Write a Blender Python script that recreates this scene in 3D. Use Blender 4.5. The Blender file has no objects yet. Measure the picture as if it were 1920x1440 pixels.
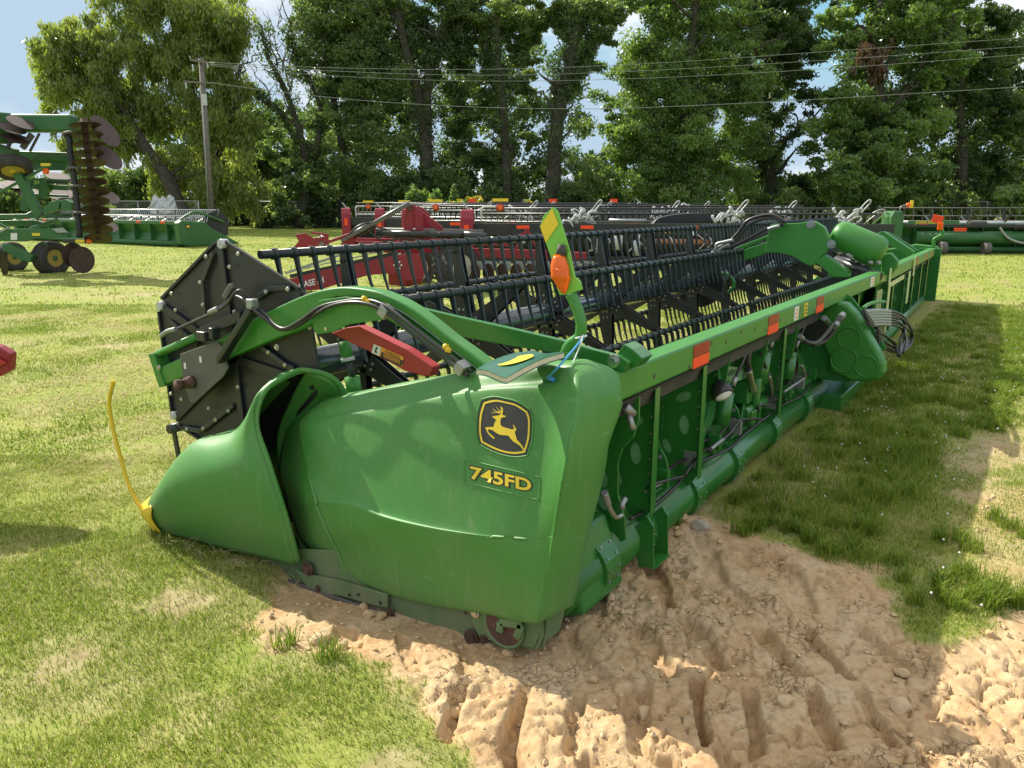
import bpy, bmesh, math, random
import numpy as np
from mathutils import Vector, Matrix, Quaternion
from mathutils.bvhtree import BVHTree
random.seed(7)
scene = bpy.context.scene
COL = scene.collection
# ------------------------------------------------------------------ camera
# world axes: +X runs along the header away from the camera, +Y is the front of the header, +Z is up, metres
FPX = 1442.0; PIT = math.radians(13.1); YAW = math.radians(34.5)
CAM = Vector((-2.2, -1.41, 1.65))
cam_d = bpy.data.cameras.new('camera'); cam = bpy.data.objects.new('camera', cam_d); COL.objects.link(cam)
cam.location = CAM; cam.rotation_euler = (math.radians(90)-PIT, 0, YAW-math.radians(90))
cam_d.sensor_fit = 'HORIZONTAL'; cam_d.sensor_width = 36.0; cam_d.lens = FPX/1920*36
cam_d.clip_start = 0.05; cam_d.clip_end = 1500
scene.camera = cam
# ------------------------------------------------------------------ light
SUN = Vector((0.13, 0.765, 0.645)).normalized()
sun_d = bpy.data.lights.new('sun', 'SUN'); sun = bpy.data.objects.new('sun', sun_d); COL.objects.link(sun)
sun_d.energy = 4.2; sun_d.angle = math.radians(0.5); sun_d.color = (1.0, 0.93, 0.80)
sun.rotation_euler = SUN.to_track_quat('Z', 'Y').to_euler(); sun.location = (0, 0, 30)
world = bpy.data.worlds.new('World'); scene.world = world; world.use_nodes = True
wt = world.node_tree; wt.nodes.clear()
def wn(t, **k):
    n = wt.nodes.new(t)
    for a, b in k.items(): setattr(n, a, b)
    return n
wo = wn('ShaderNodeOutputWorld'); wb = wn('ShaderNodeBackground'); sky = wn('ShaderNodeTexSky')
sky.sky_type = 'NISHITA'; sky.sun_disc = False
sky.sun_elevation = math.asin(SUN.z); sky.sun_rotation = math.atan2(SUN.x, SUN.y)
sky.air_density = 1.0; sky.dust_density = 0.3; sky.ozone_density = 1.6
tc = wn('ShaderNodeTexCoord'); mp = wn('ShaderNodeMapping'); mp.inputs['Scale'].default_value = (1.0, 1.0, 2.2); mp.inputs['Location'].default_value = (1.2, .3, 2.1)
nz = wn('ShaderNodeTexNoise'); nz.inputs['Scale'].default_value = 3.1; nz.inputs['Detail'].default_value = 9; nz.inputs['Roughness'].default_value = .56
nz.inputs['Distortion'].default_value = .25
cr = wn('ShaderNodeValToRGB'); cr.color_ramp.elements[0].position = .48; cr.color_ramp.elements[1].position = .62
cr.color_ramp.elements[0].color = (0, 0, 0, 1); cr.color_ramp.elements[1].color = (.92, .92, .92, 1)
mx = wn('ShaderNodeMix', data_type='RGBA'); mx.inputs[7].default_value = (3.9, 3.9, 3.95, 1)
L = wt.links.new
L(tc.outputs['Generated'], mp.inputs[0]); L(mp.outputs[0], nz.inputs['Vector']); L(nz.outputs['Fac'], cr.inputs[0])
L(cr.outputs[0], mx.inputs[0]); tint = wn('ShaderNodeMix', data_type='RGBA'); tint.blend_type = 'MULTIPLY'; tint.inputs[0].default_value = 1; tint.inputs[7].default_value = (.46, .58, .74, 1); L(sky.outputs[0], tint.inputs[6]); cl_ = wn('ShaderNodeVectorMath'); cl_.operation = 'MINIMUM'; cl_.inputs[1].default_value = (1.9, 2.5, 3.1); L(tint.outputs[2], cl_.inputs[0]); L(cl_.outputs[0], mx.inputs[6]); # bright overhead sky above view, added as fill light, clearer towards the horizon
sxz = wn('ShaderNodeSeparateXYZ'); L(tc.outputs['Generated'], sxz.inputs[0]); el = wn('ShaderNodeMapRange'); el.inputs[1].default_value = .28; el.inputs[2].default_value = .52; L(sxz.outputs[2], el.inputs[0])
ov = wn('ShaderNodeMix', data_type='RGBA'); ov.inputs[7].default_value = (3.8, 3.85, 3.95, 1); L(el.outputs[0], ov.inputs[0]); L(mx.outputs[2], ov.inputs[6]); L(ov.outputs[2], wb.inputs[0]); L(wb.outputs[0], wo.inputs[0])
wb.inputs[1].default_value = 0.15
scene.view_settings.view_transform = 'Standard'; scene.view_settings.look = 'None'
scene.view_settings.exposure = 0.85; scene.view_settings.gamma = 1.0; scene.view_settings.use_curve_mapping = False
# ------------------------------------------------------------------ helpers
FW = Vector((math.cos(YAW), math.sin(YAW), 0)); RT = Vector((math.sin(YAW), -math.cos(YAW), 0))
def ray(x, y):
    yr = 720-y; F = FPX*math.cos(PIT)+yr*math.sin(PIT); Z = -FPX*math.sin(PIT)+yr*math.cos(PIT)
    return FW*F + RT*(x-960) + Vector((0, 0, Z))
def at(x, y, u=None, v=None, w=None, F=None):
    """real point seen at photograph position x, y that lies on the plane u=, v=, w= or at the distance F="""
    d = ray(x, y)
    if u is not None: t = (u-CAM.x)/d.x
    elif v is not None: t = (v-CAM.y)/d.y
    elif w is not None: t = (w-CAM.z)/d.z
    else: t = F/d.dot(FW)
    return CAM + d*t
def gpt(x, F):
    """ground point at photograph column x and distance F"""
    p = CAM + FW*F + RT*((x-960)/(FPX/math.cos(PIT))*F); p.z = 0; return p
def new_mat(name, col, rough=.5, metal=0, spec=.5, var=.0, vscale=8, dust=0, dustcol=(.30, .24, .16), bump=0, bscale=40, trans=0, coat=0, dust_z=None):
    m = bpy.data.materials.new(name); m.use_nodes = True; t = m.node_tree; n = t.nodes; b = n['Principled BSDF']
    b.inputs['Roughness'].default_value = rough; b.inputs['Metallic'].default_value = metal
    b.inputs['Specular IOR Level'].default_value = spec
    if coat: b.inputs['Coat Weight'].default_value = coat; b.inputs['Coat Roughness'].default_value = .12
    base = None
    tcn = n.new('ShaderNodeTexCoord')
    rgb = n.new('ShaderNodeRGB'); rgb.outputs[0].default_value = (*col, 1); out = rgb.outputs[0]
    if var:
        no = n.new('ShaderNodeTexNoise'); no.inputs['Scale'].default_value = vscale; no.inputs['Detail'].default_value = 6
        t.links.new(tcn.outputs['Object'], no.inputs['Vector'])
        mr = n.new('ShaderNodeMapRange'); mr.inputs[1].default_value = .3; mr.inputs[2].default_value = .7
        mr.inputs[3].default_value = 1-var; mr.inputs[4].default_value = 1+var
        t.links.new(no.outputs['Fac'], mr.inputs[0])
        mu = n.new('ShaderNodeVectorMath'); mu.operation = 'SCALE'
        t.links.new(out, mu.inputs[0]); t.links.new(mr.outputs[0], mu.inputs['Scale']); out = mu.outputs[0]
    if dust:
        nd = n.new('ShaderNodeTexNoise'); nd.inputs['Scale'].default_value = 3.2; nd.inputs['Detail'].default_value = 10; nd.inputs['Roughness'].default_value = .7
        mpd = n.new('ShaderNodeMapping'); mpd.inputs['Scale'].default_value = (1.3, 1.3, .6)
        t.links.new(tcn.outputs['Object'], mpd.inputs[0]); t.links.new(mpd.outputs[0], nd.inputs['Vector'])
        md = n.new('ShaderNodeMapRange'); md.inputs[1].default_value = .42; md.inputs[2].default_value = .75; md.inputs[3].default_value = dust*.25; md.inputs[4].default_value = dust
        t.links.new(nd.outputs['Fac'], md.inputs[0]); fac = md.outputs[0]
        if dust_z:
            sx = n.new('ShaderNodeSeparateXYZ'); t.links.new(tcn.outputs['Object'], sx.inputs[0])
            mz = n.new('ShaderNodeMapRange'); mz.inputs[1].default_value = dust_z[0]; mz.inputs[2].default_value = dust_z[1]; mz.inputs[3].default_value = dust_z[2]; mz.inputs[4].default_value = 0
            t.links.new(sx.outputs[2], mz.inputs[0])
            ad = n.new('ShaderNodeMath'); ad.operation = 'ADD'; ad.use_clamp = True; t.links.new(fac, ad.inputs[0])
            mm = n.new('ShaderNodeMath'); mm.operation = 'MULTIPLY'; t.links.new(mz.outputs[0], mm.inputs[0]); t.links.new(nd.outputs['Fac'], mm.inputs[1])
            t.links.new(mm.outputs[0], ad.inputs[1]); fac = ad.outputs[0]
        mxx = n.new('ShaderNodeMix'); mxx.data_type = 'RGBA'; t.links.new(fac, mxx.inputs[0]); t.links.new(out, mxx.inputs[6]); mxx.inputs[7].default_value = (*dustcol, 1); out = mxx.outputs[2]
        mrr = n.new('ShaderNodeMapRange'); mrr.inputs[3].default_value = rough; mrr.inputs[4].default_value = min(1, rough+.5)
        t.links.new(fac, mrr.inputs[0]); t.links.new(mrr.outputs[0], b.inputs['Roughness'])
    t.links.new(out, b.inputs['Base Color'])
    if bump:
        nb = n.new('ShaderNodeTexNoise'); nb.inputs['Scale'].default_value = bscale; nb.inputs['Detail'].default_value = 4
        t.links.new(tcn.outputs['Object'], nb.inputs['Vector'])
        bp = n.new('ShaderNodeBump'); bp.inputs['Strength'].default_value = bump; bp.inputs['Distance'].default_value = .01
        t.links.new(nb.outputs['Fac'], bp.inputs['Height']); t.links.new(bp.outputs[0], b.inputs['Normal'])
    if trans:
        tr = n.new('ShaderNodeBsdfTranslucent'); t.links.new(out, tr.inputs[0])
        ms = n.new('ShaderNodeMixShader'); ms.inputs[0].default_value = trans
        t.links.new(b.outputs[0], ms.inputs[1]); t.links.new(tr.outputs[0], ms.inputs[2]); t.links.new(ms.outputs[0], n['Material Output'].inputs[0])
    return m
M = {}
def mat(k, *a, **kw): M[k] = new_mat(k, *a, **kw); return M[k]
mat('green', (.034, .215, .026), .36, var=.06, vscale=3, dust=.08, spec=.5)
mat('green_plastic', (.048, .225, .034), .46, var=.06, vscale=2, dust=.17, bump=.05, bscale=90, dust_z=(-.1, .35, .35))
mat('green_dirty', (.035, .15, .04), .5, var=.15, vscale=6, dust=.42, dust_z=(-.15, .2, .6))
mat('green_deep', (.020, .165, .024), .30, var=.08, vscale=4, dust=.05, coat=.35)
mat('green_far', (.022, .125, .028), .42, var=.1, dust=.22, dustcol=(.16, .17, .12))
mat('black_steel', (.016, .018, .020), .42, var=.12, dust=.06, dustcol=(.22, .2, .17))
mat('black_paint', (.018, .022, .024), .30, var=.1, dust=.09, dustcol=(.22, .2, .17))
mat('reel_tube', (.024, .036, .044), .16, dust=.10, dustcol=(.22, .2, .17), coat=.8, spec=.8)
mat('tine', (.016, .026, .029), .33, dust=.06, dustcol=(.2, .2, .17))
mat('rubber', (.030, .030, .030), .7, var=.2, dust=.35, dustcol=(.2, .18, .15), bump=.1)
mat('tyre', (.022, .022, .022), .75, var=.2, dust=.4, dustcol=(.18, .15, .12))
mat('hose', (.020, .020, .022), .35, dust=.1)
mat('steel', (.55, .55, .53), .35, metal=1, var=.15)
mat('grey_plate', (.09, .09, .085), .5, var=.12, dust=.45, dustcol=(.2, .16, .1))
mat('rust', (.09, .045, .03), .8, var=.3, vscale=20, bump=.3)
mat('disc_rust', (.050, .026, .020), .55, var=.35, vscale=7, dust=.2, dustcol=(.12, .06, .04))
mat('yellow', (.75, .50, .02), .45, var=.06, dust=.12)
mat('yellow_decal', (.80, .58, .03), .4, dust=.05)
mat('lime_decal', (.20, .52, .06), .4, dust=.06)
mat('decal_black', (.035, .033, .028), .45)
mat('orange_lamp', (.95, .20, .01), .15, spec=.7, trans=.35)
mat('orange_reflector', (.98, .085, .02), .5, spec=.3)
mat('red_reflector', (.34, .018, .016), .35, spec=.3)
mat('red', (.40, .015, .022), .35, var=.08, dust=.10)
mat('red_paint', (.27, .008, .022), .36, var=.1, dust=.16, dustcol=(.2, .12, .1))
mat('white', (.75, .75, .73), .5, dust=.1)
mat('white_plastic', (.48, .49, .50), .35, var=.12, vscale=12)
mat('paper', (.62, .55, .42), .85, var=.1, vscale=60)
mat('book_cover', (.020, .110, .060), .28, spec=.6)
mat('blue', (.06, .30, .62), .4)
mat('wood_pole', (.17, .15, .125), .85, var=.25, vscale=5, bump=.4, bscale=30)
mat('wire', (.28, .29, .28), .4, metal=.3)
mat('galv', (.34, .35, .35), .45, metal=.7, var=.1)
mat('lamp_glass', (.8, .8, .75), .1)
mat('orange_label', (.85, .33, .03), .5)
mat('brown_tube', (.30, .12, .06), .5)
mat('masking', (.58, .62, .28), .6, var=.1)

def prop(o, label=None, cat=None, group=None, kind=None):
    if label: o['label'] = label
    if cat: o['category'] = cat
    if group: o['group'] = group
    if kind: o['kind'] = kind
    return o
def empty(name, label, cat, loc=(0, 0, 0), group=None):
    o = bpy.data.objects.new(name, None); COL.objects.link(o); o.location = loc; o.empty_display_size = .2
    return prop(o, label, cat, group)
def wloc(o):
    p = Vector((0, 0, 0))
    while o is not None: p += o.location; o = o.parent
    return p
def copy_tree(o, parent=None):
    c = o.copy(); COL.objects.link(c)
    if parent is not None: c.parent = parent; c.matrix_parent_inverse.identity()
    for ch in list(o.children): copy_tree(ch, c)
    return c
class G:
    """collects shapes and links them as one mesh object"""
    def __init__(s): s.v = []; s.f = []; s.smooth = []
    def add(s, vs, fs, sm=False):
        b = len(s.v); s.v += [tuple(p) for p in vs]; s.f += [tuple(b+i for i in f) for f in fs]; s.smooth += [sm]*len(fs); return s
    def box(s, c, d, rot=None):
        c = Vector(c); x, y, z = (k/2 for k in d); R = rot or Matrix.Identity(3)
        vs = [c + R @ Vector((a*x, b*y, e*z)) for a in (-1, 1) for b in (-1, 1) for e in (-1, 1)]
        return s.add(vs, [(0, 1, 3, 2), (4, 6, 7, 5), (0, 4, 5, 1), (2, 3, 7, 6), (0, 2, 6, 4), (1, 5, 7, 3)])
    def bar(s, a, b, w, h, up=(0, 0, 1)):
        a = Vector(a); b = Vector(b); d = (b-a); ln = d.length; d.normalize(); up = Vector(up)
        sd = d.cross(up)
        if sd.length < 1e-4: sd = d.cross(Vector((0, 1, 0)))
        sd.normalize(); u2 = sd.cross(d)
        R = Matrix((d, sd, u2)).transposed()
        return s.box((a+b)/2, (ln, w, h), R)
    def tube(s, pts, r, n=10, cap=True, sm=True, close=False):
        pts = [Vector(p) for p in pts]; m = len(pts)
        rs = r if isinstance(r, (list, tuple)) else [r]*m
        vs = []; prev = None
        for i, p in enumerate(pts):
            t = (pts[min(i+1, m-1)]-pts[max(i-1, 0)])
            if t.length < 1e-9: t = Vector((0, 0, 1))
            t.normalize()
            if prev is None:
                x = t.cross(Vector((0, 0, 1)))
                if x.length < .1: x = t.cross(Vector((0, 1, 0)))
            else: x = prev - t*prev.dot(t)
            x.normalize(); prev = x; y = t.cross(x)
            for k in range(n):
                a = 2*math.pi*k/n; vs.append(p+(x*math.cos(a)+y*math.sin(a))*rs[i])
        fs = [(i*n+k, i*n+(k+1) % n, (i+1)*n+(k+1) % n, (i+1)*n+k) for i in range(m-1) for k in range(n)]
        s.add(vs, fs, sm)
        if cap:
            b = len(s.v)-m*n; s.f.append(tuple(b+k for k in range(n))[::-1]); s.f.append(tuple(b+(m-1)*n+k for k in range(n))); s.smooth += [False, False]
        return s
    def cyl(s, a, b, r, n=20, r2=None): return s.tube([a, b], [r, r2 if r2 is not None else r], n)
    def lathe(s, prof, c, axis, n=28, sm=True, cap=True):
        """prof: (along, radius) pairs round an axis through c"""
        ax = Vector(axis).normalized(); x = ax.cross(Vector((0, 0, 1)))
        if x.length < .1: x = ax.cross(Vector((0, 1, 0)))
        x.normalize(); y = ax.cross(x); c = Vector(c); m = len(prof)
        vs = [c+ax*h+(x*math.cos(2*math.pi*k/n)+y*math.sin(2*math.pi*k/n))*r for h, r in prof for k in range(n)]
        fs = [(i*n+k, i*n+(k+1) % n, (i+1)*n+(k+1) % n, (i+1)*n+k) for i in range(m-1) for k in range(n)]
        s.add(vs, fs, sm); b = len(s.v)-m*n
        if not cap: return s
        s.f.append(tuple(b+k for k in range(n))[::-1]); s.f.append(tuple(b+(m-1)*n+k for k in range(n))); s.smooth += [False, False]
        return s
    def slab(s, pts, off):
        """a polygon thickened by the vector off"""
        pts = [Vector(p) for p in pts]; off = Vector(off); n = len(pts)
        vs = pts+[p+off for p in pts]
        fs = [tuple(range(n))[::-1], tuple(range(n, 2*n))]+[(i, (i+1) % n, n+(i+1) % n, n+i) for i in range(n)]
        return s.add(vs, fs)
    def build(s, name, m, parent=None, bevel=0, solid=0, sub=0, label=None, seg=2, recalc=True, auto=False):
        me = bpy.data.meshes.new(name); o = bpy.data.objects.new(name, me); COL.objects.link(o)
        off = wloc(parent) if parent else Vector((0, 0, 0))
        me.from_pydata([tuple(Vector(p)-off) for p in s.v], [], s.f); me.polygons.foreach_set('use_smooth', s.smooth)
        if recalc:
            bm = bmesh.new(); bm.from_mesh(me); bmesh.ops.recalc_face_normals(bm, faces=bm.faces); bm.to_mesh(me); bm.free()
        for k in (m if isinstance(m, (list, tuple)) else [m]): me.materials.append(M[k] if isinstance(k, str) else k)
        if parent: o.parent = parent
        if solid: q = o.modifiers.new('solid', 'SOLIDIFY'); q.thickness = solid; q.offset = -1
        if sub: q = o.modifiers.new('sub', 'SUBSURF'); q.levels = sub; q.render_levels = sub
        if bevel: q = o.modifiers.new('bevel', 'BEVEL'); q.width = bevel; q.segments = seg; q.limit_method = 'ANGLE'; q.angle_limit = math.radians(40); q.harden_normals = False
        if label: o['label'] = label
        return o
def build_each(g, name, m, parent, **k):
    """one object for each shape collected"""
    # group faces by shared vertices
    par = list(range(len(g.v)))
    def fnd(a):
        while par[a] != a: par[a] = par[par[a]]; a = par[a]
        return a
    for f in g.f:
        for q in f[1:]: par[fnd(q)] = fnd(f[0])
    grp = {}
    for f, sm in zip(g.f, g.smooth): grp.setdefault(fnd(f[0]), []).append((f, sm))
    for fl in grp.values():
        idx = sorted({i for f, _ in fl for i in f}); mp_ = {a: b for b, a in enumerate(idx)}; h = G(); h.v = [g.v[i] for i in idx]; h.f = [tuple(mp_[i] for i in f) for f, _ in fl]; h.smooth = [s for _, s in fl]; o = h.build(name, m, parent, **k)
    return o
G.build_each = build_each
def spline(pts, n=8):
    """smooth path through points"""
    P = [Vector(p) for p in pts]; out = []
    for i in range(len(P)-1):
        a = P[max(i-1, 0)]; b = P[i]; c = P[i+1]; d = P[min(i+2, len(P)-1)]
        for k in range(n):
            t = k/n; out.append(.5*((2*b)+(c-a)*t+(2*a-5*b+4*c-d)*t*t+(3*b-a-3*c+d)*t**3))
    out.append(P[-1]); return out
def bolts(name, pts, r, h, axis, m, parent):
    for p in pts:
        g = G(); p = Vector(p); ax = Vector(axis); g.tube([p, p+ax*h*.35], [r*1.5, r*1.5], 12); g.tube([p+ax*h*.3, p+ax*h], [r, r], 6, sm=False); g.build(name, m, parent)
def bmat(u): return None

def streaks(k, amt=.35):
    """fine rain streaks and scuffs over the dusty plastic"""
    m = M[k]; t = m.node_tree; n = t.nodes; b = n['Principled BSDF']; src = b.inputs['Base Color'].links[0].from_socket
    tc_ = n.new('ShaderNodeTexCoord'); out = src
    for sc, lo, hi, a_, col in (((46, 46, 1.6), .56, .74, amt, (.34, .36, .22)), ((9, 9, 26), .66, .72, amt*.8, (.42, .46, .34)), ((150, 150, 150), .69, .73, amt*1.3, (.40, .38, .26))):
        mp_ = n.new('ShaderNodeMapping'); mp_.inputs['Scale'].default_value = sc; t.links.new(tc_.outputs['Object'], mp_.inputs[0])
        no = n.new('ShaderNodeTexNoise'); no.inputs['Scale'].default_value = 1; no.inputs['Detail'].default_value = 3; t.links.new(mp_.outputs[0], no.inputs['Vector'])
        mr = n.new('ShaderNodeMapRange'); mr.inputs[1].default_value = lo; mr.inputs[2].default_value = hi; mr.inputs[3].default_value = 0; mr.inputs[4].default_value = a_; t.links.new(no.outputs['Fac'], mr.inputs[0])
        mx_ = n.new('ShaderNodeMix'); mx_.data_type = 'RGBA'; t.links.new(mr.outputs[0], mx_.inputs[0]); t.links.new(out, mx_.inputs[6]); mx_.inputs[7].default_value = (*col, 1); out = mx_.outputs[2]
    t.links.new(out, b.inputs['Base Color'])
streaks('green_plastic', .13); streaks('green', .09)

# ------------------------------------------------------------------ noise and ground
rng = np.random.default_rng(11)
def h2(ix, iy, s=0):
    n = (ix.astype(np.int64)*374761393 + iy.astype(np.int64)*668265263 + s*974634777) & 0x7fffffff
    n = ((n ^ (n >> 13))*1274126177) & 0x7fffffff
    n = n ^ (n >> 16)
    return (n & 0xffff)/65535.0
def vnoise(x, y, s=0):
    ix = np.floor(x); iy = np.floor(y); fx = x-ix; fy = y-iy; fx = fx*fx*(3-2*fx); fy = fy*fy*(3-2*fy)
    a = h2(ix, iy, s); b = h2(ix+1, iy, s); c = h2(ix, iy+1, s); d = h2(ix+1, iy+1, s)
    return (a*(1-fx)+b*fx)*(1-fy)+(c*(1-fx)+d*fx)*fy
def fbm(x, y, o=4, s=0, g=.5):
    t = 0; a = 1; w = 0
    for i in range(o): t = t+a*vnoise(x, y, s+i*17); w += a; a *= g; x = x*2.03+5.1; y = y*2.03+1.7
    return t/w
def worley(x, y, s=0):
    ix = np.floor(x); iy = np.floor(y); d1 = np.full(x.shape, 9.); d2 = np.full(x.shape, 9.); cid = np.zeros(x.shape)
    for i in (-1, 0, 1):
        for j in (-1, 0, 1):
            cx = ix+i; cy = iy+j; px = cx+h2(cx, cy, s+1); py = cy+h2(cx, cy, s+2)
            d = np.hypot(px-x, py-y); m = d < d1
            d2 = np.where(m, d1, np.minimum(d2, d)); cid = np.where(m, h2(cx, cy, s+3), cid); d1 = np.minimum(d1, d)
    return d1, d2, cid
def sstep(a, b, x):
    t = np.clip((x-a)/(b-a), 0, 1); return t*t*(3-2*t)
def polydist(px, py, poly):
    """signed distance, positive inside"""
    inside = np.zeros(px.shape, bool); dm = np.full(px.shape, 1e9)
    n = len(poly)
    for i in range(n):
        x0, y0 = poly[i]; x1, y1 = poly[(i+1) % n]
        c = ((y0 > py) != (y1 > py)) & (px < (x1-x0)*(py-y0)/((y1-y0) or 1e-9)+x0); inside ^= c
        dx, dy = x1-x0, y1-y0; t = np.clip(((px-x0)*dx+(py-y0)*dy)/(dx*dx+dy*dy), 0, 1)
        dm = np.minimum(dm, np.hypot(px-x0-t*dx, py-y0-t*dy))
    return np.where(inside, dm, -dm)
def gpoly(pts): return [tuple(at(x, y, w=0)[:2]) for x, y in pts]
CLAY = gpoly([(430, 1130), (560, 1195), (700, 1260), (740, 1330), (790, 1400), (830, 1475), (1000, 1700), (1900, 1800), (2500, 1500), (2300, 1150), (1920, 1165), (1810, 1185),
              (1730, 1180), (1690, 1110), (1640, 1070), (1560, 1050), (1400, 1005), (1290, 955), (1180, 970), (1050, 1010), (900, 1010), (600, 1010)])
PALE = gpoly([(1735, 1040), (1790, 900), (1860, 800), (1960, 780), (2200, 900), (2300, 1160), (1900, 1180), (1790, 1100)])
def clay_mask(x, y):
    n = (fbm(x*3.2, y*3.2, 4, 5)-.5)*.34+(fbm(x*14, y*14, 2, 9)-.5)*.10
    m = sstep(-.05, .06, polydist(x, y, CLAY)+n)
    m2 = sstep(-.05, .25, polydist(x, y, PALE)+n)*.6*sstep(.42, .60, fbm(x*5, y*5, 4, 77)+.10)
    return np.maximum(m, m2)
def bare_mask(x, y):
    a = sstep(.56, .72, fbm(x*1.1+3, y*1.6, 4, 41)); b = sstep(.57, .70, fbm(x*4, y*4, 3, 43))
    d = np.hypot(x+2.2, y+1.41)
    return np.clip(a*.5+b*.45, 0, 1)*(1-sstep(14, 30, d))
def ground_z(x, y):
    d = np.hypot(x-1, y)
    z = (fbm(x*.35, y*.35, 3, 3)-.5)*.05
    z = z-.075*sstep(.3, 1.4, y)*(1-sstep(5, 9, d))
    z = z+(fbm(x*3, y*3, 3, 8)-.5)*.03*(1-sstep(8, 14, d))
    near = (d < 6)
    xm = x[near]; ym = y[near]
    if xm.size:
        m = clay_mask(xm, ym)
        s = (xm-CAM.x)*RT.x+(ym-CAM.y)*RT.y; t = (xm-CAM.x)*FW.x+(ym-CAM.y)*FW.y
        # tyre lugs pressed into the wet clay: rows of blocks across the wheel tracks
        wob = (fbm(s*5, t*2.2, 3, 21)-.5)*.16
        zz = np.zeros(xm.shape)
        for (t0, t1, P, off, dep, lean) in ((1.50, 2.12, .215, .03, .090, .10), (2.06, 2.48, .20, .10, .090, -.18), (2.46, 2.88, .235, .02, .070, .22), (2.9, 3.5, .30, .09, .040, .05)):
            q = (s+off+wob+lean*(t-t0))/P; k = np.floor(q); fr = q-k
            amp = .55+.45*h2(k, k*0+round(t0*10), 31)
            e0 = t0+.07*h2(k, k*0, 33); e1 = t1-.09*h2(k, k*0, 34)
            row = sstep(e0-.015, e0+.035, t)*(1-sstep(e1-.03, e1+.02, t))
            g = 1-sstep(.11, .18, np.abs(fr-.5)+(fbm(s*20, t*20, 2, 37)-.5)*.10)
            band = sstep(-1.3, -.9, s)*(1-sstep(1.0, 1.5, s)*(.6 if t0 < 2.4 else .35))
            zz = zz-dep*amp*g*row*band
        # rounded ridge that the tyre pushed up, hummocks and broken clods
        zz += .045*np.exp(-((t-2.62-.1*np.sin(s*3))/.10)**2)*sstep(-.5, .1, s)*(1-sstep(.9, 1.3, s))*fbm(s*6, t*6, 2, 51)
        zz += (fbm(xm*2.2, ym*2.2, 3, 61)-.5)*.05
        zz += (np.abs(fbm(xm*7, ym*7, 3, 65)-.5)*-2+.35)*.018
        d1, d2, c = worley(xm*9+wob*3, ym*9, 71)
        cl = sstep(.50, .66, fbm(xm*2.6, ym*2.6, 3, 73))
        zz += cl*(c*.028)*(1-sstep(.25, .62, d1))
        e1_, e2_, c2 = worley(xm*6.2+fbm(xm*9, ym*9, 2, 83)*.8, ym*11+fbm(xm*8, ym*8, 2, 85)*.9, 81)
        crack = 1-sstep(.02, .075, e2_-e1_)
        zz -= crack*.024*sstep(.40, .6, fbm(xm*1.7+8, ym*1.7, 3, 87))
        w1, w2, c3 = worley(xm*30, ym*30, 91)
        zz += (c3-.4)*.010*(1-sstep(.2, .6, w1))*sstep(.4, .55, fbm(xm*4, ym*4, 2, 93))+(fbm(xm*26, ym*26, 4, 95)-.5)*.024*(.3+1.5*sstep(.42, .6, fbm(xm*3, ym*3, 2, 97)))
        # pushed-up rim along the far edge of the clay
        dd = polydist(xm, ym, CLAY)
        zz += .055*np.exp(-((dd-.14)/.13)**2)*sstep(2.7, 3.2, t)*fbm(xm*5, ym*5, 3, 99)*2*.8
        hd = np.hypot(np.maximum(np.abs(xm-.05)-.05, 0), np.maximum(np.abs(ym-.9)-.95, 0)); nh = np.exp(-(hd/.20)**2)
        ins = .25+.75*sstep(-.02, .28, dd)
        zn = z[near]; zn = zn+m*((zz-.012)*ins*(1-.8*nh)-.055*nh)
        z = z.copy(); z[near] = zn
    return z
def axis_pts(a, b, st, lim, g=1.07):
    mid = list(np.arange(a, b, st)); lo = []; hi = []
    p = a; s = st
    while p > -lim: s *= g; p -= s; lo.append(p)
    p = mid[-1]; s = st
    while p < lim: s *= g; p += s; hi.append(p)
    return np.array(lo[::-1]+mid+hi)
xs = axis_pts(-1.35, 2.7, .0095, 600); ys = axis_pts(-2.15, .95, .0095, 600)
X, Y = np.meshgrid(xs, ys, indexing='ij')
Z = ground_z(X.ravel(), Y.ravel())
def np_mesh(name, co, quads=None, tris=None, smooth=True):
    me = bpy.data.meshes.new(name); me.vertices.add(len(co)); me.vertices.foreach_set('co', np.asarray(co, np.float32).ravel())
    idx = []; tot = []
    if quads is not None and len(quads): idx.append(quads.ravel()); tot.append(np.full(len(quads), 4))
    if tris is not None and len(tris): idx.append(tris.ravel()); tot.append(np.full(len(tris), 3))
    idx = np.concatenate(idx).astype(np.int32); tot = np.concatenate(tot).astype(np.int32)
    st = np.concatenate([[0], np.cumsum(tot)[:-1]]).astype(np.int32)
    me.loops.add(len(idx)); me.loops.foreach_set('vertex_index', idx)
    me.polygons.add(len(tot)); me.polygons.foreach_set('loop_start', st); me.polygons.foreach_set('loop_total', tot)
    me.polygons.foreach_set('use_smooth', np.full(len(tot), smooth)); me.update(calc_edges=True)
    return me
nx, ny = X.shape
ii = (np.arange(nx-1)[:, None]*ny+np.arange(ny-1)[None, :]).ravel()
Q = np.stack([ii, ii+ny, ii+ny+1, ii+1], 1)
gme = np_mesh('ground', np.stack([X.ravel(), Y.ravel(), Z], 1), Q)
att = gme.attributes.new('clay', 'FLOAT', 'POINT'); att.data.foreach_set('value', clay_mask(X.ravel(), Y.ravel()).astype(np.float32))
att = gme.attributes.new('bare', 'FLOAT', 'POINT'); att.data.foreach_set('value', bare_mask(X.ravel(), Y.ravel()).astype(np.float32))
ground = bpy.data.objects.new('ground', gme); COL.objects.link(ground); prop(ground, kind='structure')
gm = bpy.data.materials.new('ground'); gm.use_nodes = True; t = gm.node_tree; n = t.nodes; b = n['Principled BSDF']; LK = t.links.new
b.inputs['Roughness'].default_value = .95; b.inputs['Specular IOR Level'].default_value = .15
tcg = n.new('ShaderNodeTexCoord')
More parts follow.
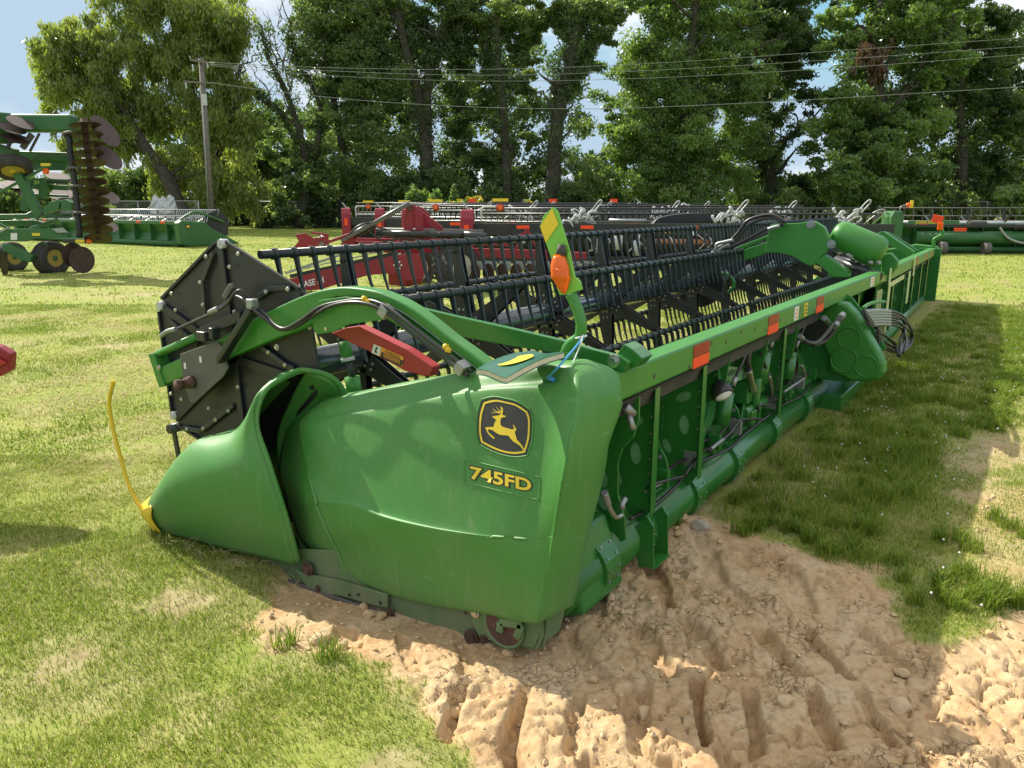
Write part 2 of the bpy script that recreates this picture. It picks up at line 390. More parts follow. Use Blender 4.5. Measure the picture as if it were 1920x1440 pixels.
def gnoise(sc, det=6, rough=.6, scale=None):
    q = n.new('ShaderNodeTexNoise'); q.inputs['Scale'].default_value = sc; q.inputs['Detail'].default_value = det; q.inputs['Roughness'].default_value = rough
    if scale:
        mpp = n.new('ShaderNodeMapping'); mpp.inputs['Scale'].default_value = scale; LK(tcg.outputs['Object'], mpp.inputs[0]); LK(mpp.outputs[0], q.inputs['Vector'])
    else: LK(tcg.outputs['Object'], q.inputs['Vector'])
    return q.outputs['Fac']
def ramp(fac, stops):
    r = n.new('ShaderNodeValToRGB'); e = r.color_ramp.elements
    while len(e) < len(stops): e.new(.5)
    for k, (p, c) in zip(e, stops): k.position = p; k.color = (*c, 1)
    LK(fac, r.inputs[0]); return r.outputs[0]
def mixc(f, a, c2):
    m_ = n.new('ShaderNodeMix'); m_.data_type = 'RGBA'
    for s_, v_ in ((0, f), (6, a), (7, c2)):
        if hasattr(v_, 'links'): LK(v_, m_.inputs[s_])
        else: m_.inputs[s_].default_value = v_ if s_ == 0 else (*v_, 1)
    return m_.outputs[2]
lawn = ramp(gnoise(.55, 8, .7), [(.30, (.150, .215, .025)), (.48, (.225, .290, .038)), (.60, (.300, .320, .060)), (.72, (.40, .36, .13))])
lawn2 = ramp(gnoise(26, 6, .75), [(.3, (.08, .11, .025)), (.5, (.24, .27, .08)), (.7, (.48, .45, .20))])
lawn = mixc(.42, lawn, lawn2)
soil = ramp(gnoise(9, 8, .7), [(.3, (.20, .155, .075)), (.5, (.36, .30, .16)), (.72, (.48, .42, .25))])
clayc = ramp(gnoise(2.6, 10, .65), [(.30, (.300, .165, .075)), (.42, (.470, .290, .140)), (.53, (.540, .385, .215)), (.64, (.590, .455, .290)), (.76, (.520, .420, .300))])
clayf = ramp(gnoise(38, 6, .7), [(.28, (.22, .13, .07)), (.42, (.42, .28, .15)), (.55, (.56, .41, .24)), (.7, (.64, .51, .33))])
clayc = mixc(.45, clayc, clayf)
ab = n.new('ShaderNodeAttribute'); ab.attribute_name = 'bare'; ac = n.new('ShaderNodeAttribute'); ac.attribute_name = 'clay'
base = mixc(ab.outputs['Fac'], lawn, soil); base = mixc(ac.outputs['Fac'], base, clayc); LK(base, b.inputs['Base Color'])
bp = n.new('ShaderNodeBump'); bp.inputs['Strength'].default_value = .6; bp.inputs['Distance'].default_value = .012; LK(gnoise(55, 10, .75), bp.inputs['Height']); LK(bp.outputs[0], b.inputs['Normal'])
# fine drying cracks in the clay
mpv = n.new('ShaderNodeMapping'); mpv.inputs['Scale'].default_value = (1, 1, .3); LK(tcg.outputs['Object'], mpv.inputs[0])
nzv = n.new('ShaderNodeTexNoise'); nzv.inputs['Scale'].default_value = 11; nzv.inputs['Detail'].default_value = 4; LK(tcg.outputs['Object'], nzv.inputs['Vector'])
mxv = n.new('ShaderNodeMix'); mxv.data_type = 'RGBA'; mxv.inputs[0].default_value = .22; LK(mpv.outputs[0], mxv.inputs[6]); LK(nzv.outputs['Color'], mxv.inputs[7])
vor = n.new('ShaderNodeTexVoronoi'); vor.feature = 'DISTANCE_TO_EDGE'; vor.inputs['Scale'].default_value = 17; LK(mxv.outputs[2], vor.inputs['Vector'])
crk = n.new('ShaderNodeMapRange'); crk.inputs[1].default_value = 0; crk.inputs[2].default_value = .055; LK(vor.outputs['Distance'], crk.inputs[0])
msk = n.new('ShaderNodeMapRange'); msk.inputs[1].default_value = .48; msk.inputs[2].default_value = .62; LK(gnoise(3.1, 3, .5), msk.inputs[0])
mk2 = n.new('ShaderNodeMath'); mk2.operation = 'MULTIPLY'; LK(msk.outputs[0], mk2.inputs[0]); LK(ac.outputs['Fac'], mk2.inputs[1])
bp2 = n.new('ShaderNodeBump'); bp2.inputs['Distance'].default_value = .007; LK(mk2.outputs[0], bp2.inputs['Strength']); LK(crk.outputs[0], bp2.inputs['Height']); LK(bp.outputs[0], bp2.inputs['Normal']); LK(bp2.outputs[0], b.inputs['Normal'])
gme.materials.append(gm); M['ground'] = gm

# ------------------------------------------------------------------ the grain header in front
GH = empty('grain_header', 'long green platform with black reel and big end shield resting on clay in the foreground', 'grain header')
RC = Vector((0, 1.85, .80)); RR = .605
def batp(th, u=0, r=RR):
    a = math.radians(th); return Vector((u, RC.y+r*(math.cos(a)*-.968+math.sin(a)*.252), RC.z+r*(math.cos(a)*.252+math.sin(a)*.968)))
def surf(grid, sub=2):
    """smooth sheet through a grid of points (rows x columns)"""
    R_, C_ = len(grid), len(grid[0]); P = np.array([[tuple(p) for p in r] for r in grid])
    def cr1(A, k):
        n_ = A.shape[0]; out = []
        for i in range(n_-1):
            a, b_, c, d = A[max(i-1, 0)], A[i], A[i+1], A[min(i+2, n_-1)]
            for q in range(k):
                t_ = q/k; out.append(.5*((2*b_)+(c-a)*t_+(2*a-5*b_+4*c-d)*t_**2+(3*b_-a-3*c+d)*t_**3))
        out.append(A[-1]); return np.array(out)
    P = cr1(P, sub); P = cr1(P.transpose(1, 0, 2), sub).transpose(1, 0, 2)
    r, c = P.shape[:2]
    return [tuple(x) for x in P.reshape(-1, 3)], [(i*c+j, i*c+j+1, (i+1)*c+j+1, (i+1)*c+j) for i in range(r-1) for j in range(c-1)]
# --- big end shield: outer side, rolled top and tapered rear face, one moulded shell
# each column runs from the inner top edge over the top crease down to the bottom edge: (px, py, depth u)
cols = [
 [(600, 752, .34), (566, 772, .22), (528, 800, .10), (517, 835, .07), (522, 885, .055), (540, 945, .03), (560, 992, .015), (582, 1033, .01), (606, 1066, .01), (612, 1072, .03)],
 [(632, 740, .325), (604, 755, .18), (560, 787, .04), (551, 812, .01), (564, 872, -.02), (592, 944, -.05), (614, 990, -.048), (632, 1036, -.03), (648, 1080, -.02), (652, 1086, .0)],
 [(640, 738, .32), (610, 752, .17), (566, 789, .025), (560, 812, -.01), (572, 872, -.035), (597, 944, -.055), (617, 990, -.05), (634, 1036, -.03), (650, 1080, -.02), (654, 1086, .0)],
 [(700, 728, .31), (675, 738, .15), (628, 777, .015), (622, 792, -.02), (632, 868, -.045), (655, 942, -.075), (672, 980, -.07), (690, 1036, -.05), (708, 1100, -.035), (712, 1106, -.01)],
 [(765, 716, .31), (740, 723, .15), (705, 762, .01), (702, 776, -.025), (708, 868, -.05), (722, 965, -.085), (727, 991, -.06), (738, 1048, -.055), (752, 1116, -.04), (756, 1122, -.01)],
 [(835, 705, .31), (815, 709, .15), (800, 744, .005), (800, 760, -.03), (802, 868, -.055), (806, 984, -.085), (808, 1006, -.065), (816, 1068, -.055), (826, 1132, -.04), (829, 1138, -.01)],
 [(905, 692, .31), (893, 697, .15), (892, 728, .0), (894, 744, -.033), (895, 868, -.055), (899, 998, -.08), (901, 1016, -.066), (907, 1080, -.055), (915, 1146, -.04), (917, 1152, -.01)],
 [(1000, 680, .30), (985, 687, .15), (972, 720, .005), (970, 738, -.033), (963, 868, -.055), (952, 1003, -.07), (950, 1022, -.065), (945, 1088, -.055), (940, 1153, -.04), (941, 1159, -.01)],
 [(1060, 675, .30), (1052, 682, .17), (1040, 712, .03), (1035, 740, -.02), (1022, 868, -.05), (1001, 1006, -.058), (997, 1030, -.056), (987, 1095, -.050), (978, 1160, -.04), (978, 1165, -.01)],
]
AMP = [0, 0, 0, .009, .014, .011, .005, 0, 0]
cols = [c[:5]+[(c[5][0]-3, c[5][1]-9, c[5][2]+AMP[min(i, 8)]), (c[5][0], c[5][1]+7, c[5][2])]+[(c[6][0], c[6][1]+12, c[6][2]-AMP[min(i, 8)]*.5)]+c[7:] for i, c in enumerate(cols)]
def lean(x, y, u):
    # the shell leans inwards towards its top and its front
    p = at(x, y, u=u)
    for _ in range(3): p = at(x, y, u=u+.20*max(0, p.z-.35)*(1 if u < .1 else .3)+.045*max(0, p.y))
    return p
g = G(); grid = [[lean(x, y, u) for x, y, u in c] for c in cols]
# the rolled rear corner and the rear face, which leans in towards the bottom
def back(tw, pts): return [Vector(p) for p in pts]
rear1 = [Vector((.30, -.02, 1.085)), Vector((.20, -.04, 1.080)), Vector((.115, -.085, 1.048)), Vector((.075, -.115, .99)), at(1057, 868, v=-.125), at(1034, 1000, v=-.0895), at(1029, 1030, v=-.083), at(1017, 1100, v=-.066), at(1006, 1163, v=-.05), at(1006, 1167, v=-.03)]
rear2 = [Vector((.31, -.07, 1.075)), Vector((.22, -.09, 1.066)), Vector((.14, -.118, 1.032)), Vector((.098, -.142, .975)), at(1064, 868, v=-.146), at(1041, 1000, v=-.1087), at(1036, 1030, v=-.101), at(1024, 1100, v=-.0825), at(1012, 1161, v=-.065), at(1012, 1165, v=-.045)]
rear3 = [Vector((.345, -.105, 1.055)), Vector((.29, -.135, 1.032)), Vector((.24, -.158, .99)), Vector((.215, -.165, .93)), at(1110, 868, v=-.158), at(1078, 1000, v=-.116), at(1071, 1030, v=-.109), at(1054, 1098, v=-.0885), at(1042, 1148, v=-.07), at(1042, 1152, v=-.05)]
rear4 = [Vector((.385, -.125, 1.02)), Vector((.36, -.15, .985)), Vector((.345, -.160, .945)), Vector((.335, -.165, .900)), at(1129, 868, v=-.15), at(1098, 1000, v=-.112), at(1091, 1030, v=-.105), at(1077, 1092, v=-.087), at(1066, 1136, v=-.07), at(1065, 1139, v=-.05)]
rear5 = [Vector((.405, -.08, 1.00)), Vector((.40, -.09, .96)), Vector((.39, -.09, .92)), Vector((.38, -.09, .88)), at(1137, 868, v=-.08), at(1105, 1000, v=-.0515), at(1098, 1030, v=-.046), at(1086, 1090, v=-.033), at(1077, 1131, v=-.02), at(1076, 1134, v=0)]
grid += [r_[:5]+[r_[5].lerp(r_[4], .06), r_[5].lerp(r_[6], .3), r_[6].lerp(r_[7], .2)]+r_[7:] for r_ in (rear1, rear2, rear3, rear4, rear5)]
vs, fs = surf(grid, 7)
# pressed facet: forward of a diagonal crease the side turns inwards
c0, c1 = lean(563, 775, .0), lean(662, 940, -.05); cd = (c1-c0); cn = Vector((0, -cd.z, cd.y)).normalized()
if cn.y < 0: cn = -cn
for i, p in enumerate(vs):
    q = Vector(p); d_ = (q-c0).dot(cn)
    if d_ > 0: k_ = min(1, max(0, (q.z-.36)/.25)); vs[i] = (p[0]+.30*d_*k_, p[1], p[2])
g.add(vs, fs, True); shield = g.build('end_shield', 'green_plastic', GH, solid=.006, recalc=True)
SB = BVHTree.FromPolygons([Vector(v) for v in vs], fs)
def on_shield(x, y, off=.002):
    d = ray(x, y).normalized(); h, nn, i, dist = SB.ray_cast(CAM, d)
    if h is None: h, nn, i, dist = SB.find_nearest(at(x, y, u=-.05))
    if nn.dot(d) > 0: nn = -nn
    return h+nn*off
def decal(name, m, poly, off, parent, cuts=1, proj=on_shield, label=None):
    """a thin sticker: the outline is filled, refined and laid on the curved surface"""
    bm = bmesh.new(); vv = [bm.verts.new((x, y, 0)) for x, y in poly]
    for i in range(len(vv)): bm.edges.new((vv[i], vv[(i+1) % len(vv)]))
    bmesh.ops.triangle_fill(bm, edges=bm.edges[:], use_beauty=True, use_dissolve=False)
    for _ in range(cuts):
        ed = [e for e in bm.edges if e.calc_length() > 7]
        if ed: bmesh.ops.subdivide_edges(bm, edges=ed, cuts=1); bmesh.ops.triangulate(bm, faces=bm.faces[:])
    me = bpy.data.meshes.new(name); o = bpy.data.objects.new(name, me); COL.objects.link(o)
    for v in bm.verts: v.co = proj(v.co.x, v.co.y, off)-wloc(parent)
    bmesh.ops.recalc_face_normals(bm, faces=bm.faces[:])
    for f_ in bm.faces: f_.smooth = True
    bm.to_mesh(me); bm.free(); me.materials.append(M[m]); o.parent = parent
    if label: o['label'] = label
    return o
def smooth2(pts, n=5): return [(p.x, p.y) for p in spline([(x, y, 0) for x, y in pts], n)]
# emblem (zoom scale 6 from 860,720)
def Z6(pts): return [(860+x/6, 720+y/6) for x, y in pts]
# four bulging sides, corners kept sharp
def emblem_outline(k):
    c = (525, 478); sides = [[(272, 190), (400, 160), (520, 178), (660, 215), (790, 298)], [(790, 298), (820, 380), (822, 500), (810, 640), (765, 790)], [(765, 790), (650, 806), (520, 790), (380, 740), (242, 668)], [(242, 668), (220, 560), (218, 450), (232, 320), (272, 190)]]
    out = []
    for s_ in sides: out += smooth2(s_, 4)[:-1]
    return [(c[0]+(x-c[0])*k, c[1]+(y-c[1])*k) for x, y in out]
ol = G(); rim = [on_shield(x, y, .001) for x, y in Z6(emblem_outline(1.05))]; ol.tube(rim+[rim[0]], .0035, 6, cap=False); ol.build('emblem_frame', 'green_plastic', shield)
decal('emblem', 'decal_black', Z6(emblem_outline(1.0)), .0022, shield, 3)
def ring_decal(name, m, outer, inner, off, parent):
    n_ = len(outer); vs_ = [on_shield(x, y, off) for x, y in Z6(outer)]+[on_shield(x, y, off) for x, y in Z6(inner)]
    g_ = G(); g_.add(vs_, [(i, (i+1) % n_, n_+(i+1) % n_, n_+i) for i in range(n_)]); return g_.build(name, m, parent)
ring_decal('emblem_border', 'yellow_decal', emblem_outline(.94), emblem_outline(.875), .0034, shield)
deer = [(305, 488), (350, 484), (398, 484), (410, 440), (428, 405), (408, 386), (392, 378), (386, 366), (410, 360), (445, 356), (470, 348), (482, 330), (486, 305), (480, 275), (478, 250), (494, 262), (506, 290), (504, 322), (498, 346),
        (520, 356), (540, 358), (528, 372), (500, 378), (484, 384), (476, 420), (478, 455), (498, 480), (540, 494), (590, 508), (622, 512), (628, 490), (612, 452), (636, 476), (654, 510), (652, 528), (636, 532), (646, 575), (664, 630), (700, 668), (728, 706), (742, 748), (728, 742), (700, 700), (668, 676), (622, 648), (588, 612), (566, 582), (520, 576), (470, 572), (420, 545), (388, 520), (350, 510), (332, 512), (345, 545), (380, 580), (404, 596), (410, 622), (392, 612), (356, 578), (330, 545)]
decal('leaping_deer', 'yellow_decal', Z6(deer), .0036, shield, 1)
for a_ in ([(484, 322), (462, 326), (430, 318), (400, 322), (374, 328)], [(478, 316), (440, 314), (412, 300), (388, 280)], [(484, 310), (462, 298), (446, 280), (432, 258)]):
    w_ = [5, 5, 4, 3, 2][:len(a_)]; up_ = [(x, y-w_[i]) for i, (x, y) in enumerate(a_)]; dn = [(x, y+w_[i]) for i, (x, y) in enumerate(a_)][::-1]
    decal('antler', 'yellow_decal', Z6(up_+dn), .0037, shield, 0)
# model number, each character a sticker with a dark outline
def text_polys(s):
    cu = bpy.data.curves.new('t', 'FONT'); cu.body = s; cu.size = 1; cu.fill_mode = 'BOTH'; cu.offset = .022; cu.resolution_u = 5
    ob = bpy.data.objects.new('t', cu); COL.objects.link(ob); dg = bpy.context.evaluated_depsgraph_get(); me = bpy.data.meshes.new_from_object(ob.evaluated_get(dg))
    bpy.data.objects.remove(ob); return me
def lay_text(name, s, m, quad, off, parent, proj, grow=0.0, fit=None):
    """text mesh mapped into the four-corner outline quad (top left, top right, bottom right, bottom left)"""
    cu = bpy.data.curves.new('t', 'FONT'); cu.body = s; cu.size = 1; cu.offset = grow; cu.resolution_u = 5
    ob = bpy.data.objects.new('t', cu); COL.objects.link(ob); dg = bpy.context.evaluated_depsgraph_get(); me = bpy.data.meshes.new_from_object(ob.evaluated_get(dg)); bpy.data.objects.remove(ob)
    xs_ = [v.co.x for v in me.vertices]; ys_ = [v.co.y for v in me.vertices]
    x0, x1, y0, y1 = fit or (min(xs_), max(xs_), min(ys_), max(ys_))
    q = [Vector(p+(0,)) for p in quad]
    for v in me.vertices:
        a_ = (v.co.x-x0)/(x1-x0); b_ = (v.co.y-y0)/(y1-y0)
        p = (q[3]*(1-a_)+q[2]*a_)*(1-b_)+(q[0]*(1-a_)+q[1]*a_)*b_; v.co = proj(p.x, p.y, off)-wloc(parent)
    me.name = name; o = bpy.data.objects.new(name, me); COL.objects.link(o); me.materials.clear(); me.materials.append(M[m]); o.parent = parent
    return (o, (x0, x1, y0, y1))
numq = Z6([(138, 922), (820, 1070), (822, 1215), (138, 1068)])
o_, fit_ = lay_text('model_number', '745FD', 'yellow_decal', numq, .0040, shield, on_shield, .028)
lay_text('number_outline', '745FD', 'decal_black', numq, .0026, shield, on_shield, .085, fit_)
fr = smooth2([(70, 880), (95, 858), (480, 945), (880, 1040), (915, 1070), (912, 1180), (900, 1290), (870, 1298), (480, 1205), (100, 1110), (72, 1085), (70, 980), (70, 880)], 3)
ol = G(); ol.tube([on_shield(x, y, .0) for x, y in Z6(fr)], .0028, 6, cap=False); ol.build('number_frame', 'green_plastic', shield)
# --- lower steel sheet of the end
g = G(); low = [(1077, 1120, .16), (1047, 1150, .1), (1040, 1180, .07)]
pl = [(0.02, -.03, .25), (0.02, -.045, .12), (0.02, -.03, .02), (.02, .02, -.012), (.02, .10, -.02), (.02, .33, -.085), (.02, .66, -.10), (.02, 1.0, -.115), (.02, 1.42, -.125), (.02, 1.9, -.115), (.02, 2.15, -.09), (.02, 2.1, -.02), (.02, 1.4, .04), (.02, .9, .16), (.02, .4, .22)]
g.slab(pl, (.012, 0, 0)); sheet = g.build('end_sheet', 'green_dirty', GH, bevel=.003)
g = G(); g.slab([(.0, -.02, .22), (.0, -.03, .09), (.0, .0, .015), (.0, .08, -.005), (.0, .26, -.035), (.0, .30, .03), (.0, .27, .10), (.0, .32, .22)], (.02, 0, 0)); g.build('corner_plate', 'green_dirty', GH, bevel=.004)
g = G(); g.slab([(.0, -.03, .20), (.0, -.04, .08), (.0, -.012, .01), (.14, -.03, .03), (.17, -.05, .17)], (0, .012, 0)); g.build('corner_plate', 'green_dirty', GH, bevel=.003)
# round access hole with its bracket
hc = at(945, 1172, u=-.006)
g = G(); g.lathe([(-.004, .098), (-.010, .094), (-.010, .086), (-.002, .082)], hc, (1, 0, 0), 32); g.build('hole_rim', 'green_dirty', GH)
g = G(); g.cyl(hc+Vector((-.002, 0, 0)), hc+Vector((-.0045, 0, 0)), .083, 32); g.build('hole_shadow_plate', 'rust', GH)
g = G(); a = at(938, 1166, u=-.02); b_ = at(978, 1172, u=-.02)
g.bar(at(937, 1185, u=-.02), a, .012, .03); g.bar(a, b_, .012, .03); g.bar(b_, at(968, 1196, u=-.02), .012, .03); g.build('hole_bracket', 'green_dirty', GH, bevel=.002)
def edge_bolts(pts, u=-.0, r=.013, h=.014, m='steel', name='bolt'):
    for x, y in pts: bolts(name, [at(x, y, u=u)], r, h, (-1, 0, 0), m, GH)
edge_bolts([(885, 1195), (578, 1066)], -.0, .024, .02, 'rust'); edge_bolts([(908, 1198), (733, 1148), (598, 1103)], .0, .013, .014, 'rust'); edge_bolts([(891, 1149)], -.004, .014, .012, 'steel')
g = G(); g.bar(at(541, 1090, u=.0), at(870, 1205, u=.0), .016, .022); g.bar(at(350, 1010, u=.02), at(541, 1090, u=.0), .016, .022); g.build('skid_rail', 'grey_plate', GH, bevel=.004)
g = G(); g.slab([at(x, y, u=-.004) for x, y in [(553, 1068), (566, 1075), (640, 1090), (726, 1115), (726, 1140), (700, 1135), (640, 1118), (580, 1108)]], (.012, 0, 0)); g.build('hinge_bracket', 'green_dirty', GH, bevel=.003)
for x, y in ((655, 1115), (672, 1115), (713, 1130), (873, 1149)):
    g = G(); p = at(x, y, u=-.0055); g.cyl(p, p+Vector((-.002, 0, 0)), .008, 12); g.build('bolt_hole', 'hose', GH)
# --- nose cone with its hood
nc = [
 [(300, 996, -.10), (286, 985, -.13), (279, 965, -.15), (278, 942, -.12), (284, 932, -.05), (292, 938, .02)],
 [(345, 1009, -.06), (325, 975, -.12), (315, 935, -.15), (312, 900, -.13), (318, 876, -.05), (328, 872, .10)],
 [(395, 1023, -.05), (374, 975, -.13), (362, 920, -.16), (358, 870, -.13), (362, 832, -.03), (376, 826, .16)],
 [(440, 1034, -.05), (425, 980, -.13), (416, 915, -.155), (412, 862, -.13), (416, 822, -.02), (430, 806, .20)],
 [(485, 1044, -.05), (474, 985, -.12), (461, 905, -.14), (446, 850, -.12), (446, 812, -.03), (458, 792, .22)],
 [(515, 1052, -.04), (505, 990, -.10), (482, 890, -.12), (464, 825, -.10), (466, 770, -.05), (510, 716, .20)],
 [(545, 1060, -.03), (528, 985, -.08), (495, 880, -.10), (475, 800, -.08), (482, 738, -.03), (548, 692, .22)],
 [(559, 1052, -.02), (538, 975, -.06), (504, 868, -.075), (481, 795, -.055), (494, 738, -.01), (574, 694, .20)],
]
g = G(); grid = []
for i, c in enumerate(nc):
    r_ = [at(x, y, u=u) for x, y, u in c]
    lastp = r_[-1]; k = max(0, i-3)*.02
    r_.append(lastp+Vector((.12, -.02-k, -.015-.01*i))); r_.append(lastp+Vector((.20, -.03-k, -.16-.03*i))); r_.append(lastp+Vector((.23, -.03-k, -.34-.03*i)))
    if i == 0: r_[-3:] = [lastp+Vector((.03, 0, -.02)), lastp+Vector((.05, 0, -.05)), lastp+Vector((.06, 0, -.09))]
    grid.append(r_)
vs, fs = surf(grid, 5); g.add(vs, fs, True); nose = g.build('nose_cone', 'green_plastic', GH, solid=.012)
g = G(); rim = [at(x, y, u=u) for x, y, u in [(559, 1052, -.02), (538, 975, -.06), (504, 868, -.075), (481, 795, -.055), (494, 738, -.01), (530, 708, .09), (574, 694, .20)]]
rim += [grid[-1][-3], grid[-1][-2]]
g.tube(spline(rim, 6), .013, 8); g.build('nose_rim', 'green_plastic', nose)
# deep back wall of the hood (the moulding folds round behind the shield)
g = G(); hw = [[at(575, 694, u=.22), at(606, 704, u=.26), at(628, 718, u=.30), at(641, 740, u=.34)], [at(548, 745, u=.24), at(580, 752, u=.28), at(600, 760, u=.32), at(615, 768, u=.36)], [at(520, 830, u=.22), at(545, 835, u=.25), at(570, 840, u=.28), at(590, 845, u=.32)], [at(545, 960, u=.16), at(560, 960, u=.18), at(575, 960, u=.2), at(590, 960, u=.22)], [at(570, 1050, u=.08), at(578, 1050, u=.1), at(588, 1050, u=.12), at(598, 1050, u=.14)]]
vs, fs = surf(hw, 5); g.add(vs, fs, True); g.build('hood_wall', 'green_plastic', GH, solid=.01)
g = G(); g.box((.30, 1.2, .28), (.02, 1.3, .56)); g.build('hood_gap_blocker', 'green_deep', GH)  # added dark panel; blocks light showing through the hood gap
# yellow shoe and crop rod at the tip
g = G(); sh = [[at(281, 932, u=-.04), at(268, 943, u=-.06), at(262, 952, u=-.08)], [at(282, 950, u=-.155), at(272, 958, u=-.14), at(264, 962, u=-.11)], [at(283, 975, u=-.165), at(277, 976, u=-.15), at(270, 974, u=-.12)], [at(301, 1000, u=-.12), at(297, 999, u=-.12), at(293, 996, u=-.11)]]
vs, fs = surf(sh, 4); g.add(vs, fs, True); g.build('nose_shoe', 'yellow', GH, solid=.008)
g = G(); rod = [at(x, y, u=u) for x, y, u in [(292, 995, -.1), (262, 950, -.1), (240, 905, -.1), (224, 850, -.1), (211, 800, -.1), (205, 762, -.1), (207, 740, -.1), (213, 714, -.1)]]
g.tube(spline(rod, 6), .0105, 10); g.build('crop_rod', 'yellow', GH)

# --- reel
W_, L_ = .023, 13.2
U0, U1 = .36, 13.45
g = G(); g.cyl((U0-.02, RC.y, RC.z), (6.25, RC.y, RC.z), .084, 36); g.cyl((6.55, RC.y, RC.z), (U1, RC.y, RC.z), .084, 36); g.cyl((6.2, RC.y, RC.z), (6.6, RC.y, RC.z), .045, 20)
for u in np.arange(.9, 13.3, 1.04): g.cyl((u-.012, RC.y, RC.z), (u+.012, RC.y, RC.z), .094, 28)
reel = g.build('reel_tube', 'reel_tube', GH)
ANG = (22, 82, 142, 202, 262, -38)
def spider_mesh(u, parent):
    g = G()
    for th in ANG:
        a = batp(th, u, .07); b_ = batp(th, u, RR-.01); d = (b_-a).normalized(); s_ = Vector((1, 0, 0)).cross(d)
        for du in (-.026, .022):
            g.slab([a+s_*.075+Vector((du, 0, 0)), a+d*.12+s_*.062+Vector((du, 0, 0)), b_+s_*.022+Vector((du, 0, 0)), b_-s_*.022+Vector((du, 0, 0)), a+d*.12-s_*.055+Vector((du, 0, 0)), a-s_*.07+Vector((du, 0, 0))], (.005, 0, 0))
        g.bar(a+d*.06, b_-d*.03, .045, .012, up=s_)
    g.lathe([(-.03, .09), (-.03, .108), (.03, .108), (.03, .09)], (u, RC.y, RC.z), (1, 0, 0), 12, sm=False)
    return g.build('spider', 'black_paint', parent)
sp0 = None; SPU = [.95+1.035*i for i in range(12)]
SPU = [u for u in SPU if not 6.2 < u < 6.5]
for i, u in enumerate(SPU):
    if sp0 is None: sp0 = spider_mesh(u, reel)
    else: c = sp0.copy(); COL.objects.link(c); c.location.x += u-SPU[0]
    if i % 1 == 0 and u < 7:
        g = G()
        for th in ANG:
            for r_ in (.10, .15, .54):
                for sgn in (-1, 1):
                    p = batp(th+sgn*(12 if r_ < .12 else 7 if r_ < .2 else 0), u-.026, r_); g.tube([p, p-Vector((.012, 0, 0))], .009, 6)
        g.build('spider_bolts', 'galv', reel)
TP = .1262
def tine_verts(p, kind=0):
    """one plastic finger: clip round the tube, flat blade that tapers and bends rearwards"""
    g = G(); p = Vector(p); dr = [Vector((0, -.02, -.02)), Vector((0, -.035, -.09)), Vector((0, -.055, -.17)), Vector((0, -.088, -.262))]
    wd = [.034, .026, .019, .010]; th = [.008, .007, .006, .004]
    vs = []
    for d, w_, t_ in zip(dr, wd, th):
        c = p+d
        for a, b_ in ((-1, -1), (1, -1), (1, 1), (-1, 1)): vs.append(c+Vector((b_*t_, a*w_/2, 0)))
    fs = [(i*4+k, i*4+(k+1) % 4, i*4+4+(k+1) % 4, i*4+4+k) for i in range(3) for k in range(4)]+[(3, 2, 1, 0), (12, 13, 14, 15)]
    g.add(vs, fs); g.tube([p-Vector((.014, 0, 0)), p+Vector((.014, 0, 0))], .031, 10, cap=True); return g
tine0 = None; ntine = 0; rest = G()
tt = tine_verts((0, 0, 0))
for th in (82, 22, -38, 142, 202, 262):
    g = G()
    for a, b_ in ((U0, 6.32), (6.45, U1)): g.cyl(batp(th, a), batp(th, b_), W_, 12)
    bat = g.build('bat', 'tine', GH)
    k = 0; u = U0+.09
    while u < U1-.03:
        if 6.33 < u < 6.44: u += TP; k += 1; continue
        p = batp(th, u)
        lim = {82: 26, 22: 24, -38: 24, 142: 14, 202: 8, 262: 4}[th]
        if k < lim:
            if tine0 is None: o = tine_verts(p).build('tine', 'tine', bat); tine0 = (o, p)
            else: o = tine0[0].copy(); COL.objects.link(o); o.parent = bat; o.location = p-tine0[1]
        else: rest.add([p+Vector(v) for v in tt.v], tt.f, False)
        u += TP; k += 1
o = rest.build('tine_row', 'tine', GH); o['kind'] = 'stuff'
# black end plate of the reel: six stamped panels
g = G(); UP = .27; A_, B_, C_, F_ = (at(x, y, u=UP) for x, y in ((415, 446), (298, 567), (327, 790), (577, 549)))
cen = Vector((UP, 2.06, .86)); E_ = at(603, 725, u=UP); D_ = cen*2-A_; D_ = Vector((UP, D_.y, D_.z))
def trim(P, Q, R_, k=.07): return [P.lerp(Q, k), P.lerp(R_, k)]
hexp = [A_, B_, C_, D_, E_, F_]; pts = []
for i in range(6): pts += [hexp[i].lerp(hexp[i-1], .07), hexp[i].lerp(hexp[(i+1) % 6], .07)]
g.slab(pts, (.006, 0, 0)); ep = g.build('reel_end_plate', 'black_steel', GH)
g = G()
for i in range(6):
    a = hexp[i].lerp(hexp[(i+1) % 6], .07); b_ = hexp[i].lerp(hexp[(i+1) % 6], .93); g.bar(a+Vector((-.008, 0, 0)), b_+Vector((-.008, 0, 0)), .016, .016)
    g.bar(hexp[i].lerp(cen, .06)+Vector((-.012, 0, 0)), cen+Vector((-.012, 0, 0)), .014, .045, up=(hexp[i]-cen).cross(Vector((1, 0, 0))))
g.build('plate_flange', 'black_steel', ep, bevel=.002)
def strip(pts, w_=.03):
    g = G(); pp = [at(x, y, u=UP-.016) for x, y in pts]
    for a, b_ in zip(pp, pp[1:]): g.bar(a, b_, .016, w_, up=(b_-a).cross(Vector((1, 0, 0))))
    g.build('stiffener', 'black_paint', ep, bevel=.006)
for s_ in ([(400, 474), (380, 528), (385, 592)], [(545, 540), (506, 541), (478, 562)], [(490, 650), (538, 686), (552, 692)], [(345, 802), (377, 808), (438, 760)], [(318, 600), (345, 626), (372, 646)]): strip(s_)
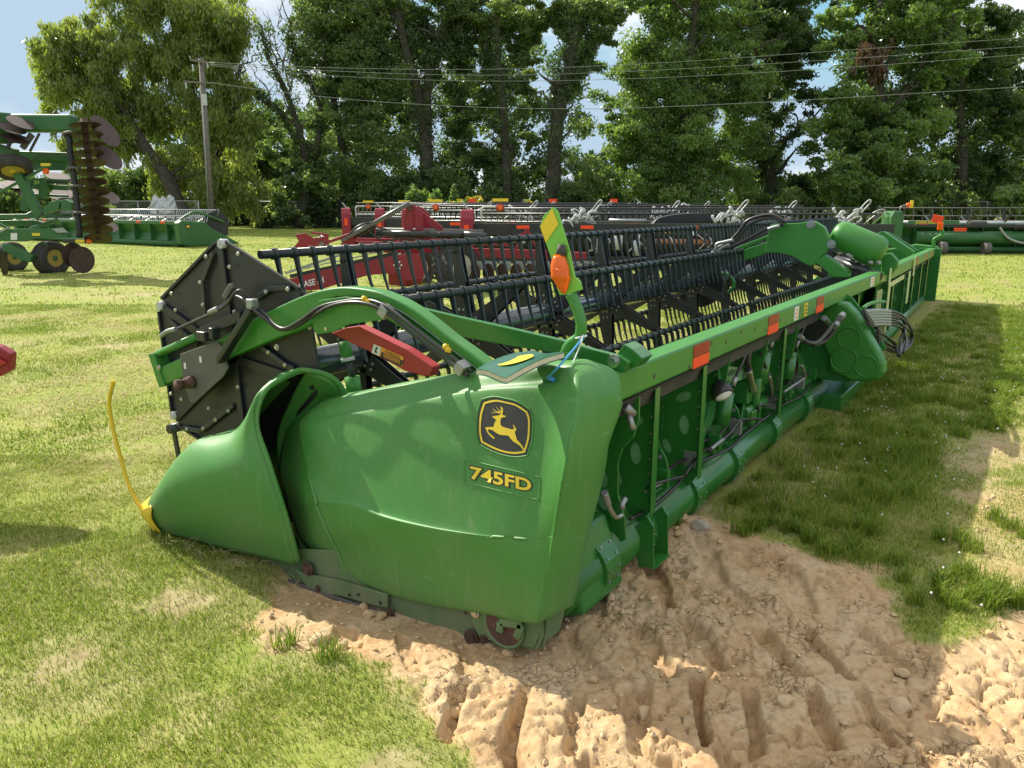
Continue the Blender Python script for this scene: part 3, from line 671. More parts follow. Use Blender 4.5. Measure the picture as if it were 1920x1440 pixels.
for x, y in [(448, 476), (432, 500), (323, 550), (331, 581), (416, 457), (388, 481), (377, 529), (382, 571), (541, 542), (500, 547), (582, 614), (536, 684), (505, 660), (441, 584), (327, 779), (352, 804), (383, 803), (406, 787), (430, 770), (342, 748), (322, 738), (393, 765), (480, 632), (448, 725)]:
    p = at(x, y, u=UP-.022); g = G(); g.tube([p, p-Vector((.008, 0, 0))], .0105, 12); g.tube([p-Vector((.006, 0, 0)), p-Vector((.014, 0, 0))], .0065, 6); g.build('plate_bolt', 'steel', ep)
for x, y in [(416, 457), (301, 573), (326, 779)]:
    p = at(x, y, u=UP-.02); g = G(); g.tube([p+Vector((.03, 0, 0)), p-Vector((.012, 0, 0))], .024, 16); g.build('bat_bearing', 'white_plastic', ep)
# tine bar ends at the lower left corner
g = G(); p = at(325, 803, u=UP); g.cyl(p-Vector((.03, 0, 0)), p+Vector((.1, 0, 0)), .028, 16); g.bar(p, p+Vector((0, -.03, -.20)), .012, .035); g.build('bat_end', 'black_paint', GH)
# --- near reel arm: bent twin tube with a web plate
UA = .20
top = [(288, 693), (336, 672), (414, 633), (470, 600), (540, 566), (582, 549), (615, 541), (645, 538), (680, 541), (715, 549), (760, 570), (800, 598), (842, 632), (885, 663), (918, 690)]
bot = [(300, 724), (350, 704), (400, 684), (440, 666), (520, 634), (585, 607), (628, 596), (665, 588), (695, 588), (722, 598), (750, 615), (790, 645), (830, 676), (862, 703), (890, 722)]
def ribbon(tp, bt, u, th):
    g = G(); T = [at(x, y, u=u) for x, y in tp]; B = [at(x, y, u=u) for x, y in bt]; n_ = len(T); o_ = Vector((th, 0, 0))
    vs = T+B+[p+o_ for p in T]+[p+o_ for p in B]
    fs = []
    for i in range(n_-1): fs += [(i, i+1, n_+i+1, n_+i), (2*n_+i, 3*n_+i, 3*n_+i+1, 2*n_+i+1), (i, 2*n_+i, 2*n_+i+1, i+1), (n_+i, n_+i+1, 3*n_+i+1, 3*n_+i)]
    fs += [(0, n_, 3*n_, 2*n_), (n_-1, 3*n_-1, 4*n_-1, 2*n_-1)]
    g.add(vs, fs); return g
midl = [(x*.62+a*.38, y*.62+b_*.38) for (x, y), (a, b_) in zip(top, bot)]
midr = [(x*.30+a*.70, y*.30+b_*.70) for (x, y), (a, b_) in zip(top, bot)]
n7 = 6
arm = ribbon(smooth2(top, 3), smooth2([b_ if i < 6 else midl[i] for i, b_ in enumerate(bot)], 3), UA, .075).build('reel_arm', 'green', GH, bevel=.010, seg=3)
ribbon(smooth2(midr[5:], 3), smooth2(bot[5:], 3), UA, .06).build('arm_lower_tube', 'green', arm, bevel=.008)
ribbon(smooth2(midl[5:], 3), smooth2(midr[5:], 3), UA+.045, .008).build('arm_web', 'green_deep', arm)
g = G(); g.slab([at(x, y, u=UA-.006) for x, y in [(584, 576), (600, 563), (648, 556), (700, 560), (724, 599), (690, 603), (655, 608), (628, 622), (596, 627), (590, 618)]], (-.008, 0, 0)); g.build('arm_gusset', 'green', arm, bevel=.003)
g = G(); e = [at(x, y, u=UA-.01) for x, y in [(277, 664), (287, 662), (308, 722), (298, 727)]]; g.slab(e, (.095, 0, 0)); g.build('arm_end_bracket', 'green', arm, bevel=.004)
g = G(); g.cyl(at(296, 664, u=UA+.02), at(372, 630, u=UA+.02), .022, 14); g.build('fore_aft_cylinder', 'green', arm)
g = G(); g.cyl(at(372, 628, u=UA+.02), at(410, 612, u=UA+.02), .011, 12); g.build('cylinder_rod', 'steel', arm)
# sliding bearing plate, axle and stay
g = G(); g.slab([at(x, y, u=UA-.03) for x, y in [(337, 664), (402, 641), (414, 652), (427, 690), (418, 706), (363, 757), (354, 752), (350, 734), (343, 715)]], (.012, 0, 0)); bp_ = g.build('bearing_plate', 'grey_plate', GH, bevel=.003)
g = G(); p = at(362, 716, u=UA-.03); g.lathe([(0, .034), (-.03, .034), (-.03, .026), (-.075, .026), (-.078, .030), (-.10, .030), (-.10, .0)], p, (1, 0, 0), 24); g.build('axle_stub', 'rust', bp_)
for x, y in ((347, 686), (376, 674)):
    p = at(x, y, u=UA-.032); g = G(); g.box(p, (.003, .018, .034)); g.build('white_tag', 'white', bp_)
g = G(); g.slab([at(x, y, u=UA-.045) for x, y in [(368, 626), (375, 612), (440, 586), (449, 584), (450, 602), (400, 624), (372, 640)]], (.03, 0, 0)); g.build('slide_bracket', 'black_steel', bp_, bevel=.004)
g = G(); g.box(at(383, 630, u=UA-.06), (.05, .07, .05)); g.box(at(402, 625, u=UA-.06), (.05, .03, .06)); g.build_each('slide_block', 'black_paint', bp_, bevel=.006)
g = G(); g.bar(at(412, 677, u=UA-.05), at(474, 580, u=UA-.05), .035, .05, up=(1, 0, 0)); g.build('stay_bar', 'black_paint', GH, bevel=.006)
g = G(); g.box(at(473, 570, u=UA-.05), (.045, .045, .05)); g.build('hose_clamp', 'galv', GH, bevel=.006)
g = G(); g.bar(at(422, 560, u=UA-.02), at(436, 535, u=UA-.02), .035, .03, up=(1, 0, 0)); g.build('stop_lug', 'grey_plate', GH, bevel=.008)
hz = [[(302, 628), (330, 618), (365, 602), (400, 586), (425, 570), (440, 550), (452, 545), (466, 556), (476, 572), (500, 592), (517, 610), (535, 616), (565, 600), (600, 576), (640, 566), (680, 562), (720, 572), (760, 602), (800, 635), (850, 672), (885, 697)],
      [(393, 584), (412, 577), (432, 560), (444, 556), (462, 566), (480, 584), (505, 604), (524, 617), (548, 616), (580, 597), (620, 574), (670, 567), (715, 580), (755, 610), (800, 646), (845, 680), (878, 704)]]
for h_ in hz: g = G(); g.tube(spline([at(x, y, u=UA-.045+.02*math.sin(i)) for i, (x, y) in enumerate(h_)], 5), .0085, 8); g.build('hose', 'hose', GH)
g = G(); g.tube(spline([at(x, y, u=UA-.05) for x, y in [(302, 630), (312, 622), (330, 617)]], 4), .012, 8); g.tube([at(393, 586, u=UA-.05), at(410, 578, u=UA-.05)], .014, 8); g.build_each('hose_fitting', 'galv', GH)
for x, y, a in ((723, 584, 0), (866, 690, 0)):
    g = G(); p = at(x, y, u=UA-.04); g.box(p, (.05, .045, .05), Matrix.Rotation(.6, 3, 'X')); g.build('hose_clamp', 'galv', GH, bevel=.004)
for x, y in ((683, 560), (690, 566), (836, 650), (840, 656)):
    g = G(); p = at(x, y, u=UA-.05); g.cyl(p-Vector((0, .008, 0)), p+Vector((0, .008, 0)), .012, 8); g.build_each('hose_tie', 'yellow', GH)
bolts('bolt', [at(x, y, u=UA-.006) for x, y in [(614, 616), (299, 689), (402, 610), (520, 651)]], .010, .012, (-1, 0, 0), 'steel', GH)
# red safety stop with its warning label, lift cylinder
g = G(); RU = .33
rs = [(620, 625), (650, 614), (672, 611), (762, 655), (812, 688), (806, 706), (795, 706), (757, 695), (694, 660), (668, 648)]
g.slab([at(x, y, u=RU) for x, y in rs], (.055, 0, 0)); red = g.build('safety_stop', 'red', GH, bevel=.005)
def on_plane(u):
    return lambda x, y, off: at(x, y, u=u)+Vector((-off, 0, 0))
decal('warning_label', 'orange_label', [(702, 644), (758, 669), (755, 688), (697, 661)], .0035, red, 0, on_plane(RU))
decal('label_text_panel', 'decal_black', [(717, 659), (757, 676), (754, 687), (714, 669)], .0045, red, 0, on_plane(RU))
decal('label_pictogram', 'white', [(702, 645), (716, 651), (712, 667), (698, 661)], .0045, red, 0, on_plane(RU))
lay_text('label_text', 'WARNING', 'decal_black', [(723, 655), (752, 668), (751, 673), (722, 660)], .005, red, on_plane(RU))
decal('pictogram_figure', 'decal_black', [(706, 650), (711, 652), (707, 656), (709, 663), (703, 660), (705, 655)], .0052, red, 0, on_plane(RU))
g = G()
for k in range(4): a_ = at(719, 662.5+k*2, u=RU-.0055); b_ = at(750, 676+k*2, u=RU-.0055); g.bar(a_, b_, .0005, .0022)
g.build('label_lines', 'orange_label', red)
LC = .42; g = G(); g.cyl(at(644, 640, u=LC), at(652, 672, u=LC), .030, 18); g.cyl(at(660, 706, u=LC), at(666, 745, u=LC), .038, 18); g.build_each('lift_cylinder', 'green', GH)
g = G(); g.cyl(at(651, 668, u=LC), at(662, 712, u=LC), .017, 14); g.build('lift_rod', 'black_paint', GH)
g = G(); g.cyl(at(651.5, 670, u=LC), at(653, 677, u=LC), .034, 16); g.build('cylinder_collar', 'white_plastic', GH)
# inner brace: long flat green bar from the rear pivot
g = ribbon([(762, 571), (850, 592), (950, 614), (1053, 638), (1110, 655), (1162, 668), (1180, 680)], [(800, 612), (850, 629), (950, 648), (1053, 664), (1100, 675), (1137, 688), (1170, 700)], .50, .03)
g.build('reel_brace', 'green_deep', GH, bevel=.004)
g = G(); g.slab([at(x, y, u=.53) for x, y in [(1150, 672), (1170, 645), (1186, 655), (1205, 672), (1190, 690), (1160, 692)]], (.10, 0, 0)); g.build('pivot_bracket', 'green_deep', GH, bevel=.004)
bolts('bolt', [at(1151, 677, u=.495)], .018, .02, (-1, 0, 0), 'steel', GH)

# --- rear frame: top beam, belt cover strip, ribs, lower tube, back sheets
BV0, BV1 = -.08, .03
def beam(u0, u1, name, w0=.882, w1=1.008): g = G(); g.box(((u0+u1)/2, (BV0+BV1)/2, (w0+w1)/2), (u1-u0, BV1-BV0, w1-w0)); return g.build(name, 'green', GH, bevel=.012, seg=3)
bm1 = beam(.30, 6.15, 'top_beam'); bm2 = beam(6.9, 13.3, 'top_beam', .87, 1.0)
g = G(); g.box((6.5, .0, .90), (.75, .08, .10)); g.build('beam_joint', 'green_deep', GH, bevel=.01)
g = G(); g.slab([(.36, -.075, .875), (.36, -.045, .840), (.36, -.03, .79), (.36, .02, .79), (.36, .02, .875)], (3.55, 0, 0)); g.build('cover_strip', 'rubber', GH)
g = G(); g.slab([(7.9, -.075, .865), (7.9, -.045, .84), (7.9, -.03, .79), (7.9, .02, .79), (7.9, .02, .865)], (5.2, 0, 0)); g.build('cover_strip', 'rubber', GH)
for u in (1.25, 2.45, 3.62):
    g = G(); g.box((u+.115, BV0-.002, .968), (.21, .003, .058)); g.build('red_reflector', 'red_reflector', bm1)
    g = G(); g.box((u+.115, BV0-.002, .909), (.21, .003, .052)); g.build_each('orange_reflector', 'orange_reflector', bm1)
for u in (9.8, 11.2, 12.4):
    g = G(); g.box((u+.115, BV0-.002, .94), (.12, .003, .09)); g.build_each('orange_reflector', 'orange_reflector', bm2)
for u, w_ in ((.48, .905), (.82, .93), (1.22, .90), (1.50, .975), (1.72, .95), (1.96, .97), (2.2, .955), (2.72, .945), (2.42, .92), (3.2, .97), (3.95, .95), (3.58, .91), (5.5, .95)):
    g = G(); g.tube([(u, BV0+.002, w_), (u, BV0-.0015, w_)], .011, 12); g.build('bolt_hole', 'hose', bm1)
for u, du, m_ in ((3.02, .07, 'white'), (3.27, .055, 'yellow_decal'), (5.66, .12, 'white')):
    g = G(); g.box((u+du/2+.03, BV0-.002, .945), (du*1.5, .003, .09)); s_ = g.build('safety_sticker', m_, bm1)
    g = G()
    for k in range(3): g.box((u+du*.55+.03, BV0-.0045, .92+k*.024), (du*.7, .002, .012))
    g.build('sticker_print', 'decal_black' if m_ != 'white' else 'orange_label', s_)
ribhole = lambda u, v, w, a, b, rot=0: [(u, v+math.cos(t_)*a*math.cos(rot)-math.sin(t_)*b*math.sin(rot), w+math.cos(t_)*a*math.sin(rot)+math.sin(t_)*b*math.cos(rot)) for t_ in [k*math.pi/8 for k in range(16)]]
def rib(u, name='rib'):
    g = G(); g.slab([(u, -.06, .86), (u, -.062, .30), (u, -.03, .24), (u, .0, .20), (u, .20, .22), (u, .22, .26), (u, .28, .50), (u, .28, .86)], (.010, 0, 0))
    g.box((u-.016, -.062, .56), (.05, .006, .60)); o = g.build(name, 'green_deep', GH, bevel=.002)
    g = G()
    for v, w, a, b_, r in ((.05, .68, .045, .024, -.5), (.04, .53, .052, .026, 1.45), (.13, .40, .04, .02, 1.1), (.0, .79, .03, .014, 0)):
        pts = ribhole(u-.0015, v, w, a, b_, r); g.add(pts, [tuple(range(16))])
    g.build_each('rib_hole', 'lit_hole_and_plate_green', o)  # flat ovals; the lit sheet behind is put into their colour
    g = G()
    for w in (.72, .64, .60, .52, .45, .38): p = Vector((u-.002, -.035, w)); g.tube([p, p-Vector((.006, 0, 0))], .006, 8)
    for w in (.66, .61, .56, .50): p = Vector((u-.002, .16, w)); g.tube([p, p-Vector((.006, 0, 0))], .005, 8)
    q_ = g.build('rib_rivets', 'galv', o); q_['kind'] = 'stuff'; return o
mat('lit_hole_and_plate_green', (.13, .31, .15), .3, var=.3, vscale=14, dust=.1)  # pale tone paints light behind the rib holes; also colours the valve plate
r0 = rib(.92)
for u in (1.50, 2.95, 5.3, 7.4, 8.6, 9.8, 11.0, 12.2): c = copy_tree(r0, GH); c.location.x += u-.92
# first rib near the end shield, with a deep waist
g = G(); g.slab([(.70, -.07, .86), (.70, -.07, .76), (.70, -.05, .68), (.70, .0, .62), (.70, .02, .55), (.70, .015, .40), (.70, -.02, .30), (.70, -.03, .20), (.70, .1, .12), (.70, .25, .12), (.70, .3, .86)], (.012, 0, 0)); w_ = g.build('end_rib', 'green_deep', GH, bevel=.003)
g = G()
for v, w, a, b_, r in ((.10, .47, .05, .03, 1.2), (.09, .35, .035, .02, 1.0)): g.add(ribhole(.698, v, w, a, b_, r), [tuple(range(16))])
g.build_each('rib_hole', 'lit_hole_and_plate_green', w_)  # ovals painted in the tone of the lit sheet behind
g = G(); g.tube([(.62, -.06, .80), (.62, -.085, .74)], .014, 8); g.tube([(.60, -.05, .84), (.64, -.07, .80)], .02, 8); g.build_each('strip_latch', 'galv', GH)
# lower cross tube with riveted clamp bands
g = G(); g.cyl((.20, .09, .115), (4.55, .09, .115), .118, 32); g.cyl((5.2, .09, .115), (6.72, .09, .115), .118, 32); g.cyl((6.73, .09, .115), (13.3, .09, .115), .118, 32); lt = g.build('lower_tube', 'green_deep', GH)
for u in (.56, 1.02, 1.60, 2.25, 3.05, 3.9, 5.6):
    g = G(); g.lathe([(-.065, .122), (-.065, .140), (.065, .140), (.065, .122)], (u, .09, .115), (1, 0, 0), 32, sm=False); b1 = g.build('clamp_band', 'green_deep', lt)
    g = G()
    for s_ in (-.04, .04):
        for a_ in range(-60, 100, 22):
            q = math.radians(a_); p = Vector((u+s_, .09-math.cos(q)*.139, .115+math.sin(q)*.139)); d = Vector((0, -math.cos(q), math.sin(q))); g.tube([p, p+d*.006], .0055, 6)
    g.build('band_rivets', 'galv', lt)['kind'] = 'stuff'
for u in (.86, 1.02): g = G(); g.slab([(u, -.06, .26), (u, -.09, .22), (u, -.10, .02), (u, -.02, .0), (u, .0, .2)], (.01, 0, 0)); g.build_each('stand_bracket', 'green_deep', GH, bevel=.002)
g = G(); g.box((.94, -.08, .02), (.17, .06, .01)); g.build_each('stand_bracket', 'green_deep', GH)
# sloped back sheets between the ribs
g = G(); bs = [(.40, .06, .22), (.40, .22, .50), (.40, .17, .78), (.40, .0, .95), (.40, .02, .96), (.40, .19, .78), (.40, .24, .5), (.40, .08, .22)]; g.slab(bs, (6.2, 0, 0)); g.build('back_sheet', 'green', GH)
g = G(); g.slab([(6.75, b_, c_) for a, b_, c_ in bs], (6.55, 0, 0)); fbs = g.build('back_sheet', 'green', GH)
g = G(); g.slab([(.30, -.02, .14), (.30, -.05, .02), (.30, .02, -.01), (.30, .35, -.02), (.30, .35, .3), (.30, .05, .33)], (.36, 0, 0)); g.build('end_box', 'green_deep', GH, bevel=.02)
# draper belt and cutter bar
g = G(); g.slab([(.34, .28, .44), (.34, 1.72, .14), (.34, 1.72, .10), (.34, .28, .38)], (12.9, 0, 0)); g.build('draper_belt', 'rubber', GH)
g = G(); g.box((6.8, 1.80, .075), (13.1, .12, .02))
for u in np.arange(.35, 13.3, .0762): g.slab([(u-.012, 1.86, .07), (u+.012, 1.86, .07), (u+.003, 1.96, .085), (u-.003, 1.96, .085)], (0, 0, .016))
g.build('cutter_bar', 'black_steel', GH)
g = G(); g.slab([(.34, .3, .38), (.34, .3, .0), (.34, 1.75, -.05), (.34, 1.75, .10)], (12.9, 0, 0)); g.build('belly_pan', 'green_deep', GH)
# brackets, valve block, lamp and hoses under the beam
for u in (1.25, 2.35, 3.5):
    g = G(); g.slab([(u, -.0, .30), (u, .03, .42), (u, .06, .46), (u, .12, .46), (u, .18, .26), (u, .12, .20)], (.012, 0, 0)); b1 = g.build('bracket', 'green_deep', GH, bevel=.003)
    bolts('bolt', [(u-.001, .06, .42), (u-.001, .10, .36), (u-.001, .04, .32)], .009, .01, (-1, 0, 0), 'galv', GH)
lm = Vector((1.80, -.06, .60))
lp = at(1352, 733, v=-.02)
g = G(); g.lathe([(-.05, .015), (-.045, .04), (-.01, .058), (.03, .062), (.035, .058)], lp, (-.35, -.62, -.70), 24); wl = g.build('work_lamp', 'hose', GH)
g = G(); g.lathe([(.030, .054), (.040, .045), (.044, .0)], lp, (-.35, -.62, -.70), 24); g.build('lamp_lens', 'lamp_glass', wl)
g = G(); g.bar(lp+Vector((.02, .02, .06)), lp+Vector((.03, .05, .18)), .02, .01); g.build('lamp_bracket', 'green_deep', wl)
vb = at(1395, 735, v=.06)
g = G(); g.box(vb, (.16, .10, .12)); g.box(vb+Vector((.22, 0, .0)), (.2, .08, .10)); g.cyl(vb+Vector((-.1, -.03, -.12)), vb+Vector((.3, -.03, -.12)), .045, 14); g.cyl(vb+Vector((.05, -.06, .09)), vb+Vector((.05, -.06, -.14)), .03, 12); g.box(vb+Vector((-.04, -.04, -.14)), (.1, .1, .08)); g.build('valve_block', 'green_deep', GH, bevel=.006)
g = G(); g.slab([at(x, y, v=.02) for x, y in [(1340, 702), (1362, 686), (1392, 690), (1400, 708), (1380, 716), (1360, 728)]], (0, .006, 0)); g.build('valve_plate', 'lit_hole_and_plate_green', GH)
g = G()
for k in range(6): g.bar(at(1360+k*5, 706-k, v=.015), at(1366+k*5, 695-k, v=.015), .004, .004)
g.build('vent_slot', 'hose', GH)
def hosep(pts, v, r=.011, m='hose', name='hose', n=6):
    g = G(); g.tube(spline([at(x, y, v=v) if not isinstance(v, (list, tuple)) else at(x, y, v=v[i]) for i, (x, y) in enumerate(pts)], n), r, 8); return g.build(name, m, GH)
hosep([(1404, 655), (1402, 680), (1406, 700)], -.01, .02); hosep([(1403, 694), (1408, 715), (1413, 734)], -.012, .023, 'steel', 'hose_fitting')
hosep([(1426, 662), (1436, 690), (1443, 708)], -.01, .010); hosep([(1441, 704), (1446, 725), (1448, 744)], -.012, .016, 'steel', 'hose_fitting')
hosep([(1214, 914), (1235, 905), (1262, 898), (1282, 893)], -.03, .009); hosep([(1210, 922), (1225, 914), (1240, 906)], -.02, .008, 'galv', 'hose_fitting')
hosep([(1284, 891), (1292, 878), (1302, 862), (1310, 854)], -.03, .0085); hosep([(1328, 845), (1345, 832), (1366, 815), (1380, 797), (1388, 788), (1410, 785), (1428, 786)], -.03, .0085)
hosep([(1333, 842), (1345, 832), (1356, 824)], -.034, .011, 'galv', 'hose_fitting')
hosep([(1421, 762), (1422, 772), (1424, 760), (1445, 759), (1456, 750)], -.03, .008); hosep([(1456, 752), (1459, 746)], -.035, .014, 'steel', 'hose_fitting')
hosep([(1132, 922), (1138, 940), (1146, 958), (1155, 970), (1166, 966)], -.06, .010, 'steel', 'drain_pipe'); hosep([(1133, 923), (1140, 946)], -.065, .015, 'galv', 'hose_fitting'); hosep([(1172, 935), (1166, 946), (1167, 952)], -.04, .014, 'galv', 'hose_fitting')
hosep([(1470, 735), (1480, 728), (1495, 718), (1508, 709)], -.05, .010, 'galv', 'hose_fitting'); hosep([(1510, 708), (1508, 698), (1502, 685)], -.05, .013, 'steel', 'hose_fitting')
# second layer of braces, gussets, clips and plumbing between the ribs
for u0_, u1_ in ((1.62, 2.2), (2.3, 2.9), (3.1, 3.7), (5.5, 6.1)):
    g = G(); g.bar((u0_, .0, .30), (u1_, .12, .74), .05, .012, up=(0, 1, 0)); g.build('brace', 'green_deep', GH, bevel=.002)
    g = G(); g.slab([(u1_-.25, .03, .24), (u1_-.22, .06, .40), (u1_-.10, .08, .44), (u1_, .05, .24)], (0, .008, 0)); g.build('gusset', 'green_deep', GH, bevel=.002)
for i_, (ua, ub, vv_, ww_) in enumerate(((1.1, 4.3, .02, .33), (1.55, 4.2, .035, .37), (.8, 4.0, -.01, .27))):
    g = G(); n_ = 14; g.tube(spline([(ua+(ub-ua)*k/n_, vv_+.012*math.sin(k*1.7+i_), ww_+.018*math.sin(k*1.1+i_*2)) for k in range(n_+1)], 4), .009, 8); g.build('hose', 'hose', GH)
for k in range(9):
    u_ = 1.15+k*.36; g = G(); g.box((u_, .0, .35), (.025, .07, .09)); g.build('hose_clip', 'galv' if k % 2 else 'green_deep', GH, bevel=.003)
for u_ in (1.9, 2.6, 3.3): g = G(); g.slab([(u_, -.05, .84), (u_, -.02, .60), (u_, .10, .55), (u_, .16, .80)], (.008, 0, 0)); g.build('hanger_plate', 'green_deep', GH, bevel=.002)
for u_, w_ in ((2.05, .50), (2.75, .62), (3.4, .52)):
    g = G(); g.lathe([(-.10, .03), (-.10, .045), (.10, .045), (.10, .03)], (u_, .02, w_), (.3, 0, 1), 16); g.lathe([(.10, .02), (.16, .02)], (u_, .02, w_), (.3, 0, 1), 10); g.build('small_cylinder', 'green_deep', GH)
    g = G(); g.tube(spline([(u_+.05, -.01, w_+.15), (u_+.12, -.03, w_+.26), (u_+.25, -.01, w_+.30)], 5), .010, 8); g.build('hose', 'hose', GH)
    g = G(); g.tube([(u_+.045, -.01, w_+.13), (u_+.065, -.015, w_+.18)], .015, 8); g.build_each('hose_fitting', 'galv', GH)
for k in range(4): hosep([(1470+k*7, 640+k*3), (1475+k*6, 665), (1480+k*5, 690), (1474+k*6, 720)], .02+.01*k, .011)
# --- drive housing in the middle of the header
UG = 4.35
hs = [(1548, 575), (1567, 565), (1588, 570), (1605, 588), (1628, 627), (1647, 660), (1658, 683), (1658, 700), (1648, 712), (1630, 716), (1592, 716), (1583, 708), (1560, 700), (1552, 690), (1556, 672), (1545, 655), (1542, 640), (1520, 640), (1520, 600)]
g = G(); g.slab([at(x, y, u=UG) for x, y in hs], (.16, 0, 0)); dh = g.build('drive_cover', 'green', GH, bevel=.03, seg=4)
g = G(); g.slab([at(x, y, u=UG+.05) for x, y in [(1500, 640), (1530, 600), (1560, 600), (1600, 700), (1592, 718), (1513, 708), (1500, 702), (1498, 670)]], (.5, 0, 0)); g.build('drive_housing', 'green_deep', GH, bevel=.01)
for x, y, r_ in ((1592, 634, .085), (1582, 675, .10), (1624, 687, .085)):
    g = G(); p = at(x, y, u=UG); g.tube([p+Vector((-.001, r_*math.cos(a), r_*math.sin(a))) for a in [k*math.pi/16 for k in range(33)]], .006, 6, cap=False); g.build('cover_boss', 'green', dh)
g = G(); g.slab([at(x, y, u=UG+.32) for x, y in [(1590, 552), (1600, 560), (1630, 603), (1659, 647), (1660, 655), (1650, 664), (1640, 655), (1560, 600), (1560, 553)]], (.02, 0, 0)); g.build('side_panel', 'green', GH, bevel=.004)
g = G(); g.box((5.0, .0, .06), (1.3, .36, .14)); g.build('gearbox_base', 'green_deep', GH, bevel=.01)
g = G(); g.box((4.9, .15, .45), (.9, .3, .7)); g.build('feeder_frame', 'green_deep', GH, bevel=.01)
g = G(); hp = at(1532, 622, v=.06); g.cyl(hp, hp+Vector((.2, .0, 0)), .10, 24); g.build('drive_opening', 'hose', GH)
hosep([(1504, 634), (1512, 641), (1530, 643), (1545, 630), (1560, 612), (1575, 594)], [-.05, -.09, -.12, -.14, -.16, -.16], .016)
hosep([(1524, 648), (1545, 641), (1560, 625), (1572, 605), (1578, 596)], [-.06, -.1, -.14, -.17, -.18], .014)
hosep([(1575, 596), (1580, 590)], -.19, .026, 'galv', 'hose_fitting'); hosep([(1566, 612), (1570, 606)], -.18, .022, 'galv', 'hose_fitting'); hosep([(1500, 630), (1505, 637)], -.06, .02, 'galv', 'hose_fitting'); hosep([(1545, 596), (1552, 604)], -.08, .022, 'galv', 'hose_fitting')
# bundle of couplings and looped hoses behind the drive
for k in range(6):
    yy = 584+k*5.0
    x1 = 1700-k*2
    e_ = (0, 3, -5, 6, -9, 1)[k]
    loop = [(1618+k*2, yy), (1650, yy-1), (1674, yy), (1692-e_*.5, yy+8), (1705-k*2+e_, yy+26-e_*.6), (1711-k*3+e_, 634+k-e_), (1702-k*3+e_*.5, 653+k*.4-e_*1.5), (1682-k, 661-k*3.5), (1662, 655-k*5+e_*.5), (1645, 643-k*5)]
    hosep(loop, [-.34]*3+[-.36, -.39, -.41+.012*e_, -.41+.015*e_, -.40, -.38, -.36], .0125)
    hosep([(1622+k*3, yy), (1650, yy-1), (1668, yy)], -.345, .018, 'galv', 'coupling')
hosep([(1618, 578), (1630, 570), (1645, 566), (1658, 566)], -.33, .014, 'green', 'lever')
g = G(); g.box(at(1640, 625, v=-.28), (.35, .1, .3)); g.build('multicoupler', 'hose', GH, bevel=.01)
# masked strips and frames of the far half
g = G(); g.box((6.62, -.10, .93), (.10, .006, .17)); g.box((6.66, -.10, .60), (.13, .006, .52)); g.box((7.4, -.09, .83), (1.5, .006, .05)); g.box((8.7, -.10, .66), (.22, .006, .40)); g.box((9.2, -.10, .90), (.13, .006, .25)); g.build_each('masking_strip', 'masking', GH)
g = G(); g.box((6.1, -.085, .60), (.05, .02, .45)); g.box((6.25, -.085, .60), (.05, .02, .45)); g.build_each('masking_strip', 'masking', GH)
g = G(); g.slab([(6.9, .06, .86), (6.9, .02, .30), (6.9, .1, .2)], (6.4, 0, 0)); g.build('rear_panel', 'green_deep', GH)
# middle reel arm, lift plates and the cylinder cover
UM = 6.35
g = G(); g.slab([at(x, y, u=UM) for x, y in [(1432, 474), (1445, 420), (1500, 418), (1520, 414), (1527, 415), (1545, 426), (1552, 442), (1562, 455), (1530, 494), (1520, 499), (1508, 494), (1485, 480), (1460, 474)]], (.10, 0, 0)); mp_ = g.build('middle_arm_plate', 'green', GH, bevel=.008)
bolts('arm_pin', [at(1521, 421, u=UM), at(1559, 458, u=UM)], .03, .03, (-1, 0, 0), 'galv', mp_)
g = G(); g.slab([at(x, y, u=UM-.02) for x, y in [(1530, 492), (1545, 478), (1590, 508), (1590, 520), (1562, 520)]], (.16, 0, 0)); g.build('middle_arm_strut', 'green', GH, bevel=.008)
g = G(); g.slab([at(x, y, u=UM+.02) for x, y in [(1380, 478), (1400, 466), (1437, 454), (1437, 474), (1410, 484), (1385, 492)]], (.08, 0, 0)); g.slab([at(x, y, u=UM+.06) for x, y in [(1375, 466), (1442, 440), (1440, 446), (1380, 473)]], (.06, 0, 0)); g.build('middle_arm', 'green', GH, bevel=.006)
g = G(); a = at(1572, 438, u=6.55); b_ = at(1648, 474, u=6.55); ax_ = (b_-a).normalized()
g.lathe([(-.06, .0), (-.055, .08), (-.02, .13), (.04, .15), ((b_-a).length-.04, .165), ((b_-a).length+.02, .14), ((b_-a).length+.05, .08), ((b_-a).length+.06, 0)], a, ax_, 32); cc = g.build('cylinder_cover', 'green', GH)
g = G()
for x, y in ((1588, 478), (1592, 481), (1630, 492), (1645, 492)): p = at(x, y, u=6.4); g.tube([p, p-Vector((.02, .03, 0))], .02, 8)
g.build_each('cover_bolts', 'galv', cc)
g = G(); g.slab([at(x, y, u=6.7) for x, y in [(1650, 478), (1670, 474), (1684, 490), (1682, 500), (1668, 518), (1658, 514), (1652, 500)]], (.1, 0, 0)); g.build('pivot_plate', 'green', GH, bevel=.01)
g = G(); g.cyl(at(1567, 487, u=6.6), at(1650, 520, u=6.4), .05, 12)
for k in range(5): g.tube(spline([at(1560+k*14, 470+k*7, u=6.7), at(1575+k*14, 482+k*6, u=6.7), at(1600+k*12, 490+k*6, u=6.6)], 4), .02, 6)
g.build_each('reel_motor_parts', 'black_paint', GH)
hz2 = [[(1338, 476), (1345, 465), (1365, 455), (1385, 435), (1400, 415), (1425, 405), (1450, 404), (1475, 418)], [(1340, 474), (1368, 458), (1388, 440), (1408, 420), (1432, 410), (1455, 410), (1470, 424)], [(1345, 478), (1380, 460), (1410, 444), (1440, 428), (1465, 424)]]
for h_ in hz2: g = G(); g.tube(spline([at(x, y, u=6.25) for x, y in h_], 5), .017, 8); g.build('hose', 'hose', GH)
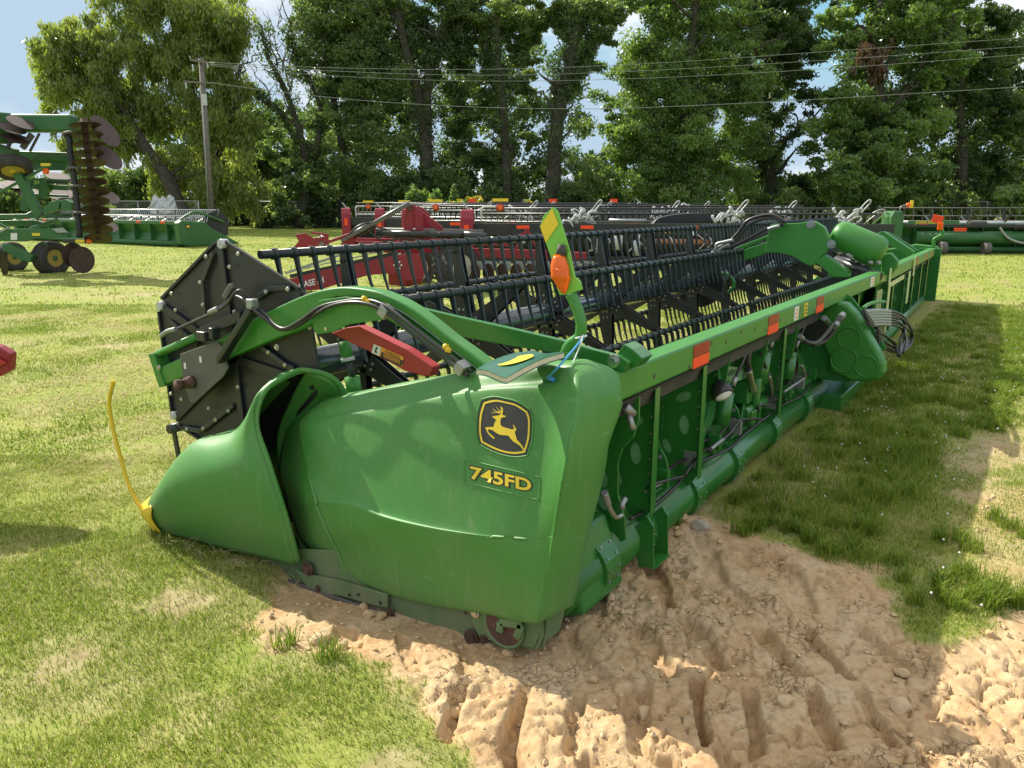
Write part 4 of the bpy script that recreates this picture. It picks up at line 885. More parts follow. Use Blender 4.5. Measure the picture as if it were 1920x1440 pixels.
for h_ in ([(1332, 478), (1342, 468), (1344, 458), (1358, 454), (1375, 450)], [(1340, 480), (1352, 466), (1368, 458)], [(1440, 430), (1452, 426), (1462, 424)]): g = G(); g.tube(spline([at(x, y, u=6.2) for x, y in h_], 4), .02, 8); g.build_each('hose_fitting', 'galv', GH)
g = G(); g.lathe([(-.05, .30), (.05, .30)], (6.35, RC.y, RC.z), (1, 0, 0), 24); g.build('reel_drive_case', 'black_paint', GH)
g = G(); g.tube(spline([at(x, y, u=6.25) for x, y in [(1350, 512), (1365, 515), (1375, 526), (1374, 540), (1364, 548)]], 4), .02, 8); g.build('case_guard', 'green_deep', GH)
# far end: arm, shield and marker lamp
UE = 12.9
g = ribbon([(1640, 440), (1652, 434), (1668, 436), (1690, 450), (1722, 470)], [(1648, 446), (1658, 444), (1672, 450), (1690, 462), (1712, 478)], UE, .10); g.build('reel_arm', 'green_deep', GH, bevel=.01)
g = G(); g.slab([at(x, y, u=11.2) for x, y in [(1650, 436), (1656, 434), (1713, 472), (1708, 480), (1700, 478), (1648, 446)]], (.2, 0, 0)); g.build('reel_brace', 'green', GH)
g = G(); es = [(13.35, -.10, .90), (13.35, -.13, .98), (13.35, -.10, 1.03), (13.35, .25, 1.06), (13.35, .40, 1.02), (13.35, .9, .92), (13.35, 1.3, .75), (13.35, 2.3, .15), (13.35, 2.3, .0), (13.35, .1, .03), (13.35, .0, .05), (13.35, .0, .22), (13.35, -.05, .25)]
g.slab(es, (.18, 0, 0)); g.build('end_shield', 'green', GH, bevel=.05, seg=4)
g = G(); g.box((13.2, .0, .5), (.05, .35, 1.0)); g.build('end_frame', 'green_deep', GH, bevel=.01)
mk = spline([at(x, y, u=13.3) for x, y in [(1751, 462), (1751, 450), (1758, 445), (1767, 440), (1766, 430), (1764, 424)]], 4)
g = G(); g.tube(mk, .028, 8); g.build('marker_arm', 'green', GH)
g = G(); g.box(at(1763, 424, u=13.25), (.08, .09, .14)); g.build('marker_lamp', 'orange_lamp', GH, bevel=.02)
g = G(); g.box(at(1758, 411, u=13.25), (.02, .17, .13), Matrix.Rotation(.3, 3, 'X')); g.build('marker_flag', 'orange_reflector', GH, bevel=.004)
# the far half of the frame is folded slightly forward and sags
def fold(u): return (.044*max(0, u-6.7), -.013*max(0, u-6.7))
done_ = set()
for o in list(GH.children)+list(bm2.children)+[c for k_ in GH.children for c in k_.children]:
    if o.name.split('.')[0] in ('top_beam', 'cover_strip', 'rib', 'back_sheet', 'rear_panel', 'end_shield', 'end_frame', 'masking_strip', 'orange_reflector', 'lower_tube', 'bolt_hole') and o.type == 'MESH':
        if o.name.split('.')[0] in ('bolt_hole', 'orange_reflector') and o.parent is not bm2: continue
        if o.location.x > .01:
            a_, b_ = fold(o.location.x+.92); o.location.y += a_; o.location.z += b_
        elif o.data.name not in done_:
            done_.add(o.data.name)
            for v in o.data.vertices:
                if v.co.x > 6.72: a_, b_ = fold(v.co.x); v.co.y += a_; v.co.z += b_
# --- near marker: bent green post, striped blade and orange lamp
MU = .33
g = G(); g.tube(spline([at(x, y, u=u) for x, y, u in [(1076, 692, .33), (1072, 670, .33), (1062, 660, .33), (1070, 645, .33), (1086, 632, .33), (1090, 610, .33), (1086, 590, .33), (1077, 565, .33), (1070, 552, .33)]], 6), [.022]*49, 14); post = g.build('marker_post', 'green', GH)
g = G(); g.tube(spline([at(x, y, u=.36) for x, y in [(1056, 690), (1055, 675), (1062, 656), (1078, 646)]], 5), .018, 12); g.build('post_elbow', 'green', post)
def on_u(u): return on_plane(u)
blade = [(1037, 388), (1046, 396), (1068, 470), (1078, 519), (1088, 527), (1092, 543), (1062, 553), (1049, 553), (1044, 540), (1040, 500), (1030, 475), (1013, 425), (1018, 405)]
g = G(); g.slab([at(x, y, u=MU) for x, y in blade], (.006, 0, 0)); bl = g.build('marker_blade', 'lime_decal', post, bevel=.0015)
decal('yellow_stripe', 'yellow_decal', [(1036, 391), (1048, 420), (1024, 455), (1013, 424)], .003, bl, 0, on_u(MU))
g = G(); g.slab([at(x, y, u=MU-.003) for x, y in [(1066, 472), (1079, 520), (1091, 530), (1090, 543), (1064, 552), (1062, 500)]], (-.006, .0, 0)); g.build('blade_wing', 'lime_decal', post, bevel=.001)
lpos = at(1049, 498, u=MU-.045)
g = G(); prof = []
rows = [(at(1040, 478, u=MU), .5), ]
vs, fs = [], []
N1, N2 = 12, 16
for i in range(N1+1):
    t_ = i/N1; yy = 477+t_*(551-477); half = (15.5*math.sin(math.pi*min(1, .10+t_*.95))**.55) if t_ < .55 else 15*(1-(t_-.55)/.45)**.8+2.2
    cx = 1049+(t_*6 if t_ < .5 else 3+(t_-.5)*10); c = at(cx, yy, u=MU-.022)
    e = at(cx+half, yy, u=MU-.022); w2 = (e-c).length
    for k in range(N2+1):
        a = math.pi*k/N2; vs.append(c+Vector((-math.sin(a)*w2*1.25*(1 if t_ < .6 else .8), -math.cos(a)*w2, 0)))
for i in range(N1):
    for k in range(N2): fs.append((i*(N2+1)+k, i*(N2+1)+k+1, (i+1)*(N2+1)+k+1, (i+1)*(N2+1)+k))
g.add(vs, fs, True); g.build('marker_lamp', 'orange_lamp', post, solid=.003)
g = G(); p = at(1052, 474, u=MU-.02); g.lathe([(-.01, .02), (.03, .014)], p, (.1, 0, 1), 12); g.build('lamp_socket', 'rubber', post)
g = G(); g.tube([at(1036, 503, u=MU-.06), at(1050, 507, u=MU-.085), at(1066, 499, u=MU-.05)], .0015, 5); g.build('lamp_strap', 'orange_lamp', post)
# --- things lying on the shield
def stack_pt(x, y, h): return on_shield(x, y, h)
bq = [(906, 698), (1012, 671), (1062, 672), (960, 713)]
bq = [(893, 703), (1000, 668), (1056, 676), (950, 716)]
P = [at(893, 705, w=1.052), at(1002, 671, w=1.082), at(1060, 678, w=1.092), at(950, 718, w=1.060)]
nrm = (P[1]-P[0]).cross(P[3]-P[0]).normalized()
if nrm.z < 0: nrm = -nrm
ctr = sum(P, Vector())/4
book = empty('manual', 'thick paperback manual with dark green cover and yellow oval lying on the shield', 'book', ctr)
def sheetbook(h0, h1, k, dy=0):
    g = G(); a = [ctr+(p-ctr)*k+nrm*h0 for p in P]; b2 = [ctr+(p-ctr)*k+nrm*h1 for p in P]
    n_ = 9; 
    def edge(q, s, t_): return (q[0]*(1-s)+q[1]*s)*(1-t_)+(q[3]*(1-s)+q[2]*s)*t_
    vs, fs = [], []
    for h_, q in ((0, a), (1, b2)):
        for i in range(n_):
            for j in range(n_):
                s, t_ = i/(n_-1), j/(n_-1); c = edge(q, s, t_)+nrm*(.012*math.sin(s*3.0)+.006*math.sin(t_*5+s*3)+.012*(s-.7)**2*(1 if s > .7 else 0)*3); vs.append(c)
    m_ = n_*n_
    for i in range(n_-1):
        for j in range(n_-1):
            q = (i*n_+j, (i+1)*n_+j, (i+1)*n_+j+1, i*n_+j+1); fs += [q[::-1], tuple(m_+k_ for k_ in q)]
    ring = [i*n_ for i in range(n_)]+[(n_-1)*n_+j for j in range(1, n_)]+[i*n_+n_-1 for i in range(n_-2, -1, -1)]+[j for j in range(n_-2, 0, -1)]
    for i in range(len(ring)): r_, s_ = ring[i], ring[(i+1) % len(ring)]; fs.append((r_, s_, m_+s_, m_+r_))
    g.add(vs, fs, False); return g
sheetbook(.002, .004, 1.02).build('back_cover', 'book_cover', book); sheetbook(.0045, .022, .985).build('pages', 'paper', book)
fc = sheetbook(.0225, .0245, 1.0).build('front_cover', 'book_cover', book)
g = G(); oc = P[0]*.30+P[1]*.28+P[2]*.19+P[3]*.23; e1 = (P[1]-P[0]).normalized(); e2 = nrm.cross(e1); pts = []
wv = lambda p: 0
for k in range(28): a = 2*math.pi*k/28; pts.append(oc+e1*math.cos(a)*.080+e2*math.sin(a)*.038+nrm*(.0355+.001*math.cos(a)))
g.slab(pts, nrm*.001); g.build('yellow_oval', 'yellow_decal', fc)
# cable ties round the post
def tie(name, m, pts, r, lab):
    g = G(); q = spline([p for p in pts], 5); g.tube(q, r, 8); o = g.build(name, m, None); prop(o, lab, 'cable tie'); return o
o = tie('cable_tie', 'blue', [at(1095, 632, u=.31), at(1088, 640, u=.30), at(1068, 664, u=.22), at(1045, 690, u=.12), on_shield(1029, 712, .012)], .0042, 'bright blue plastic cable tie hanging from the marker post over the end shield')
g = G(); p = on_shield(1030, 713, .014); g.tube([p, p+Vector((-.004, -.03, -.006))], .009, 8); hd = g.build('tie_head', 'blue', o)
o = tie('cable_tie', 'white', [at(1093, 628, u=.31), at(1090, 642, u=.29), at(1082, 662, u=.27), on_shield(1073, 685, .004)], .0022, 'thin white cable tie hanging from the marker post beside the blue one')
g = G(); q = at(1089, 632, u=.33); g.lathe([(-.004, .025), (.004, .025)], q, (0, .3, 1), 16); g.build('tie_loop', 'white', o)

# ------------------------------------------------------------------ machines parked behind
def Ft(F): return lambda pts: [at(x, y, F=F) for x, y in pts]
def place(root, P0, P1):
    d = P1-P0; root.location = (P0.x, P0.y, 0); root.rotation_euler = (0, 0, math.atan2(d.y, d.x))
def tines_row(L_, y, z, step=.15, x0=.2, w=.02, ln=.24, lean=-.08):
    g = G(); x = x0
    while x < L_-.2:
        p = Vector((x, y, z)); q = p+Vector((0, lean*.3, -ln*.4)); r = p+Vector((0, lean, -ln))
        g.bar(p, q, .012, w*1.4, up=(1, 0, 0)); g.bar(q, r, .010, w, up=(1, 0, 0)); x += step
    return g
def far_header(lab, P0, P1, L_, body='green_far', tinem='tine', batm='tine', mk_end=0, cat='grain header', group=None, sheets=True, front=1, reel_w=.85, tilt=0, tstep=.15, nb=6):
    """a platform standing behind: local x along its width, its back towards -y (front=1)"""
    r = empty('grain_header', lab, cat, group=group); f = front
    g = G(); g.box((L_/2, 0, .96), (L_-.5, .12, .14)); bm_ = g.build('top_beam', body, r, bevel=.01)
    g = G(); g.slab([(.3, .04*f, .90), (.3, .22*f, .55), (.3, .06*f, .22), (.3, .10*f, .22), (.3, .26*f, .55), (.3, .08*f, .90)], (L_-.6, 0, 0)); g.build('back_sheet', body, r)
    g = G(); g.cyl((.3, .05*f, .14), (L_-.3, .05*f, .14), .12, 20); g.build('lower_tube', body, r)
    x = .9
    while x < L_-.5:
        g = G(); g.slab([(x, -.06*f, .9), (x, -.06*f, .25), (x, .2*f, .2), (x, .25*f, .9)], (.03, 0, 0)); g.build('rib', body, r); x += 1.15
    g = G(); g.box((L_/2, .9*f, .22), (L_-.6, 1.5, .06)); g.build('belt_deck', 'rubber', r)
    for x, s in ((0, 1), (L_, -1)):
        g = G(); g.slab([(x, -.12*f, .12), (x, -.18*f, .95), (x, .0, 1.06), (x, 1.0*f, .98), (x, 1.45*f, .66), (x, 1.9*f, .45), (x, 2.7*f, .05), (x, .3*f, .02)], (s*.32, 0, 0)); g.build('end_shield', body, r, bevel=.05, seg=3)
        g = G(); pts = spline([(x+s*.35, .05*f, 1.0), (x+s*.35, .5*f, 1.25), (x+s*.35, 1.0*f, 1.36), (x+s*.35, 2.2*f, .95)], 5); g.tube(pts, .05, 8); g.build('reel_arm', body, r)
        g = G(); c = Vector((x+s*.42, 1.9*f, reel_w)); hx = [c+Vector((0, math.cos(k*math.pi/3+.3)*.66, math.sin(k*math.pi/3+.3)*.66)) for k in range(6)]; g.slab(hx, (s*.02, 0, 0)); g.build('reel_end_plate', 'black_steel', r)
    g = G(); g.cyl((.45, 1.9*f, reel_w), (L_-.45, 1.9*f, reel_w), .09, 14); g.build('reel_tube', 'steel' if tinem != 'tine' else 'reel_tube', r)
    al = G()
    for k in range(nb):
        a = math.radians(25+360/nb*k); y_, z_ = (1.9+.6*math.cos(a))*f, reel_w+.6*math.sin(a)
        g = G(); g.cyl((.45, y_, z_), (L_-.45, y_, z_), .024, 8); g.build('bat', batm, r)
        t_ = tines_row(L_, y_, z_, x0=.5, lean=-.09*f, step=tstep); al.add(t_.v, t_.f)
    o = al.build('tine_row', tinem, r); o['kind'] = 'stuff'
    x = 1.0
    while x < L_-.4:
        g = G()
        for k in range(6):
            a = math.radians(25+60*k); g.bar((x, 1.9*f, reel_w), (x, (1.9+.58*math.cos(a))*f, reel_w+.58*math.sin(a)), .03, .09, up=(1, 0, 0))
        g.build('spider', 'black_paint', r); x += 1.3
    for x in (1.2, 2.9):
        for xx in (x, L_-x):
            g = G(); g.box((xx, -.065*f, .975), (.30, .006, .09)); g.build_each('orange_reflector', 'orange_reflector', bm_)
    return r
def marker(r, x, y, z, m='orange_lamp', lp=(0, 0, .35), arm='white', flag=None):
    g = G(); e = Vector((x, y, z))+Vector(lp); g.tube(spline([(x, y, z), (x, y, z+lp[2]*.8), tuple(e)], 4), .02, 8); g.build('marker_arm', arm, r)
    g = G(); g.lathe([(-.05, .0), (-.045, .06), (.0, .085), (.04, .075), (.05, 0)], e, (0, 1, 0), 14); g.build('marker_lamp', m, r)
    if flag: g = G(); g.box(e+Vector((0, .03, .16)), (.36, .02, .09)); g.build('marker_plate', flag, r)
# green header behind on the left, seen from its rear
r = far_header('green header parked on the lawn behind the disc harrow, end shield turned right', Vector(), Vector(), 13.4, tinem='steel', batm='steel')
marker(r, 3.6, 1.2, 1.2, lp=(0, 0, .5), arm='green_far')
# rotation turns local +y to the side; flip so that the rear faces the camera
def facing(root, P0, P1):
    d = (P1-P0).normalized(); n_ = Vector((-d.y, d.x, 0)); return n_.dot(CAM-P0) < 0   # True: local +y already points away
g = G(); g.box((13.4+.002-.01, .25, .82), (.02, .22, .18)); em = g.build('emblem', 'decal_black', r); g = G(); g.box((13.404, .25, .82), (.02, .12, .08)); g.build('emblem_mark', 'yellow_decal', em)
P0 = gpt(338, 31.0); P1 = gpt(160, 34.8); d = (P0-P1).normalized(); place(r, P0-d*13.4, P0)
# green header on the right edge, also seen from its rear
r = far_header('green header beyond the lawn at the right edge, with thin grey wire reel', Vector(), Vector(), 12.0, tinem='grey_plate', batm='grey_plate', reel_w=1.0, tstep=.34, nb=4)
g = G(); g.slab([(-.02, -.3, .45), (-.02, -.35, 1.25), (.05, -.3, 1.45), (.35, -.3, 1.45), (.42, -.3, 1.2), (.42, -.3, .3), (.1, -.3, .3)], (0, .9, 0)); g.build('end_housing', 'green_far', r, bevel=.05, seg=3)
marker(r, .30, -.2, 1.4, lp=(.25, 0, .25), arm='galv', flag=None)
g = G(); g.box((.68, -.15, 1.68), (.10, .05, .26)); g.build('marker_plate', 'yellow_decal', r, bevel=.01)
g = G(); g.box((2.6, -.30, .95), (4.2, .06, .10)); g.build('text_rail', 'black_paint', r, bevel=.01)
g = G(); g.box((1.4, -.34, 1.08), (1.7, .02, .09)); tb = g.build('name_band', 'green_far', r)
cu = bpy.data.curves.new('t', 'FONT'); cu.body = 'JOHN DEERE'; cu.size = .14; cu.offset = .003; ob = bpy.data.objects.new('t', cu); COL.objects.link(ob)
me = bpy.data.meshes.new_from_object(ob.evaluated_get(bpy.context.evaluated_depsgraph_get())); bpy.data.objects.remove(ob)
for v in me.vertices: v.co = Vector((.80+v.co.x, -.353, 1.03+v.co.y))
me.name = 'name_text'; me.materials.clear(); me.materials.append(M['yellow_decal']); o = bpy.data.objects.new('name_text', me); COL.objects.link(o); o.parent = tb
g = G(); g.box((2.3, -.37, .80), (.42, .02, .05)); g.box((2.3, -.37, .86), (.42, .02, .05)); g.build_each('orange_reflector', 'orange_reflector', r)
g = G(); g.box((2.35, -.15, .58), (.65, .02, .20)); g.build('data_plate', 'white', r)
g = G(); g.cyl((.9, -.14, .55), (4.9, -.14, .55), .22, 24); g.build('auger_trough', 'green_far', r)
g = G(); g.slab([(4.9, -.3, .1), (4.9, -.3, .95), (5.2, -.3, .95), (5.2, -.3, .1)], (0, .1, 0)); g.slab([(7.6, -.3, .1), (7.6, -.3, .75), (7.75, -.3, .75), (7.75, -.3, .1)], (0, .1, 0)); g.build_each('feeder_post', 'green_far', r, bevel=.01)
g = G(); g.tube(spline([(3.6, -.35, .9), (3.9, -.4, .55), (4.4, -.42, .38), (5.0, -.42, .42), (5.6, -.38, .7), (6.0, -.35, .75)], 6), .045, 8); g.build('hose', 'galv', r)
g = G(); g.cyl((5.2, -.25, .25), (7.4, -.25, .28), .07, 12); g.cyl((6.6, -.25, .27), (7.0, -.25, .27), .13, 12); g.build_each('drive_shaft', 'hose', r)
g = G(); g.cyl((2.6, -.2, 1.0), (3.2, -.2, 1.0), .12, 14); g.cyl((4.2, -.2, .92), (4.7, -.2, .92), .1, 14); g.build_each('bearing', 'hose', r)
for x, s_ in ((1.95, .22), (3.4, .2)): g = G(); g.cyl((x-.35, -.55, .20), (x-.15, -.55, .20), s_, 20); g.build('skid_wheel', 'grey_plate', r)
g = G(); g.tube(spline([(-.5, .5, .9), (-.5, .3, 1.3), (-.2, .1, 1.5), (.0, .1, 1.35), (.02, .1, 1.0)], 6), .02, 8); g.tube(spline([(-.8, .5, .8), (-.5, .2, 1.2), (-.25, .1, 1.4), (-.1, .1, 1.2), (-.1, .1, .9)], 6), .02, 8); g.build('hose', 'galv', r)
place(r, gpt(1668, 27.5), gpt(2400, 26.6))
# row of black headers behind the reel
black = [
 (868, 21.0, 1680, 20.5, 'black header nearest behind the reel, with red end post and wide dark beam'),
 (757, 24.5, 1700, 24.5, 'black header second in the row, red end post just behind the implement tower'),
 (706, 28.5, 1720, 29.5, 'black header third in the row, its red end post left of the implement tower'),
 (643, 31.5, 1730, 34.5, 'black header farthest back in the row before the trees, with shining silver tines')]
for i, (x0, F0, x1, F1, lab) in enumerate(black):
    P0 = gpt(x0, F0); P1 = gpt(x1, F1); L_ = min((P1-P0).length, 13.0); r = empty('draper_header', lab, 'grain header', group='black headers parked in a row behind the reel')
    g = G(); g.box((L_/2, 0, 1.02), (L_, .16, .30)); bm_ = g.build('top_beam', 'black_paint', r, bevel=.012)
    g = G(); g.slab([(.1, .0, .86), (.1, .2, .2), (.1, .24, .2), (.1, .05, .86)], (L_-.2, 0, 0)); g.build('back_sheet', 'black_steel', r)
    g = G(); g.box((L_/2, 0, .22), (L_, .2, .2)); g.build('lower_tube', 'black_paint', r, bevel=.02)
    for k in range(int(L_/1.3)): g = G(); g.box((.5+k*1.3, .0, .55), (.05, .2, .6)); g.build('rib', 'black_steel', r)
    g = G(); g.slab([(-.05, -.35, .2), (-.05, -.30, 1.30), (-.05, -.18, 1.52), (-.05, .10, 1.54), (-.05, .26, 1.2), (-.05, .4, .2)], (.34, 0, 0)); g.build('end_post', 'red_paint', r, bevel=.03, seg=3)
    g = G(); g.box((.12, -.34, 1.0), (.12, .02, .28)); g.build('end_reflector', 'orange_reflector', r)
    # reel with bats, silver tines and plastic-wrapped hydraulics
    rw = 1.12+.06*i; al = G()
    for k in range(6):
        a = math.radians(15+60*k); y_, z_ = 1.5+.55*math.cos(a), rw+.55*math.sin(a)-.1
        g = G(); g.cyl((.4, y_, z_), (L_, y_, z_), .03, 8); g.build('bat', 'black_paint', r); t_ = tines_row(L_, y_, z_, x0=.5, w=.028, ln=.3, lean=.16, step=.17); al.add(t_.v, t_.f)
    al_ = al.build('tine_row', 'silver_tine' if i != 1 else 'tine', r) if 'silver_tine' in M else None
    if al_ is None: mat('silver_tine', (.30, .31, .32), .3, metal=.6); al_ = al.build('tine_row', 'silver_tine', r)
    al_['kind'] = 'stuff'
    g = G(); g.cyl((.4, 1.5, rw-.1), (L_, 1.5, rw-.1), .1, 14); g.build('reel_tube', 'black_paint', r)
    for xx in (1.6, 3.3, L_*.55, L_*.8):
        g = G(); g.box((xx, -.085, 1.08), (.34, .006, .09)); g.build('red_reflector', 'orange_reflector', bm_)
    for xx in (L_*.28, L_*.62, L_*.9):
        # hoses and couplings wrapped in white plastic
        w_ = G(); random.seed(int(xx*10)+i)
        for q in range(16):
            p = Vector((xx+random.uniform(-.35, .35), random.uniform(-.1, .3), 1.15+random.uniform(0, .35))); e = p+Vector((random.uniform(-.3, .3), random.uniform(-.1, .1), random.uniform(-.25, .2)))
            w_.tube(spline([p, (p+e)/2+Vector((random.uniform(-.1, .1), 0, random.uniform(0, .16))), e], 3), random.uniform(.018, .045), 6)
        w_.build('wrapped_hoses', 'white_plastic', r)
        g = G(); g.tube(spline([(xx, .2, 1.35), (xx+.25, .2, 1.5), (xx+.42, .15, 1.72), (xx+.5, .1, 1.78), (xx+.5, .1, 1.7), (xx+.3, .1, 1.45)], 5), .018, 6); g.build('hose_loop', 'white_plastic', r)
    if i < 3:
        g = G(); pts = spline([(L_*.45, .5, 1.15), (L_*.47, .5, 1.32), (L_*.52, .5, 1.42), (L_*.60, .5, 1.44), (L_*.63, .5, 1.36), (L_*.635, .5, 1.2)], 5); g.slab(pts, (0, .5, 0)); g.build('belt_cover', 'black_steel', r, bevel=.02)
    g = G(); g.tube(spline([(.5, -.1, 1.2), (.5, -.1, 1.5), (.52, -.1, 1.56), (.6, -.1, 1.6), (.9, -.1, 1.6)], 4), .028, 8); g.build('marker_arm', 'white_plastic', r)
    g = G(); g.lathe([(-.04, .07), (.0, .11), (.05, .10), (.055, 0)], (1.0, -.1, 1.58), (0, -1, 0), 16); g.build('marker_lamp', 'red_reflector', r); g = G(); g.lathe([(.056, .075), (.062, .06), (.064, 0)], (1.0, -.1, 1.58), (0, -1, 0), 16); g.build('lamp_lens', 'orange_lamp', r)
    g = G(); g.box((1.0, -.08, 1.78), (.42, .02, .08)); g.build('marker_plate', 'yellow_decal', r)
    g = G(); g.bar((.3, .3, 1.3), (-.05, .3, 1.75), .05, .04); g.build_each('lift_cylinder', 'white_plastic', r)
    for xx in (L_*.40, L_*.66, L_*.86):
        if i == 3: g = G(); g.box((xx, .5, 1.83), (.32, .03, .14)); g.build('red_flag', 'orange_reflector', r)
    if i == 0:
        # more detail hanging in the nearest black header: canisters, pipes
        g = G(); g.cyl((3.9, .3, 1.24), (4.9, .3, 1.24), .05, 12); g.build('brown_pipe', 'galv', r)
        for x_, z_, r_ in ((3.7, .62, .16), (4.1, .70, .13), (4.6, .55, .10)):
            g = G(); g.lathe([(-.2, .0), (-.2, r_), (.16, r_), (.2, r_*.6), (.21, 0)], (x_, -.25, z_), (0, 0, 1), 18); g.build('canister', 'white_plastic', r)
        g = G(); g.cyl((4.9, -.2, .72), (6.6, -.2, .70), .075, 12); g.build('drive_pipe', 'brown_tube', r)
        for q in range(14):
            random.seed(q); x_ = 2.6+random.random()*4.5; g = G(); g.tube(spline([(x_, -.2, .9), (x_+random.uniform(-.3, .3), -.3, .7), (x_+random.uniform(-.4, .4), -.25, .45)], 4), .022, 6); g.build('hose', random.choice(['hose', 'galv', 'white_plastic']), r)
        for q in range(5):
            g = G(); g.box((5.4+q*.7, -.22, .98-.05*(q % 2)), (.12, .02, .10)); g.build('safety_sticker', ['yellow_decal', 'white', 'yellow_decal', 'white', 'white'][q], r)
    d = (P1-P0).normalized(); place(r, P0, P0+d)
# ---------------- red ripper with tyres, right behind the reel
RI = empty('tillage_implement', 'dark red folding tillage implement with upright tower, grey cylinders and big tyre behind the reel', 'farm implement', gpt(760, 15.5))
def rp(name, m, pts, F, th=.12, bevel=.008, parent=None):
    g = G(); g.slab([at(x, y, F=F) for x, y in pts], FW*th); return g.build(name, m, parent or RI, bevel=bevel)
F0 = 15.2
rp('main_rail', 'red_paint', [(640, 452), (885, 456), (885, 464), (640, 462)], F0, .12); rp('main_rail', 'red_paint', [(660, 462), (885, 463), (885, 474), (650, 474)], F0+.7, .12); rp('main_rail', 'red_paint', [(640, 446), (880, 449), (880, 455), (640, 453)], F0+1.6, .12)
rp('wing_rail', 'red_paint', [(875, 465), (1030, 470), (1100, 474), (1100, 486), (1030, 487), (875, 481)], F0+.3, .15); rp('wing_rail', 'red_paint', [(870, 452), (960, 455), (960, 462), (870, 460)], F0+1.5, .12)
for Ft_ in (F0, F0+.9):
    dx = (Ft_-F0)*15
    rp('tower_plate', 'red_paint', [(x+dx, y) for x, y in [(744, 455), (752, 446), (757, 436), (757, 402), (762, 388), (772, 386), (774, 392), (774, 440), (778, 450), (785, 455)]], Ft_, .03)
    rp('tower_plate', 'red_paint', [(x+dx, y) for x, y in [(779, 454), (779, 402), (768, 388), (776, 388), (793, 402), (794, 442), (800, 452), (812, 455)]], Ft_, .03)
rp('tower_brace', 'red_paint', [(768, 384), (778, 386), (828, 424), (832, 432), (818, 431), (772, 396)], F0+.2, .10)
g = G(); g.cyl(at(769, 389, F=F0-.05), at(769, 389, F=F0+1.1), .06, 14); g.build('tower_pin', 'rust', RI)
g = G(); g.cyl(at(655, 446, F=F0), at(700, 420, F=F0), .075, 16); g.build('cylinder_barrel', 'black_paint', RI); g = G(); g.cyl(at(698, 421, F=F0), at(768, 380, F=F0), .045, 14); g.build('cylinder_rod', 'galv', RI)
g = G(); g.bar(at(640, 452, F=F0-.3), at(768, 382, F=F0-.3), .05, .06); g.build('tower_link', 'grey_plate', RI)
g = G(); g.cyl(at(706, 437, F=F0-.1), at(872, 441, F=F0-.1), .065, 16); g.cyl(at(870, 441, F=F0-.1), at(912, 445, F=F0-.1), .085, 14); g.build_each('lift_cylinder', 'black_paint', RI); g = G(); g.cyl(at(910, 445, F=F0-.1), at(985, 455, F=F0-.1), .03, 12); g.build('lift_rod', 'steel', RI)
g = G(); g.cyl(at(706, 431, F=F0+.8), at(906, 435, F=F0+.8), .05, 16); g.build_each('lift_cylinder', 'grey_plate', RI)
g = G(); g.bar(at(640, 470, F=F0), at(655, 440, F=F0), .10, .10); g.build('hinge_post', 'red_paint', RI, bevel=.01)
rp('hinge_plate', 'red_paint', [(648, 468), (650, 442), (656, 437), (663, 442), (664, 468)], F0-.15, .1)
rp('frame_brace', 'red_paint', [(826, 452), (836, 442), (870, 440), (884, 452), (884, 458), (826, 458)], F0-.1, .12)
# left boom with lettering, shovel and pins
boom = rp('boom', 'red_paint', [(530, 548), (540, 524), (600, 508), (680, 492), (745, 478), (792, 474), (800, 500), (792, 524), (760, 527), (742, 512), (690, 516), (600, 543)], F0-.2, .14)
def onF(F): return lambda x, y, off: at(x, y, F=F)-FW*off
lay_text('boom_lettering', 'CASE IH', 'white', [(560, 529), (606, 518), (608, 530), (562, 541)], .008, boom, onF(F0-.2), .02)
g = G(); g.bar(at(536, 512, F=F0-.1), at(650, 474, F=F0-.1), .10, .05); g.build('guide_rail', 'galv', RI); g = G(); g.bar(at(545, 518, F=F0-.05), at(745, 474, F=F0-.05), .12, .07); g.build('boom_cap', 'black_paint', RI)
for k in range(4): g = G(); g.bar(at(560+k*40, 505-k*9, F=F0-.3), at(600+k*40, 498-k*9, F=F0-.3), .02, .025); g.build('hydraulic_pipe', 'galv', RI)
g = G(); p = at(746, 497, F=F0-.21)
for a in range(6): q = p+RT*(.07*math.cos(a*1.047))+Vector((0, 0, .07*math.sin(a*1.047))); g.tube([q, q-FW*.02], .018, 8)
g.build('hub_bolts', 'white', boom)
rp('shovel', 'red_paint', [(553, 440), (572, 437), (592, 449), (600, 456), (590, 464), (549, 465), (560, 452)], F0-.3, .04)
g = G(); g.bar(at(590, 450, F=F0-.25), at(612, 447, F=F0-.25), .06, .08); g.bar(at(612, 462, F=F0-.25), at(612, 438, F=F0-.25), .05, .08); g.bar(at(583, 436, F=F0-.3), at(610, 440, F=F0-.3), .04, .04); g.bar(at(612, 455, F=F0-.25), at(655, 440, F=F0-.25), .05, .06); g.build('shovel_arm', 'red_paint', RI, bevel=.01)
g = G()
for k in range(5): g.lathe([(-.02, .10), (.0, .13), (.02, .10)], at(594+k*4, 466-k*4, F=F0-.1), (RT*.7+Vector((0, 0, .5))), 16)
g.build('coil_spring', 'white_plastic', RI)
g = G(); g.bar(at(470, 482, F=F0), at(620, 458, F=F0), .18, .04); g.build('white_rail', 'white', RI) if False else None
g = G(); g.slab([at(x, y, F=F0-.1) for x, y in [(512, 474), (590, 474), (590, 480), (512, 482)]], FW*.3); g.build('step_plate', 'white_plastic', RI)
